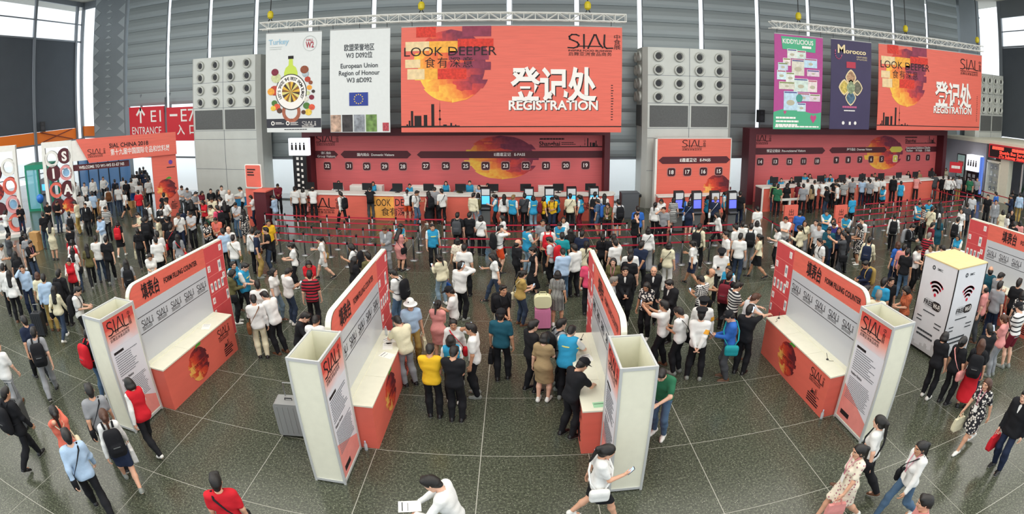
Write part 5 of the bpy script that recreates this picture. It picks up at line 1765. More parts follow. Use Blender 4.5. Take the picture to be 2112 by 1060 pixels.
# ---- hand (wrist at origin, fingers along +y, palm faces -z, thumb on +x)
def make_hand():
    v = Vol((-.07, -.05, -.09), (.09, .2, .05), .0055)
    v.cone((0, -.03, 0), (0, .01, 0), .024, .026, .02, q=(1, 1, 1.25))
    for x in (-.027, -.009, .009, .027):
        v.cone((x * .7, .01, 0), (x, .085, 0), .016, .013, .012)
    for x, l in ((-.03, .055), (-.0105, .07), (.0105, .074), (.0305, .066)):
        p0 = np.array((x, .085, 0))
        p1 = p0 + np.array((x * .1, l * .5, -.012))
        p2 = p1 + np.array((0, l * .33, -.022))
        p3 = p2 + np.array((0, l * .1, -.024))
        v.cone(p0, p1, .0092, .0086, .004).cone(p1, p2, .0086, .008, .004).cone(p2, p3, .008, .007, .004)
    v.cone((.02, .015, -.006), (.048, .05, -.018), .015, .011, .012).cone((.048, .05, -.018), (.054, .085, -.03), .011, .0085, .006)
    return v.surf()
HAND = make_hand()

# ---- skeleton
def ik(a, b, l1, l2, pole):
    a, b, pole = np.array(a, float), np.array(b, float), np.array(pole, float)
    d = b - a
    L = np.linalg.norm(d)
    if L > (l1 + l2) * .995:
        b = a + d / L * (l1 + l2) * .995
        d = b - a
        L = np.linalg.norm(d)
    u = d / L
    x = (l1 * l1 - l2 * l2 + L * L) / (2 * L)
    h = math.sqrt(max(0, l1 * l1 - x * x))
    n = pole - u * (pole @ u)
    n = n / (np.linalg.norm(n) + 1e-9)
    return a + u * x + n * h, b
# hand targets (right, left), foot targets (right, left), lean, head pitch, elbow poles
DN = ((.27, .05, .80), (-.27, .03, .80))
POSES = {
    'st': dict(h=((.265, .05, .80), (-.265, .02, .80)), f=((.10, .03, 0), (-.10, -.02, 0)), hp=.05),
    'sq': dict(h=((.27, .0, .81), (-.25, .09, .82)), f=((.13, .06, 0), (-.09, -.05, 0)), hp=.12),
    'ph': dict(h=((.05, .34, 1.13), (-.06, .31, 1.1)), f=((.10, .0, 0), (-.10, .03, 0)), hp=.5),
    'p1': dict(h=((.10, .36, 1.2), (-.265, .03, .80)), f=((.11, .04, 0), (-.09, -.03, 0)), hp=.4),
    'wk': dict(h=((.26, -.14, .84), (-.26, .22, .87)), f=((.08, .33, 0), (-.08, -.36, .07)), hp=.08, z=-.035, lean=.05),
    'w1': dict(h=((.12, .36, 1.16), (-.27, -.12, .84)), f=((.08, .34, 0), (-.08, -.36, .07)), hp=.4, z=-.035, lean=.05),
    'ca': dict(h=((.125, .09, 1.57), (-.26, .06, .81)), f=((.10, .02, 0), (-.10, -.02, 0)), hp=.1, e=((.6, .3, -1), (-.3, -1, 0))),
    'ln': dict(h=((.22, .52, 1.2), (-.22, .52, 1.2)), f=((.12, -.1, 0), (-.12, -.02, 0)), hp=.15, lean=.28, e=((1, 0, -.6), (-1, 0, -.6))),
    'wr': dict(h=((.08, .46, 1.06), (-.16, .44, 1.06)), f=((.11, .0, 0), (-.11, -.08, 0)), hp=.4, lean=.3, e=((1, -.2, -.5), (-1, -.2, -.5))),
    'hk': dict(h=((.04, -.19, .88), (-.03, -.21, .9)), f=((.15, .0, 0), (-.15, .0, 0)), hp=.0, e=((1, -.4, 0), (-1, -.4, 0))),
    'hp': dict(h=((.2, .05, 1.0), (-.265, .03, .80)), f=((.13, .02, 0), (-.11, -.03, 0)), hp=.1, e=((1, -.6, 0), (-.3, -1, 0))),
    'up': dict(h=((.06, .5, 1.5), (-.1, .44, 1.42)), f=((.11, .08, 0), (-.11, -.06, 0)), hp=-.05, e=((.8, 0, -1), (-.8, 0, -1))),
    'cr': dict(h=((.04, .23, .96), (-.03, .25, .98)), f=((.12, .02, 0), (-.12, .0, 0)), hp=.05),
    'fo': dict(h=((-.13, .23, 1.17), (.13, .25, 1.14)), f=((.12, .03, 0), (-.11, .0, 0)), hp=.3, e=((1, .1, -.5), (-1, .1, -.5))),
    'hd': dict(h=((.09, .0, 1.43), (-.1, -.01, 1.42)), f=((.08, .25, 0), (-.08, -.28, .05)), hp=.1, z=-.02, e=((1, .2, -.35), (-1, .2, -.35))),
    'be': dict(h=((.12, .82, .92), (-.12, .8, .92)), f=((.13, .05, 0), (-.13, -.05, 0)), hp=.1, lean=1.05, z=-.04, e=((1, 0, -.6), (-1, 0, -.6))),
}
class Skel:
    def __init__(s, pose, sex):
        P = POSES[pose]
        s.P, s.sex = P, sex
        f = sex == 'f'
        dz = P.get('z', 0)
        lean = P.get('lean', .03)
        s.lean = lean
        Rm = rx(-lean)
        piv = np.array((0, 0, 1.0 + dz))
        s.T = lambda p: piv + Rm @ (np.array(p, float) + np.array((0, 0, dz)) - piv)
        s.Rm = Rm
        s.sw = .155 if f else .178
        s.hips = .098 if f else .09
        s.pz = .93 + dz
        s.head = s.T((0, .015, 1.6))
        s.hR = Rm @ rx(-P['hp'])
        s.head = s.T((0, -.01, 1.47)) + s.hR @ np.array((0, .03, .13))
        s.arm, s.leg = [], []
        ep = P.get('e', ((.35, -1, -.2), (-.35, -1, -.2)))
        for k, sg in enumerate((1, -1)):
            S = s.T((sg * s.sw, -.01, 1.40))
            E, W = ik(S, np.array(P['h'][k]) + (0, 0, dz if k == 0 else dz), .285, .255, ep[k])
            s.arm.append((S, E, W, sg))
            Hp = np.array((sg * s.hips, 0, s.pz - .02))
            F = np.array(P['f'][k], float)
            K, A = ik(Hp, F + (0, -.02, .085), .425, .425, (sg * .12, 1, 0))
            s.leg.append((Hp, K, A, sg, F))
        s.top = s.head + s.hR @ np.array((0, 0, .12))
    def torso(s, v, g=0., k=.06, up=True, low=True):
        f = s.sex == 'f'
        T = s.T
        if up:
            v.cone(T((-s.sw * .72, -.01, 1.40)), T((s.sw * .72, -.01, 1.40)), .072 + g, k=k, q=(1, 1.05, 1))
            v.cone(T((-.075, .0, 1.27)), T((.075, .0, 1.27)), (.098 if f else .112) + g, k=k, q=(1, 1.1, .9))
            if f:
                for sg in (-1, 1):
                    v.cone(T((sg * .065, .085, 1.25)), T((sg * .065, .085, 1.24)), .058 + g, k=.04)
        w = .084 if f else .1
        v.cone(T((-.05, .005, 1.08)), T((.05, .005, 1.08)), w + g, k=k, q=(1, 1.08, .8))
        if low:
            v.cone((-.07, -.01, s.pz), (.07, -.01, s.pz), (.108 if f else .1) + g, k=k, q=(1, 1.0, .9))
    def arms(s, v, g0=0., g1=0., upto=2., k=.03):
        for S, E, W, sg in s.arm:
            a = min(1, upto)
            v.cone(S, S + (E - S) * a, (.042 if s.sex == 'f' else .047) + g0, (.042 if s.sex == 'f' else .047) - .008 * a + g0, k=.045)
            if upto > 1:
                b = min(1, upto - 1)
                v.cone(E, E + (W - E) * b, .039 + g1, .039 + (.027 - .039) * b + g1, k=k)
    def legs(s, v, g0=0., g1=0., upto=2., k=.035, feet=False, wide=0.):
        for Hp, K, A, sg, F in s.leg:
            a = min(1, upto)
            v.cone(Hp, Hp + (K - Hp) * a, .078 + g0, .078 + (.055 - .078) * a + g0, k=.05)
            if upto > 1:
                b = min(1, upto - 1)
                mid = K + (A - K) * .35 + np.array((0, -.012, 0))
                if wide:
                    v.cone(K, K + (A - K) * b, .06 + g1, .06 + g1 + wide * b, k=k)
                else:
                    v.cone(K, mid, .056 + g1, .056 + g1, k=k)
                    v.cone(mid, K + (A - K) * b, .056 + g1, .036 + g1, k=k)
            if feet:
                v.cone(A + (0, -.03, -.03), A + (0, .13, -.055), .036, .026, k=.02)
SK = {}
def skel(pose, sex):
    if (pose, sex) not in SK:
        SK[(pose, sex)] = Skel(pose, sex)
    return SK[(pose, sex)]
def bounds(S, m=.12):
    P = [S.head, S.head + (0, 0, .1)] + [p for a in S.arm for p in a[:3]] + [p for l in S.leg for p in l[:3]] + [np.array((.25, .2, .9)), np.array((-.25, -.2, .9))]
    P = np.array(P)
    return P.min(0) - m, P.max(0) + m
HB = .0165
BODY, WEAR = {}, {}
def body_mesh(pose, sex):
    key = (pose, sex)
    if key in BODY:
        return BODY[key]
    S = skel(pose, sex)
    lo, hi = bounds(S)
    lo[2] = -.03
    v = Vol(lo, hi, HB)
    S.torso(v, -.006)
    S.arms(v)
    S.legs(v, -.004, 0, feet=True)
    v.cone(S.T((0, -.015, 1.40)), S.head + S.hR @ np.array((0, -.03, -.1)), .056 if sex == 'm' else .049, .05 if sex == 'm' else .045, .04)
    vs, q = v.surf()
    parts = [(vs, q, 0)]
    for a, b, m in HEADS[sex]:
        parts.append((a @ S.hR.T + S.head, b, m))
    for Sh, E, W, sg in S.arm:
        y = (W - E) / np.linalg.norm(W - E)
        inn = np.array((-sg, .25, 0.)) if W[2] < 1.0 + S.P.get('z', 0) else np.array((-sg * .35, .1, -1.)) if S.P.get('lean', 0) > .2 else np.array((-sg, .2, .35))
        z = -(inn - y * (inn @ y))
        z = z / np.linalg.norm(z)
        x = np.cross(y, z)
        hv = HAND[0].copy()
        M_ = np.stack([x, y, z], 1)
        # thumb points forward / upward
        fwd = np.array((0, 1., .3)) if W[2] < 1.0 else np.array((0, 0, 1.))
        if x @ fwd < 0:
            hv[:, 0] *= -1
            q_ = HAND[1][:, ::-1]
        else:
            q_ = HAND[1]
        parts.append((hv @ M_.T + W - y * .012, q_, 0))
    BODY[key] = np_mesh('body', parts, 4)
    return BODY[key]
def wear_mesh(kind, pose, sex):
    key = (kind, pose, sex)
    if key in WEAR:
        return WEAR[key]
    S = skel(pose, sex)
    lo, hi = bounds(S)
    lo[2] = -.02
    f = sex == 'f'
    v = Vol(lo, hi, HB)
    dz = S.P.get('z', 0)
    up = S.Rm @ np.array((0, 0, 1.))
    if kind in ('ts', 'sh', 'jk', 'vs', 'dr', 'tk'):
        g = {'ts': .019, 'sh': .019, 'jk': .033, 'vs': .034, 'dr': .013, 'tk': .014}[kind]
        S.torso(v, g)
        if kind in ('ts', 'dr'):
            S.arms(v, .018, 0, .72)
        elif kind in ('sh', 'jk'):
            S.arms(v, .015 + (.006 if kind == 'jk' else 0), .015 + (.005 if kind == 'jk' else 0), 1.96)
        hem = {'ts': .86, 'sh': .86, 'jk': .80, 'vs': .83, 'tk': .9, 'dr': 0}[kind] + dz
        if kind == 'jk':
            v.cone((-.07, 0, .84 + dz), (.07, 0, .84 + dz), .15, k=.05, q=(1, 1.05, 1))
        if kind == 'dr':
            kn = (S.leg[0][1] + S.leg[1][1]) / 2
            v.cone((0, 0, .92 + dz), (kn[0], kn[1] * .8, .5), .15, .2, k=.1, q=(1, 1.25, 1))
            S.legs(v, .03, 0, .95, k=.08)
            hem = .5
        v.wrinkle(.0022, 1.3 * len(kind) + (2 if f else 0))
        nk = S.T((0, .0, 1.46))
        v.cone(nk + up * -.005, nk + up * .2, .062, .12, k=.012, op='s')
        if kind in ('tk',):
            v.cone(nk + up * .0, nk + up * .2 + S.Rm @ np.array((0, .08, 0)), .1, .16, k=.02, op='s')
        if kind == 'jk':
            a = S.T((0, .2, 1.08))
            v.cone(a, S.T((0, .14, 1.45)), .012, .075, k=.01, op='s')
        v.clip(lambda X, Y, Z: hem - Z + 0 * X + 0 * Y)
        if kind == 'vs':
            for Sh, E, W, sg in S.arm:
                v.cone(Sh + (sg * .03, 0, 0), Sh + (E - Sh) * .6 + (sg * .03, 0, 0), .068, .075, k=.015, op='s')
    else:
        S.torso(v, .004, up=False)
        top = .97 + dz
        if kind in ('tr', 'je'):
            S.legs(v, .012, .023 if kind == 'tr' else .014, 1.96)
        elif kind == 'wd':
            S.legs(v, .022, .03, 1.93, wide=.045)
        elif kind == 'so':
            S.legs(v, .026, .0, .72)
        elif kind in ('sk', 'ls'):
            kn = (S.leg[0][1] + S.leg[1][1]) / 2
            an = (S.leg[0][2] + S.leg[1][2]) / 2
            v.cone((0, 0, .92 + dz), (kn[0], kn[1] * .8, .55), .13, .17, k=.1, q=(1, 1.2, 1))
            S.legs(v, .024, .03, .9 if kind == 'sk' else 1.75, k=.08)
            if kind == 'ls':
                v.cone((kn[0], kn[1] * .8, .55), (an[0], an[1], .25), .17, .2, k=.1)
            hem = .53 if kind == 'sk' else .24
            v.clip(lambda X, Y, Z: hem - Z + 0 * X + 0 * Y)
        v.wrinkle(.0014, 2.1 * len(kind))
        v.clip(lambda X, Y, Z: Z - top + 0 * X + 0 * Y)
    vs, q = v.surf()
    WEAR[key] = np_mesh({'ts': 'shirt', 'sh': 'shirt', 'jk': 'jacket', 'vs': 'vest', 'dr': 'dress', 'tk': 'top', 'tr': 'trousers', 'je': 'jeans', 'wd': 'trousers', 'so': 'shorts', 'sk': 'skirt', 'ls': 'skirt'}[kind], [(vs, q, 0)], 1)
    return WEAR[key]
# ---- hair and hats, in head space
def make_hair(kind):
    v = Vol((-.17, -.26, -.5), (.17, .18, .2), .0105)
    if kind == 'bl':
        v.cone((0, -.05, -.02), (0, -.06, -.04), .085, k=.02, q=(1.0, 1, 1))
        v.clip(lambda X, Y, Z: Z - .03 + 0 * X + 0 * Y)
        v.cone((0, .03, .02), (0, .05, -.02), .098, k=.01, q=(1.2, 1, 1), op='s')
        for s_ in (-1, 1):
            v.cone((s_ * .07, -.03, -.01), (s_ * .07, -.05, -.02), .022, k=.02)
        return np_mesh('hair', [(*v.surf(), 0)], 1)
    v.cone((0, -.02, .034), (0, -.002, .037), .097, k=.02, q=(1.12, .96, 1))
    if kind in ('l', 'p', 'b', 'n'):
        v.cone((0, -.05, .0), (0, -.055, -.05), .088, .07, k=.03)
    if kind == 's':
        v.cone((0, -.06, -.02), (0, -.065, -.06), .07, .055, k=.03)
        v.cone((-.03, .05, .1), (.04, .06, .1), .035, k=.03)
    if kind == 'l':
        v.cone((0, -.07, -.05), (0, -.1, -.34), .085, .075, k=.04, q=(.85, 1.5, 1))
        for s_ in (-1, 1):
            v.cone((s_ * .075, .0, .0), (s_ * .085, -.01, -.2), .032, .03, k=.03)
    if kind == 'b':
        for s_ in (-1, 1):
            v.cone((s_ * .075, .0, .0), (s_ * .075, .0, -.1), .034, .03, k=.04)
        v.cone((-.04, -.07, -.06), (.04, -.07, -.06), .058, k=.04)
    if kind == 'p':
        v.cone((0, -.12, .04), (0, -.16, .0), .035, .035, k=.02)
        v.cone((0, -.16, .0), (0, -.15, -.26), .036, .018, k=.02)
    # open the face
    v.cone((0, .092, -.025), (0, .13, -.09), .083, .1, k=.012, q=(1.05, 1, .82), op='s')
    if kind in ('s',):
        v.cone((-.1, .03, -.06), (.1, .03, -.06), .06, k=.012, op='s')
        v.cone((0, -.03, -.16), (0, -.03, -.12), .075, k=.02, op='s')
    v.wrinkle(.0012, 3.)
    return np_mesh('hair', [(*v.surf(), 0)], 1)
HAIR = {k: make_hair(k) for k in ('s', 'l', 'p', 'b', 'bl')}
def make_hat(kind):
    v = Vol((-.2, -.22, -.06), (.2, .28, .22), .0095)
    if kind == 'cap':
        v.cone((0, -.015, .05), (0, .0, .055), .108, k=.01, q=(1.08, .95, 1))
        v.cone((-.03, .12, .055), (.03, .12, .055), .06, k=.02, q=(1, .75, 6))
        v.clip(lambda X, Y, Z: .045 - Z + 0 * X + 0 * Y)
    elif kind == 'buc':
        v.cone((0, -.01, .06), (0, .0, .08), .105, k=.01, q=(1.05, .95, 1))
        v.cone((0, 0, .03), (0, 0, .05), .17, .12, k=.02, q=(1, 1, 2))
        v.clip(lambda X, Y, Z: .02 - Z + 0 * X + 0 * Y)
    else:
        v.cone((0, -.01, .07), (0, .0, .075), .1, k=.01, q=(1.05, .95, 1.2))
        v.cone((0, .0, .125), (0, .01, .13), .14, k=.02, q=(1.05, 1, 4))
        v.cone((-.03, .11, .05), (.03, .11, .05), .05, k=.015, q=(1, .9, 5))
        v.clip(lambda X, Y, Z: .04 - Z + 0 * X + 0 * Y)
    return np_mesh('hat', [(*v.surf(), 0)], 1)
HATS = {k: make_hat(k) for k in ('cap', 'buc', 'pol')}
def make_shoe():
    v = Vol((-.08, -.14, -.02), (.08, .22, .15), .0095)
    v.cone((0, -.05, .035), (0, .06, .035), .046, .046, k=.02, q=(1.0, 1, 1))
    v.cone((0, .06, .03), (.006, .15, .026), .046, .034, k=.02)
    v.cone((0, -.045, .05), (0, -.03, .09), .042, .04, k=.03)
    v.clip(lambda X, Y, Z: .002 - Z + 0 * X + 0 * Y)
    vs, q = v.surf()
    c = vs[q].mean(1)
    return np_mesh('shoe', [(vs, q, np.where(c[:, 2] < .02, 1, 0))], 2)
SHOE = make_shoe()

# ---- cloth, skin and hair materials
COL = dict(w='#dfe0dd', k='#191a1e', g='#8f9296', lg='#c2c5c8', dg='#45484c', n='#1f2940', b='#2f64b4', lb='#a9c2dc', r='#c4202c', p='#d8918c', co='#d9705c', be='#dcd6b8', kh='#a98f52', y='#e0b32a', gn='#2c6a4c', lg2='#9bb77a', t='#1f8f97', dt='#1d5060', cv='#2f93bd', o='#5e5a3a', br='#6d4528', m='#6e1f2c', d='#48637e', ld='#7f97a8', dn='#2b3b52', orr='#e2552f', pk='#d44a6a', pu='#3b3a86', tan='#9c8663')
CNAME = dict(w='white', k='black', g='grey', lg='pale grey', dg='dark grey', n='navy', b='blue', lb='light blue', r='red', p='pink', co='coral', be='cream', kh='khaki', y='yellow', gn='green', lg2='light green', t='teal', dt='dark teal', cv='blue', o='olive', br='brown', m='maroon', d='denim', ld='faded denim', dn='dark denim', orr='orange', pk='pink', pu='purple', tan='tan', sbw='striped', srb='red striped', pl='checked', fk='dark floral', fw='pale floral', fo='orange patterned', bw='black and white', swb='white striped')
def pattern(code):
    nm = 'cloth_' + code
    if nm in MATS:
        return MATS[nm]
    base = {'sbw': '#d9dad6', 'srb': '#b01e34', 'pl': '#dcdcd8', 'fk': '#1c1d24', 'fw': '#e6ddc8', 'fo': '#b8603c', 'bw': '#1a1b1e', 'swb': '#e6e6e2'}[code]
    m = mat(nm, base, .85)
    nt, N, Lk, b = nodes(m)
    tc = N.new('ShaderNodeTexCoord')
    two = {'sbw': ('#d9dad6', '#20242c'), 'srb': ('#b01e34', '#1a1216'), 'pl': ('#dcdcd8', '#23262c'), 'fk': ('#1c1d24', '#d9d4cc'), 'fw': ('#e6ddc8', '#a8707a'), 'fo': ('#b8603c', '#5c2a20'), 'bw': ('#1a1b1e', '#d0d0cc'), 'swb': ('#e6e6e2', '#2a2c30')}[code]
    if code in ('sbw', 'srb', 'pl', 'bw', 'swb'):
        wv = N.new('ShaderNodeTexWave')
        wv.bands_direction = 'X' if code == 'bw' else 'Z'
        wv.inputs['Scale'].default_value = {'sbw': 4.2, 'srb': 3.6, 'pl': 6, 'bw': 9, 'swb': 2.6}[code]
        Lk.new(tc.outputs['Object'], wv.inputs['Vector'])
        src = wv.outputs['Fac']
        if code == 'pl':
            w2 = N.new('ShaderNodeTexWave')
            w2.bands_direction = 'X'
            w2.inputs['Scale'].default_value = 6
            Lk.new(tc.outputs['Object'], w2.inputs['Vector'])
            mu = N.new('ShaderNodeMath')
            mu.operation = 'MULTIPLY'
            Lk.new(src, mu.inputs[0])
            Lk.new(w2.outputs['Fac'], mu.inputs[1])
            src = mu.outputs[0]
        cut = {'bw': .75, 'swb': .78, 'pl': .25}.get(code, .5)
        r = ramp(nt, [(0, two[0]), (cut, two[1])], 'CONSTANT')
    else:
        vo = N.new('ShaderNodeTexVoronoi')
        vo.inputs['Scale'].default_value = 17 if code != 'fo' else 30
        Lk.new(tc.outputs['Object'], vo.inputs['Vector'])
        src = vo.outputs['Distance']
        r = ramp(nt, [(0, two[1]), (.42 if code == 'fk' else .3, two[0])], 'CONSTANT')
    Lk.new(src, r.inputs[0])
    Lk.new(r.outputs[0], b.inputs['Base Color'])
    return m
def cloth(code):
    if code in ('sbw', 'srb', 'pl', 'fk', 'fw', 'fo', 'bw', 'swb'):
        return pattern(code)
    if code in ('d', 'ld', 'dn'):
        return mat('denim_' + code, COL[code], .85, var=.12, vscale=9, bump=.3, bscale=160)
    return mat('cloth_' + code, COL[code], .82, bump=.8, bscale=11, var=.06, vscale=5, spec=.25)
SKIN = [mat('skin_a', '#d3a184', .5), mat('skin_b', '#c08f70', .5), mat('skin_c', '#deb096', .5)]
M_LIP, M_EYE, M_EYEW = mat('lips', '#a85a52', .5), mat('dark_eye', '#1d1512', .3), mat('eye_white', '#e4dfd8', .3)
HAIRM = dict(k=mat('hair_black', '#14110f', .45, bump=.4, bscale=120), br=mat('hair_brown', '#4a2c1c', .45, bump=.4, bscale=120), gr=mat('hair_grey', '#77736c', .5, bump=.4, bscale=120), bo=mat('hair_blond', '#7d6238', .5))
SHM = dict(w=mat('shoe_white', '#e2e2dc', .5), k=mat('shoe_black', '#141416', .4), b=mat('shoe_brown', '#5b3a22', .5), g=mat('shoe_grey', '#80857f', .5), m=mat('shoe_mint', '#9fc3b8', .5))
M_SOLE = mat('shoe_sole', '#c9c8c0', .6)
def setm(o, *ms):
    for k, m in enumerate(ms):
        sl = o.material_slots[k]
        sl.link = 'OBJECT'
        sl.material = m
    return o

# ---- things people carry
def make_backpack():
    v = Vol((-.24, -.2, -.3), (.24, .14, .32), .013)
    for z in (-.2, -.08, .04, .15):
        v.cone((-.09, -.01, z), (.09, -.01, z), .085 if z < .1 else .075, k=.07, q=(1, 1, .8))
    v.cone((-.07, -.085, -.14), (.07, -.085, -.14), .05, k=.03, q=(1, 1, .7))
    v.cone((-.07, -.085, -.07), (.07, -.085, -.07), .045, k=.03)
    return np_mesh('pack', [(*v.surf(), 0)], 1)
PACK = make_backpack()
b = MB()
for s_ in (-1, 1):
    b.tube([(s_ * .085, -.14, 1.42), (s_ * .095, -.07, 1.485), (s_ * .105, .03, 1.485), (s_ * .115, .125, 1.38), (s_ * .12, .16, 1.24), (s_ * .15, .1, 1.12), (s_ * .16, -.04, 1.06), (s_ * .11, -.15, 1.05)], .022, 6, 0, .009)
STRAP = [None, None]
for k, s_ in enumerate((-1, 1)):
    bb = MB().tube([(s_ * .085, -.14, 1.42), (s_ * .095, -.07, 1.485), (s_ * .105, .03, 1.485), (s_ * .115, .125, 1.38), (s_ * .12, .16, 1.24), (s_ * .15, .1, 1.12), (s_ * .16, -.04, 1.06), (s_ * .11, -.15, 1.05)], .022, 6, 0, .009)
    STRAP[k] = bb.mesh('strap', [None], True)
PULL = MB().box(-.07, .07, -.145, -.138, -.06, -.045).mesh('zip_trim', [M_STEEL])
def make_satchel():
    v = Vol((-.12, -.22, -.2), (.12, .22, .2), .012)
    for z in (-.08, 0, .06):
        v.cone((0, -.1, z), (0, .1, z), .052, k=.05, q=(1, 1, .9))
    return np_mesh('bag_body', [(*v.surf(), 0)], 1)
SATCH = make_satchel()
SSTR = MB().tube([(.215, .05, .95), (.17, .15, 1.1), (.06, .185, 1.27), (-.07, .13, 1.42), (-.11, .0, 1.49), (-.09, -.11, 1.42), (.04, -.165, 1.25), (.16, -.15, 1.08), (.215, -.06, .95)], .018, 6, 0, .006).mesh('strap', [None], True)
def make_tote():
    b = MB()
    pr = [(.15, 0.), (.17, .02), (.17, .1), (.15, .32)]
    vs, fs = [], []
    for w_, z in ((.13, 0), (.155, .04), (.16, .16), (.15, .3)):
        d = .05 if z < .2 else .03
        vs += [(-d, -w_, z), (d, -w_, z), (d, w_, z), (-d, w_, z)]
    for i in range(3):
        for k in range(4):
            fs.append((i * 4 + k, i * 4 + (k + 1) % 4, (i + 1) * 4 + (k + 1) % 4, (i + 1) * 4 + k))
    fs += [(3, 2, 1, 0), (12, 13, 14, 15)]
    return b.add(vs, fs).mesh('bag_body', [None])
TOTE = make_tote()
THAN = [MB().tube([(x, -.07, .29), (x * .5, -.03, .42), (x * .5, .03, .42), (x, .07, .29)], .008, 5).mesh('handle', [None]) for x in (-.03, .03)]
PHONE = [MB().plate(rrect(0, 0, .075, .15, .012, 3), -.004, .004).mesh('case', [M_BLACK]), MB().box(-.033, .033, -.0055, -.004, -.066, .066).mesh('screen', [mat('phone_screen', '#bcd0e8', .2, emit=.35)])]
LANY = MB().tube([(-.055, .03, 1.47), (-.06, .1, 1.42), (-.04, .165, 1.28), (0, .175, 1.1), (.04, .165, 1.28), (.06, .1, 1.42), (.055, .03, 1.47), (0, -.075, 1.49), (-.055, .03, 1.47)], .009, 5, 0, .004).mesh('lanyard', [mat('lanyard_pink', '#d98a9c', .7)])
BADGE = MB().box(-.045, .045, .172, .178, .95, 1.1).mesh('badge', [M_PAPER])

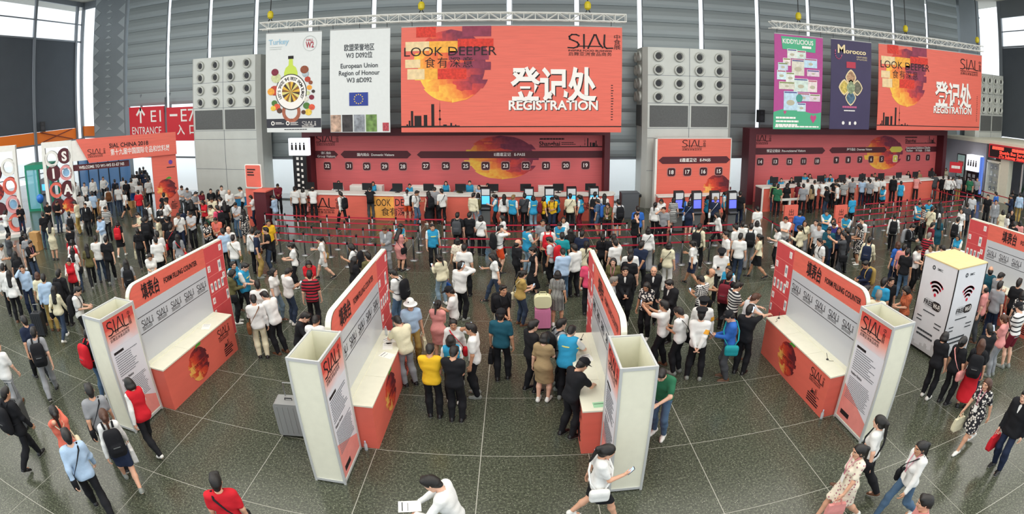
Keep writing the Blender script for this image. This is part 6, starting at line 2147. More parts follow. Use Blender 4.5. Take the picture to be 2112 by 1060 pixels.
# ---- who stands where: head pixel inside a photo tile, sex for build, facing relative to the line of sight (0 = back to us), pose, top, bottom, hair, extras
TILES = {(0, 364): '''
65 378 f 60 ph ts.w tr.k b sb.k
235 298 m 180 ph ts.k tr.n s sb.w
245 602 f 0 st ts.k so.w b
95 632 m 70 fo ts.dg tr.dg s
282 642 m 0 st ts.g tr.k s
335 717 m 150 fo ts.k je.dn s ly
20 757 m 120 ph ts.w tr.k s
160 832 f 0 st ts.k tr.k l bp.k
470 397 m 350 st ts.k je.dn s
540 268 m 170 ph ts.k tr.k s sb.k
650 248 m 150 ph ts.k je.dn s ly
560 512 f 20 ph dr.be - l
750 562 m 330 ph ts.k tr.k s tb.r
765 392 m 0 st ts.g tr.g s bp.k
820 277 m 300 ph ts.be tr.kh s
885 172 m 0 st ts.w je.dn s
945 297 m 200 st jk.k tr.k s ly
1095 452 m 220 ph sh.lb tr.w s
1165 342 m 200 ph ts.sbw tr.k s
1310 492 f 20 wk dr.k - b bp.r
960 752 f 0 wk ts.o tr.k l tb.w
1070 662 m 10 sq ts.w je.dn s
1165 667 m 10 wk ts.k tr.k s
795 702 f 0 st ts.w je.dn p bp.r
800 792 f 10 st ts.w je.dn l sb.k
755 922 f 200 p1 vs.r tr.k p
1395 925 f 0 st ts.g tr.k l bp.k
970 227 f 0 st ts.w tr.k b sb.k
1025 167 m 0 st ts.lb tr.k s
1140 217 f 0 st ts.w je.dn b
1200 122 m 0 wk ts.w je.dn s bp.br
1310 97 m 0 wk ts.w je.dn s
1395 157 f 60 wk ts.w so.k b''',
(140, 290): '''
80 462 m 180 st sh.w tr.k s
180 468 m 180 cr sh.w tr.k s
272 422 m 180 st sh.w tr.k s
390 402 m 170 hp sh.w tr.k s
520 432 m 0 st ts.n tr.n s bp.k
612 412 m 0 st ts.w tr.k s
645 442 m 0 st ts.k tr.k s bp.k
705 424 m 0 wk ts.w tr.b s
715 378 f 0 st ts.k tr.k b
785 457 m 0 st ts.w tr.n s
765 342 m 0 st ts.k tr.k s
820 332 m 0 wk ts.n tr.n s
840 292 m 0 st ts.k tr.k s
800 300 f 0 st ts.w tr.k l
880 352 f 0 st ts.k tr.k l
890 422 m 0 st ts.w tr.k s
740 380 m 0 st ts.w tr.k s
860 380 m 0 wk ts.n tr.k s''',
(264, 364): '''
110 152 m 0 st ts.r je.d s
225 287 m 50 sq ts.w tr.k s bp.k
395 182 m 0 up ts.k tr.k s
415 257 m 250 hp ts.w tr.k s
370 302 m 30 st ts.w tr.k s bp.k
90 407 m 250 ph ts.be tr.k s
150 462 f 300 ph ts.be tr.k b
195 442 m 10 st jk.k tr.k s bp.k
305 462 f 300 ph dr.be - p
370 382 m 0 st ts.w tr.k s bp.k
420 442 m 340 sq ts.k tr.k s
555 412 m 190 ph ts.w tr.n s sb.k
690 402 m 190 ph ts.lg tr.k s
475 532 m 30 st ts.k tr.k s sb.r
100 577 f 0 wk ts.k tr.k p tb.be
320 612 m 350 st ts.w tr.k s
300 672 m 350 sq ts.w tr.k s
240 872 f 180 ph ts.w tr.k p
545 642 f 0 st ts.g sk.w l sb.r
690 802 m 0 st ts.k tr.k s
600 107 m 160 ph ts.lg tr.dg s
655 132 m 190 ph ts.g tr.k s
585 352 f 0 st ts.n tr.k b
765 172 m 120 ph ts.g tr.k s
830 167 f 150 ph ts.m tr.k l
700 257 f 0 st ts.k tr.k l
920 137 m 180 st ts.k tr.k s
850 267 f 230 ph ts.r tr.k b
895 242 m 200 ph ts.be tr.k s
1005 147 f 120 st ts.k tr.k l
1040 102 m 180 st ts.w tr.k s
1125 152 m 180 ph sh.w tr.k bl
1235 122 m 270 ph ts.w tr.k s
1010 232 f 240 ph ts.w tr.k b
900 327 f 230 ph ts.be tr.k p tb.gn
990 322 m 330 st ts.pk tr.m s bp.k
1070 272 f 0 st ts.k tr.k l
1190 297 m 200 ph ts.lg je.d s sb.k
1285 362 f 0 st dr.fk - l
935 472 m 200 ph ts.co tr.k s ly
895 502 f 200 ph ts.fk tr.k b
1055 577 m 350 st sh.lb tr.k s
1110 562 m 200 st ts.w tr.k bl
1165 652 m 10 wk ts.w je.ld s sb.o
1355 212 f 250 ph ts.w tr.n l
1390 572 m 20 st sh.w tr.k s sb.br''',
(528, 364): '''
240 87 m 180 ph sh.m tr.k s
170 212 m 300 ph sh.lb tr.g s
462 107 m 20 st ts.w tr.k s
490 132 f 20 st ts.w tr.k b tb.p
630 118 m 0 ln ts.w tr.k bl
875 87 m 0 ln ts.w tr.k s
940 172 m 320 wk sh.w tr.k s bp.k
1275 112 m 0 ln ts.k je.dg s bp.k
920 47 m 180 st vs.cv tr.k s
1305 57 f 180 st vs.cv tr.k b
135 482 m 170 st ts.y tr.k s
100 567 m 260 cr sh.k je.dn s
30 602 m 90 ph ts.n tr.kh s
360 752 f 270 ph ts.w tr.k p sb.k
685 672 f 280 w1 ts.w so.w p sb.kh
1040 752 f 290 ph ts.w tr.k b bp.k
1115 892 f 60 st jk.k tr.k l ly
1230 847 m 330 st ts.o tr.k s
585 952 f 180 ph ts.r tr.k b''',
(792, 364): '''
100 102 m 0 ln ts.n tr.k s sb.n
270 132 f 0 ln ts.w so.orr p
375 162 m 130 ph ts.w je.d s bp.k
490 167 f 330 st tk.m ls.k l bp.k
570 112 m 0 ln ts.g tr.k s
640 137 m 340 sq ts.w tr.k s sb.k
835 102 m 0 ln ts.g tr.dg s bp.o
1000 182 m 30 st sh.be tr.g s
1050 182 f 10 st dr.lb - b bp.o
1215 202 f 270 p1 vs.cv tr.k p
1340 197 f 0 st sh.w tr.k l sb.k
690 52 f 180 st vs.cv tr.k b
955 47 m 180 st vs.cv tr.k s
1065 97 f 200 st ts.lb tr.k b
1150 77 m 180 st ts.g tr.k s
285 82 f 180 st vs.cv tr.k p
835 402 m 10 sq ts.k tr.k s bp.dg
990 402 m 20 st ts.k tr.k s
1030 432 f 20 st ts.w tr.k b sb.k
35 557 m 200 ph jk.g tr.g s hb
175 572 f 40 ph dr.p - l sb.k
195 537 m 140 ph vs.cv tr.k s
540 532 m 170 st vs.cv tr.k s
820 682 f 0 st ts.fw tr.k b
895 752 m 10 sq ts.w tr.k s
605 872 f 330 ph sh.be je.ld p tb.b
1185 862 f 270 w1 ts.w je.dn l sb.k
1310 432 f 260 st ts.w tr.k b
1305 527 m 70 ca ts.w so.orr s bp.k''',
(1056, 364): '''
15 207 m 30 st vs.cv tr.k s hl
150 192 m 0 st ts.dg tr.k s sb.k
235 212 f 340 st vs.cv je.ld b
415 232 m 200 ph ts.y tr.n s bp.k
378 222 f 60 st ts.y tr.k b bp.m
475 212 f 300 p1 vs.cv tr.k p
650 192 m 0 st ts.be tr.k s sb.k
740 207 f 300 ph vs.cv tr.m p
945 172 m 10 st ts.w tr.n s bp.k
1015 192 f 0 st ts.w tr.k l
980 257 m 300 p1 ts.d so.d s bp.b
1055 297 f 190 ph sh.o tr.k b ly
1160 257 m 340 st ts.lg so.k s bp.k
340 462 m 170 st ts.g tr.k s
575 452 f 180 st ts.w tr.k l
400 542 m 0 st ts.w tr.k s bp.r
205 542 m 60 ph vs.cv tr.ld s
525 522 m 200 ph vs.cv tr.k s
560 627 m 0 st ts.t tr.k s
655 582 f 0 st ts.k tr.k l
785 602 m 10 sq ts.n tr.k s
70 702 m 60 st sh.k tr.k bl
205 792 f 250 ph tk.k ls.k p
405 677 m 300 ph ts.lg tr.k s bp.r
565 802 m 350 ph sh.lb je.d s
690 752 m 320 sq sh.w tr.k s
830 722 f 0 st ts.be tr.k p sb.k
870 905 m 0 st ts.pk tr.k s
1045 652 f 0 st ts.k tr.k p
1105 637 m 0 st ts.k tr.k s
1150 702 m 330 ca ts.w tr.k s
1175 912 f 190 st ts.o tr.k l ly
1320 802 m 350 st ts.w tr.k s
1285 862 m 20 st ts.k tr.k s
1405 332 m 350 st ts.b tr.k s
1412 422 m 120 ca ts.k tr.k s''',
(1320, 364): '''
175 287 f 20 st sh.w tr.k p
235 257 f 190 ph ts.w tr.k b
275 347 m 200 ca ts.g tr.k s
385 232 f 0 st dr.sbw - b
475 222 f 0 st vs.b tr.k l
555 272 f 10 st dr.n - b sb.lb
610 202 f 110 p1 vs.cv tr.k p
785 212 f 60 ph vs.cv tr.k p
845 227 m 0 st ts.n tr.k s sb.w hl
975 172 f 90 ph vs.cv tr.k p
1120 162 m 0 sq ts.k tr.n s
1310 332 m 330 st ts.w tr.n s
845 402 f 260 w1 sh.w tr.k l
670 527 m 20 sq sh.be tr.k s bp.k
95 572 f 0 st sh.w wd.g b sb.k
325 732 f 10 st ts.be tr.w b sb.k
570 717 f 300 w1 ts.w sk.n p
20 722 m 20 hk ts.n tr.k s
1070 532 m 300 st ts.w tr.k s
1145 502 m 0 st ts.w tr.k s
1240 522 m 0 sq ts.w tr.g s bp.k
1310 492 f 0 st ts.w tr.k b
1015 617 m 250 st ts.w tr.k s
1068 632 m 10 sq ts.w je.dn s
1325 642 f 270 wk ts.be sk.k p
915 827 m 180 p1 sh.w tr.k s hpol ab''',
(1584, 364): '''
65 62 f 0 st ts.lg2 je.dn b bp.k
115 87 m 10 st ts.gn tr.k s
200 62 f 60 st ts.lb tr.w b
217 77 f 0 st dr.k - b
345 67 f 0 st ts.m tr.k b
400 82 m 0 st ts.g tr.k s
490 92 f 310 st ts.tan tr.k l sb.br
455 32 m 0 ln ts.w tr.k s
515 42 m 0 ln ts.w tr.k s
640 112 f 300 ph ts.k je.dn p
625 42 m 0 ln ts.w tr.k s
692 22 m 0 ln ts.w tr.k s
755 77 m 280 ph ts.w tr.k s
785 30 m 0 ln ts.k tr.k s
830 37 m 0 st ts.sbw tr.k s
920 12 m 0 st ts.g tr.k s sb.o
1025 2 m 0 st ts.lb tr.n s
1140 32 m 0 st ts.g tr.k s
1090 10 m 0 st ts.w tr.m s
1175 2 m 0 st ts.w tr.k s
1240 -3 m 0 st ts.w tr.k s
1305 -8 f 0 st ts.n tr.g l hb
1395 -10 m 0 st jk.k tr.k s
1280 112 f 200 ph vs.cv so.k b
940 212 m 320 sq ts.cv tr.k s
265 12 f 180 st jk.k tr.k b
40 -3 m 180 st vs.cv tr.k s
150 20 f 180 st vs.cv tr.k p
360 377 m 0 st ts.b tr.k s
660 377 m 180 fo vs.cv tr.k s
870 432 m 200 ph vs.cv tr.k s
200 452 m 190 fo ts.w tr.g s
90 557 f 250 ph ts.w tr.k b
340 547 f 290 ph sh.be tr.k p
430 492 f 180 st ts.be wd.g l
525 477 m 200 st ts.lg tr.k s
575 527 m 190 sq ts.lg tr.k s
235 702 f 150 st ts.w tr.k b
690 572 m 190 ph ts.dt tr.n s
735 517 m 200 ph ts.pu tr.k s
735 470 f 190 st ts.w tr.k b
800 572 f 180 st ts.n tr.k b
575 692 m 230 sq ts.w tr.k s bp.k
850 622 m 260 up ts.dg je.dg s sb.k
875 572 m 300 st ts.k tr.k s
1010 532 f 250 ph dr.fk - b
1050 457 m 220 st ts.w tr.k s
1140 672 m 10 wk sh.be tr.k s bp.n
1420 417 m 0 wk sh.w tr.k s bp.k''',
(1560, 300): '''
1140 255 f 150 st vs.cv tr.k b
1240 250 m 180 st vs.cv tr.k s
545 310 m 180 st vs.cv tr.k s
600 318 f 180 st ts.dg tr.k b
765 325 f 180 st vs.cv tr.k b
828 322 m 180 st vs.cv tr.k s
1325 308 m 180 st ts.dg tr.k s
1185 312 m 0 st ts.n tr.k s
975 335 m 0 ln ts.k tr.k s
1060 345 m 0 ln ts.w tr.k s
1290 318 m 0 ln ts.w tr.k s
905 372 m 10 st ts.w tr.k s''',
(1848, 364): '''
60 52 m 350 st vs.cv tr.k s
235 -8 m 0 ln sh.p tr.k s
405 -38 m 0 ln jk.dg tr.dg s
530 -8 m 0 st jk.k tr.k s
590 -3 m 0 hp sh.w tr.k s
640 2 m 30 hp sh.w tr.k s
710 -8 m 0 st ts.lg tr.kh s
755 2 f 0 st ts.k ls.k b
830 7 m 0 st ts.gn tr.k s hg
910 12 m 180 st ts.g tr.k s sb.k
275 292 m 150 ph vs.cv tr.k s
320 342 m 240 ph ts.sbw tr.k s sb.m
375 262 m 180 st vs.cv tr.k s
390 327 m 30 st ts.be tr.be s sb.k
425 297 m 0 st ts.k tr.k s
465 352 f 0 st ts.w tr.k l sb.k
530 292 f 0 st ts.dg tr.k l
420 512 m 60 st ts.m tr.k s
490 457 f 0 st dr.dt - l
205 542 m 110 ph sh.k tr.k s bp.g
375 627 m 20 st ts.srb tr.k s hg
700 452 m 20 sq ts.w tr.n s bp.k
735 357 f 200 st ts.w tr.k l
800 297 m 0 st ts.dg tr.k s
860 202 m 180 sq ts.lg tr.n s
1030 202 m 190 st ts.k tr.k s
1115 172 m 300 st ts.b tr.k s
1120 262 m 170 st jk.g tr.g s
1275 202 m 260 ph jk.n tr.k s
1200 372 f 0 st ts.be tr.k b
1300 372 f 180 st ts.k tr.k l
1262 412 f 60 st ts.w tr.k b
1320 502 m 0 st ts.k tr.k s
1390 492 f 0 st ts.p tr.k b
1390 182 m 0 st sh.lb tr.kh s
690 652 f 200 ph vs.cv tr.k b
1310 160 m 0 st ts.k tr.k s''',
(1800, 320): '''
738 150 f 180 st ts.k tr.k l
818 142 f 180 st ts.be tr.k b
400 178 f 180 st jk.k tr.k b
520 172 m 180 st ts.tan tr.k s
665 145 m 10 st ts.dg tr.dg s''',
(0, 530): '''
20 77 m 10 st sh.w tr.k s
90 147 f 20 st sh.w tr.k l
240 92 m 190 ca sh.lb tr.n s
405 167 f 0 st ts.be tr.k b hb
475 192 m 10 sq sh.lb tr.kh s
645 142 m 30 st jk.k tr.k s bp.k
595 322 f 30 wk sh.be je.dn l sb.k
880 337 m 110 ph ts.w tr.k s bp.k
255 662 m 340 wk ts.n tr.k s
360 787 m 10 wk ts.g tr.g s bp.k
980 792 m 60 sq ts.k je.d s bp.r''',
(0, 690): '''
-45 70 m 40 wk ts.w tr.g s
45 592 m 60 wk jk.k tr.k s bp.k
575 797 f 0 hd ts.co tr.k p sb.be mp
975 557 m 0 wk ts.g tr.k s sb.k
1130 832 f 0 wk sh.w sk.n p bp.k tb.w hb mm
1410 482 f 340 ca vs.r tr.k b wk
715 1062 m 0 wk sh.lb tr.k s sb.k mm''',
(440, 530): '''
220 52 f 150 st vs.cv tr.k p
365 77 m 120 ph vs.cv tr.k s
235 142 f 90 ph sh.o tr.k b sb.k
485 262 m 0 st ts.w tr.k s
440 422 m 0 ph sh.w tr.be s sb.br
545 387 m 320 wr sh.w tr.k s
800 117 m 60 ph ts.w je.dn s
730 132 f 120 st ts.w je.ld b
1070 152 m 10 sq ts.srb tr.k s
1060 627 m 100 wr ts.k tr.k s
1150 652 m 20 wr ts.w tr.k s''',
(780, 530): '''
140 142 m 300 ph ts.w je.d s bp.k
185 662 m 330 wr ts.be tr.g s
355 482 m 170 st ts.lb tr.kh s hbuc tb.be mp
675 482 f 20 ph dr.p - p
770 342 m 280 ph ts.w tr.k s hcap
835 702 f 180 st sh.w tr.k p sb.r
1020 742 m 280 ca ts.w tr.k s
805 872 f 0 st vs.cv tr.k b
620 972 m 10 ph ts.y tr.k s
810 987 m 20 ph ts.k tr.k s tb.k
925 52 m 40 ca sh.w tr.k s
1395 317 m 150 cr ts.k tr.n s bp.k
1370 587 m 10 st ts.dt tr.k s hcap tb.k''',
(1000, 530): '''
450 152 f 60 ph ts.kh je.dn p sb.be
815 152 f 10 st dr.bw - b
550 707 m 60 st ts.k tr.k s
680 842 f 20 p1 dr.tan - b
975 692 m 60 st ts.g tr.k s bp.k
985 762 m 20 wr vs.cv tr.k s
1130 1142 m 50 wr ts.k tr.k s hcap''',
(1240, 530): '''
270 112 m 170 cr jk.k tr.k s
590 112 m 180 cr jk.k tr.k bl
150 222 m 90 st ts.g tr.k s hg
500 297 f 200 ph ts.fk tr.k b
745 262 m 230 ph jk.k tr.k s
715 492 m 290 up ts.w tr.k s
850 562 m 300 ph ts.w tr.k s sb.k
1110 582 m 0 hk sh.w tr.k s hpol ab
1150 467 m 180 st sh.w tr.k s hpol ab
1095 207 m 310 ph ts.pl tr.k s sb.k
1255 142 m 120 ph ts.be tr.o bl''',
(1440, 530): '''
340 102 f 200 st vs.cv tr.k p
355 167 m 20 st ts.k tr.k s bp.m
470 282 m 60 ph ts.sbw tr.k s
665 412 m 60 ln ts.lg tr.k s hb
575 542 m 20 ca ts.k tr.k s
335 612 m 260 ph sh.b tr.dg s hcap sb.t''',
(1700, 480): '''
450 322 m 230 ph sh.n tr.k s bp.kh
685 502 m 20 st ts.cv tr.k s
750 502 m 150 st ts.k tr.k s
615 647 m 0 st ts.be tr.k s hg
905 602 f 240 ph ts.fo tr.k b
480 592 m 60 st ts.o tr.k s
825 102 f 330 st ts.b tr.n b hb
905 132 m 20 st ts.p tr.k s
930 172 m 10 sq ts.k je.d s
1085 157 f 120 ph ts.w tr.k p
1195 132 f 200 st ts.w tr.k p
1310 142 m 300 ph ts.w tr.k s''',
(1848, 560): '''
600 680 f 20 p1 ts.k tr.k b
810 732 f 30 st ts.k tr.k p sb.p
905 740 f 0 st ts.k ls.r l bp.k hb
1055 590 m 330 ca ts.k tr.n s tb.w
1190 482 f 290 ph ts.p tr.g p hb
1370 348 m 300 ph ts.swb so.m s hcap
975 147 m 280 ph ts.p tr.dg bl
1170 110 m 20 st ts.g tr.n s
1185 12 m 50 ph ts.g tr.n s
1075 -52 m 0 st ts.dt tr.k bl
1385 82 m 20 st ts.k tr.k s
1425 220 f 0 st dr.fk - b''',
(1848, 680): '''
1030 552 f 210 wk dr.fk - l tb.be ly hb mm''',
}
PIXELS = '''
440 979 m 15 st ts.r tr.k s sb.k
876 985 m 290 wr sh.w tr.k s pp
1262 919 f 75 w1 ts.w sk.k p sb.w
1816 857 f 285 wk ts.w tr.k p sb.k
1774 919 f 235 wk dr.fw - p tb.p ly
1902 912 f 225 wk sh.w je.d p sb.k ly mp
1912 1023 m 250 st ts.p tr.k s
2118 806 m 200 st jk.k tr.n s tb.r
1361 768 m 200 wr ts.gn je.d s'''
ROWS = []
for (ox, oy), body in TILES.items():
    for l in body.strip().split('\n'):
        p = l.split()
        ROWS.append((ox + float(p[0]) / 5.409, oy + float(p[1]) / 5.409, *p[2:]))
for l in PIXELS.strip().split('\n'):
    p = l.split()
    ROWS.append((float(p[0]), float(p[1]), *p[2:]))

class Pn:
    pass
people = []
for k, r in enumerate(ROWS):
    o = Pn()
    o.px, o.py, o.sex, o.face, o.pose, o.top, o.bot, o.hair = r[0], r[1], r[2], float(r[3]), r[4], r[5], r[6], r[7]
    o.ex = list(r[8:])
    if 'wk' in o.ex:
        o.pose = 'w1'
    q = random.Random(k * 13 + 5)
    o.q = q
    if o.pose == 'st' and q.random() < .35:
        o.pose = 'sq'
    if o.pose == 'ph' and q.random() < .3:
        o.pose = 'p1'
    o.mir = -1 if q.random() < .5 and o.pose not in ('w1', 'ca') else 1
    o.mir = -1 if 'mm' in o.ex else 1 if 'mp' in o.ex else o.mir
    o.s = (q.uniform(.975, 1.03) if o.sex == 'm' else q.uniform(.925, .965))
    S = skel(o.pose, o.sex)
    gx, gy = gz(o.px, o.py, S.top[2] * o.s)
    az = math.atan2(gx, gy)
    o.head = az + R(o.face)
    o.rz = -o.head
    c, s_ = math.cos(o.rz), math.sin(o.rz)
    lx, ly_ = S.top[0] * o.s * o.mir, S.top[1] * o.s
    o.x, o.y = gx - (c * lx - s_ * ly_), gy - (s_ * lx + c * ly_)
    people.append(o)
# nobody stands inside a neighbour, a counter or a desk
RECTS = [(x - .33, x + .33, 6.0, 7.1) for x in XC] + [(x - (.68 if 1 or i else .1), x + .68, 7.0, 10.1) for i, x in enumerate(XC)] + [(x - .12, x + .12, 10.0, 11.0) for x in XC] + [(WX - .05, WX + WW + .05, WY - .05, WY + WW + .05), (-11.9, 4.9, YD - .02, YD + .85), (13.0, 29.6, YD2 - .02, YD2 + .85), (-20.3, -14.9, 26.2, 28.2), (7.1, 11.3, YS - .05, 25.9)]
RECTS[len(XC)] = (XC[0] - .1, XC[0] + .68, 7.0, 10.1)
for it in range(24):
    for i, a in enumerate(people):
        for b in people[i + 1:]:
            dx, dy = b.x - a.x, b.y - a.y
            if abs(dx) < .5 and abs(dy) < .5:
                d = math.hypot(dx, dy)
                m = .46
                if d < m:
                    d = max(d, .02)
                    p = (m - d) / 2 / d * .8
                    # mostly along the line of sight so the heads keep their place in the crowd
                    a.x -= dx * p
                    a.y -= dy * p
                    b.x += dx * p
                    b.y += dy * p
    for o in people:
        ux, uy = o.x - A0[0], o.y - A0[1]
        lx, ly_ = ux * DIRV[0] + uy * DIRV[1], -ux * DIRV[1] + uy * DIRV[0]
        if (-8.2 < lx < -5.6 or -12.9 < lx < -8.9) and -.75 < ly_ < .6 or -1.4 < lx < .4 and -.25 < ly_ < .6:
            tg = -.75 if lx < -5 else -.25
            o.x += -DIRV[1] * (tg - ly_)
            o.y += DIRV[0] * (tg - ly_)
        for x0, x1, yr in ROWSEG:
            if x0 - .15 < o.x < x1 + .15 and abs(o.y - yr) < .25:
                o.y = yr + (.25 if o.y >= yr else -.25)
        mg = .05 if o.pose in ('ln', 'wr') else .17
        for x0, x1, y0, y1 in RECTS:
            if x0 - mg < o.x < x1 + mg and y0 - mg < o.y < y1 + mg:
                ds = [o.x - x0 + mg, x1 + mg - o.x, o.y - y0 + mg, y1 + mg - o.y]
                j = ds.index(min(ds))
                if j == 0: o.x = x0 - mg
                elif j == 1: o.x = x1 + mg
                elif j == 2: o.y = y0 - mg
                else: o.y = y1 + mg

TOPW = dict(ts='t-shirt', sh='long-sleeved shirt', jk='jacket', vs='vest', dr='dress', tk='sleeveless top')
BOTW = dict(tr='trousers', je='jeans', wd='wide trousers', so='shorts', sk='skirt', ls='long skirt')
ACT = dict(st='standing', sq='standing', ph='looking at a phone', p1='holding up a phone', wk='walking', w1='walking with phone', ca='with a phone at the ear', ln='leaning on the desk', wr='writing', hk='hands clasped behind back', hp='hand on hip', up='raising a camera', cr='hands clasped in front', fo='arms folded', hd='holding up hair', be='bending over a sheet')
NUMS = [(n_, ay(px, 342, YW)[0] * .87) for n_, px in ((32, 676), (31, 720), (30, 756), (29, 793), (28, 831), (27, 878), (26, 919), (25, 960), (24, 1001), (23, 1042), (22, 1084), (21, 1126), (20, 1167), (19, 1207), (18, 1384), (17, 1417), (16, 1450), (15, 1482), (14, 1567), (13, 1598), (12, 1628), (11, 1657), (10, 1685), (9, 1724), (8, 1749), (7, 1773), (6, 1796), (5, 1818), (4, 1846), (3, 1873), (2, 1893), (1, 1913))]
MARKS = [(-24.2, 17.2, 'near the letter discs'), (-27, 14, 'near the ring panel'), (-21, 20.5, 'near the entrance arch'), (-17.6, 24, 'near the grey tower'), (-14.5, 21, 'near the maroon stand'), (-12.5, 15, 'between the arch and the belts'), (-11, 8, 'near the black suitcase'), (-9.3, 10.5, 'behind the counter facing the arch'), (-6.3, 10.8, 'near the counter facing the arch'), (-4.2, 9, 'near the silver suitcase counter'), (-2.2, 9.8, 'near the cream desktop papers'), (-.8, 13, 'near the open floor gap'), (.6, 9.3, 'near the blue vest desk'), (.3, 12.2, 'near the pink suitcase'), (2.8, 11.5, 'near the dark suits'), (3.4, 9.2, 'near the capped guards'), (5.4, 10.2, 'near the empty desk'), (7.4, 14, 'near the coral counter wing'), (8.6, 9.4, 'near the free Wi-Fi box'), (10.6, 11.3, 'behind the free Wi-Fi box'), (12.4, 7.6, 'at the Wi-Fi box front'), (13.3, 9.8, 'near the counter behind the Wi-Fi box'), (12.5, 16, 'near the exit pedestals'), (16, 15, 'near the volunteer table'), (28, 17, 'near the glass shop'), (30.5, 22, 'near the posters'), (-5, 3.5, 'on the open floor'), (8, 3.5, 'on the open floor')]
def where(o):
    if o.y > 27.5 and o.x < -20:
        return 'beyond the entrance arch'
    if 16.6 < o.y < 23.9 and (-12 < o.x < 5.4 or 5.4 <= o.x < 12 or 13 < o.x < 30) or 23.9 <= o.y < 27.2 and o.x > -12.5:
        n_ = min(NUMS, key=lambda q: abs(q[1] * o.y / 23.5 - o.x))[0]
        if o.y > (YD2 if o.x > 12 else YD) + .3:
            return 'behind the desk under number ' + say(n_)
        if o.y > 21.4:
            return 'at number ' + say(n_)
        return 'in the lanes before number ' + say(n_)
    return min(MARKS, key=lambda m: (m[0] - o.x) ** 2 + (m[1] - o.y) ** 2)[2]
def words(o):
    tk, tcol = o.top.split('.')
    tw = 'blue volunteer vest' if o.top == 'vs.cv' else 'red waistcoat' if o.top == 'vs.r' else CNAME[tcol] + ' ' + TOPW[tk]
    l = 'person in ' + tw
    if o.bot != '-':
        bk, bc = o.bot.split('.')
        l += ' and ' + CNAME[bc].replace('denim', 'blue') + ' ' + BOTW[bk]
    hat = {'hcap': 'cap', 'hbuc': 'sun hat', 'hpol': 'peaked cap'}
    for e in o.ex:
        if e in hat:
            l += ' with ' + hat[e]
    return l
labels = {}
for o in people:
    w_ = words(o)
    bag = next((e for e in o.ex if e[:3] in ('bp.', 'sb.', 'tb.')), None)
    a = ACT[o.pose]
    l = w_ + ', ' + a + ' ' + where(o)
    if bag:
        bw = CNAME[bag[3:]] + {'bp.': ' backpack', 'sb.': ' shoulder bag', 'tb.': ' hand bag'}[bag[:3]]
        l = w_ + ', ' + bw + ', ' + ('' if o.pose in ('st', 'sq') else a + ' ') + where(o)
    if len(l.split()) > 16:
        l = l.replace('standing ', '').replace('looking at a phone', 'on phone').replace('holding up a phone', 'phone raised').replace('long-sleeved ', '').replace('with a phone at the ear', 'phoning')
    ws = l.split()
    o.label = ' '.join(ws[:16])
    labels.setdefault(o.label, []).append(o)

KEEP = 300
order = sorted(people, key=lambda o: o.x * o.x + o.y * o.y + (400 if o.y > YD + .3 else 0))
far = order[KEEP:]
people = order[:KEEP]
def far_crowd(ps):
    V, F, Mi, mats_, o_ = [], [], [], [], 0
    def put(me, M, ms):
        nonlocal o_
        n_ = len(me.vertices)
        co = np.empty(n_ * 3, np.float32)
        me.vertices.foreach_get('co', co)
        co = co.reshape(-1, 3)
        A = np.array(M)
        V.append(co @ A[:3, :3].T + A[:3, 3])
        f = np.empty(len(me.loops), np.int32)
        me.loops.foreach_get('vertex_index', f)
        f = f.reshape(-1, 4) + o_
        mi = np.empty(len(f), np.int32)
        me.polygons.foreach_get('material_index', mi)
        lut = []
        for m in ms:
            if m not in mats_:
                mats_.append(m)
            lut.append(mats_.index(m))
        Mi.append(np.array(lut)[mi])
        if M.determinant() < 0:
            f = f[:, ::-1]
        F.append(f)
        o_ += n_
    for o in ps:
        S = skel(o.pose, o.sex)
        q = o.q
        M = Matrix.Translation((o.x, o.y, 0)) @ Matrix.Rotation(o.rz, 4, 'Z') @ Matrix.Diagonal((o.s * o.mir, o.s, o.s, 1))
        put(body_mesh(o.pose, o.sex), M, [q.choice(SKIN), M_LIP, M_EYE, M_EYEW])
        tk, tcol = o.top.split('.')
        if tk in ('vs', 'jk'):
            put(wear_mesh('ts', o.pose, o.sex), M, [cloth('w')])
        put(wear_mesh(tk, o.pose, o.sex), M, [cloth(tcol)])
        if o.bot != '-':
            bk, bc = o.bot.split('.')
            put(wear_mesh(bk, o.pose, o.sex), M, [cloth(bc)])
        hM = Matrix.Translation(S.head) @ Matrix(S.hR.tolist()).to_4x4()
        put(HAIR[o.hair], M @ hM, [HAIRM['k']])
        for Hp, K, A, sg, Ft in S.leg:
            put(SHOE, M @ Matrix.Translation(Ft), [SHM['k'], M_SOLE])
        for e in o.ex:
            if e[:3] == 'bp.':
                put(PACK, M @ Matrix.Translation((0, -.215, 1.2)), [cloth(e[3:])])
    me = np_mesh('distant_crowd', [(np.concatenate(V), np.concatenate(F), np.concatenate(Mi))], 0)
    for m in mats_:
        me.materials.append(m)
    me.polygons.foreach_set('material_index', np.concatenate(Mi).astype(np.int32))
    link('distant_crowd', me, label='distant crowd at the desks and beyond the entrance arch', cat='crowd', kind='stuff')
far_crowd(far)

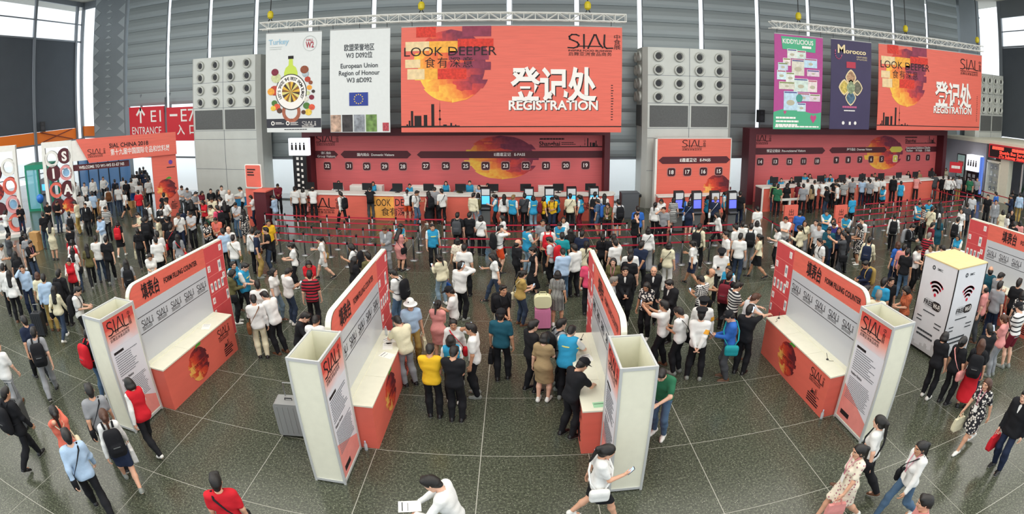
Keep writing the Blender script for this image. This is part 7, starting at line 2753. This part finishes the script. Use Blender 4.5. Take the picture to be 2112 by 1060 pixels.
def lanyard(root, o):
    link('lanyard', LANY, root)
    link('badge', BADGE, root)
NPH = 0
for k, o in enumerate(people):
    S = skel(o.pose, o.sex)
    q = o.q
    root = link('person', body_mesh(o.pose, o.sex), None, (o.x, o.y, 0), (0, 0, o.rz), (o.s * o.mir, o.s, o.s), label=o.label, cat='person', group='people in the registration hall')
    setm(root, q.choice(SKIN), M_LIP, M_EYE, M_EYEW)
    tk, tcol = o.top.split('.')
    if tk == 'vs':
        setm(link('shirt', wear_mesh('sh' if tcol == 'r' else 'ts', o.pose, o.sex), root), cloth('w'))
    if tk == 'jk':
        setm(link('shirt', wear_mesh('ts', o.pose, o.sex), root), cloth('w'))
    me = wear_mesh(tk, o.pose, o.sex)
    setm(link(me.name.split('.')[0], me, root), cloth(tcol))
    if o.bot != '-':
        bk, bc = o.bot.split('.')
        me = wear_mesh(bk, o.pose, o.sex)
        setm(link(me.name.split('.')[0], me, root), cloth(bc if bk != 'je' or bc in ('d', 'ld', 'dn') else bc))
    hm = 'br' if 'hb' in o.ex else 'gr' if 'hg' in o.ex else 'bo' if 'hl' in o.ex else 'k'
    M_ = Matrix(S.hR.tolist())
    eu = M_.to_euler()
    hs = q.uniform(.985, 1.03)
    setm(link('hair', HAIR[o.hair], root, S.head, eu, (hs, hs, hs)), HAIRM[hm])
    for e, hk_, hc in (('hcap', 'cap', 'k'), ('hbuc', 'buc', 'w'), ('hpol', 'pol', 'k')):
        if e in o.ex:
            setm(link('hat', HATS[hk_], root, S.head, eu), cloth(hc))
    if o.pose == 'be' or o.y < 14:
        sc_ = q.choice('wwgkb' if (o.bot[:2] in ('je', 'so') or o.sex == 'f') else 'kkkgb')
    else:
        sc_ = q.choice('wk' if o.sex == 'f' else 'kkg')
    for Hp, K, A, sg, F in S.leg:
        pitch = -.42 if F[2] > .03 else 0
        setm(link('shoe', SHOE, root, F + np.array((0, -.01, .0 if pitch == 0 else .01)), (pitch, 0, -sg * .12)), SHM[sc_], M_SOLE)
    if 'ly' in o.ex:
        lanyard(root, o)
    if 'ab' in o.ex:
        Sh, E, W, sg = S.arm[1]
        d = (E - Sh) / np.linalg.norm(E - Sh)
        MB().cyl(Sh + d * .12, Sh + d * .22, .07, .067, 14, caps=False).obj('armband', mat('armband_orange', '#e2a02c', .7), root)
    if o.top == 'vs.cv':
        b = MB()
        c0 = S.T((0, 0, 1.3))
        ra, rb = (.224, .139) if o.sex == 'm' else (.21, .132)
        pts = [S.T((ra * math.cos(a_), rb * math.sin(a_) + (.02 if o.sex == 'f' and math.sin(a_) > 0 else 0), 1.275)) for a_ in np.linspace(0, 2 * math.pi, 22)]
        b.tube(pts, .006, 4, 0, .02)
        b.obj('reflective_band', mat('band_yellow', '#d9d77a', .6), root)
    # carried things
    rot = Matrix.Rotation(o.rz, 3, 'Z')
    def wp(p):
        v = rot @ Vector((p[0] * o.s * o.mir, p[1] * o.s, p[2] * o.s))
        return (o.x + v.x, o.y + v.y, v.z)
    sc3 = (o.s * o.mir, o.s, o.s)
    owner = words(o).replace('person in ', '')
    ow = ' '.join(owner.split(' with ')[0].split()[:7])
    for e in o.ex:
        if e[:3] == 'bp.':
            off = -.215 - (.02 if tk in ('vs', 'jk') else 0)
            c_ = S.T((0, off, 1.2))
            t = link('backpack', None, None, wp(c_), (-S.lean, 0, o.rz), sc3, label='%s backpack on the back of %s' % (CNAME[e[3:]], ow), cat='backpack', group='backpacks worn in the crowd')
            setm(link('pack', PACK, t), cloth(e[3:]))
            for s_ in STRAP:
                setm(link('strap', s_, t, (0, -off, -1.2)), cloth(e[3:]))
            if o.y < 15:
                link('zip_trim', PULL, t)
        elif e[:3] == 'sb.':
            t = link('shoulder_bag', None, None, wp((.24, -.02, .88 + S.P.get('z', 0))), (0, 0, o.rz), sc3, label='%s shoulder bag slung across %s' % (CNAME[e[3:]], ow), cat='bag', group='shoulder bags in the crowd')
            setm(link('bag_body', SATCH, t), cloth(e[3:]))
            setm(link('strap', SSTR, t, (-.24, .02, -.88)), cloth(e[3:]))
        elif e[:3] == 'tb.':
            Sh, E, W, sg = S.arm[1] if S.arm[1][2][2] < 1.0 else S.arm[0]
            t = link('hand_bag', None, None, wp(W + np.array((0, .03, -.49))), (0, 0, o.rz), sc3, label='%s bag hanging from the hand of %s' % (CNAME[e[3:]], ow), cat='bag', group='bags carried in the crowd')
            setm(link('bag_body', TOTE, t), cloth(e[3:]))
            for h_ in THAN:
                setm(link('handle', h_, t), cloth(e[3:]))
        elif e == 'pp':
            p_ = wp((-.05, .56, 1.07))
            sheet(p_[0], p_[1], p_[2], 'white form held by the person bending over', o.rz + .3)
    if o.pose in ('ph', 'p1', 'w1', 'ca', 'up') and o.x * o.x + o.y * o.y < 15 ** 2:
        Sh, E, W, sg = S.arm[0]
        fd = (W - E) / np.linalg.norm(W - E)
        p_ = W + fd * .1 + np.array((0, 0, .03))
        t = link('smartphone', None, None, wp(p_), (-.7 if o.pose != 'up' else -.1, 0, o.rz), sc3, label='smartphone in the hand of ' + ow, cat='phone', group='phones in hands')
        link('case', PHONE[0], t)
        link('screen', PHONE[1], t)
        NPH += 1
print('people', len(people), 'labels', len(labels), 'phones', NPH, 'posts', NPOST)
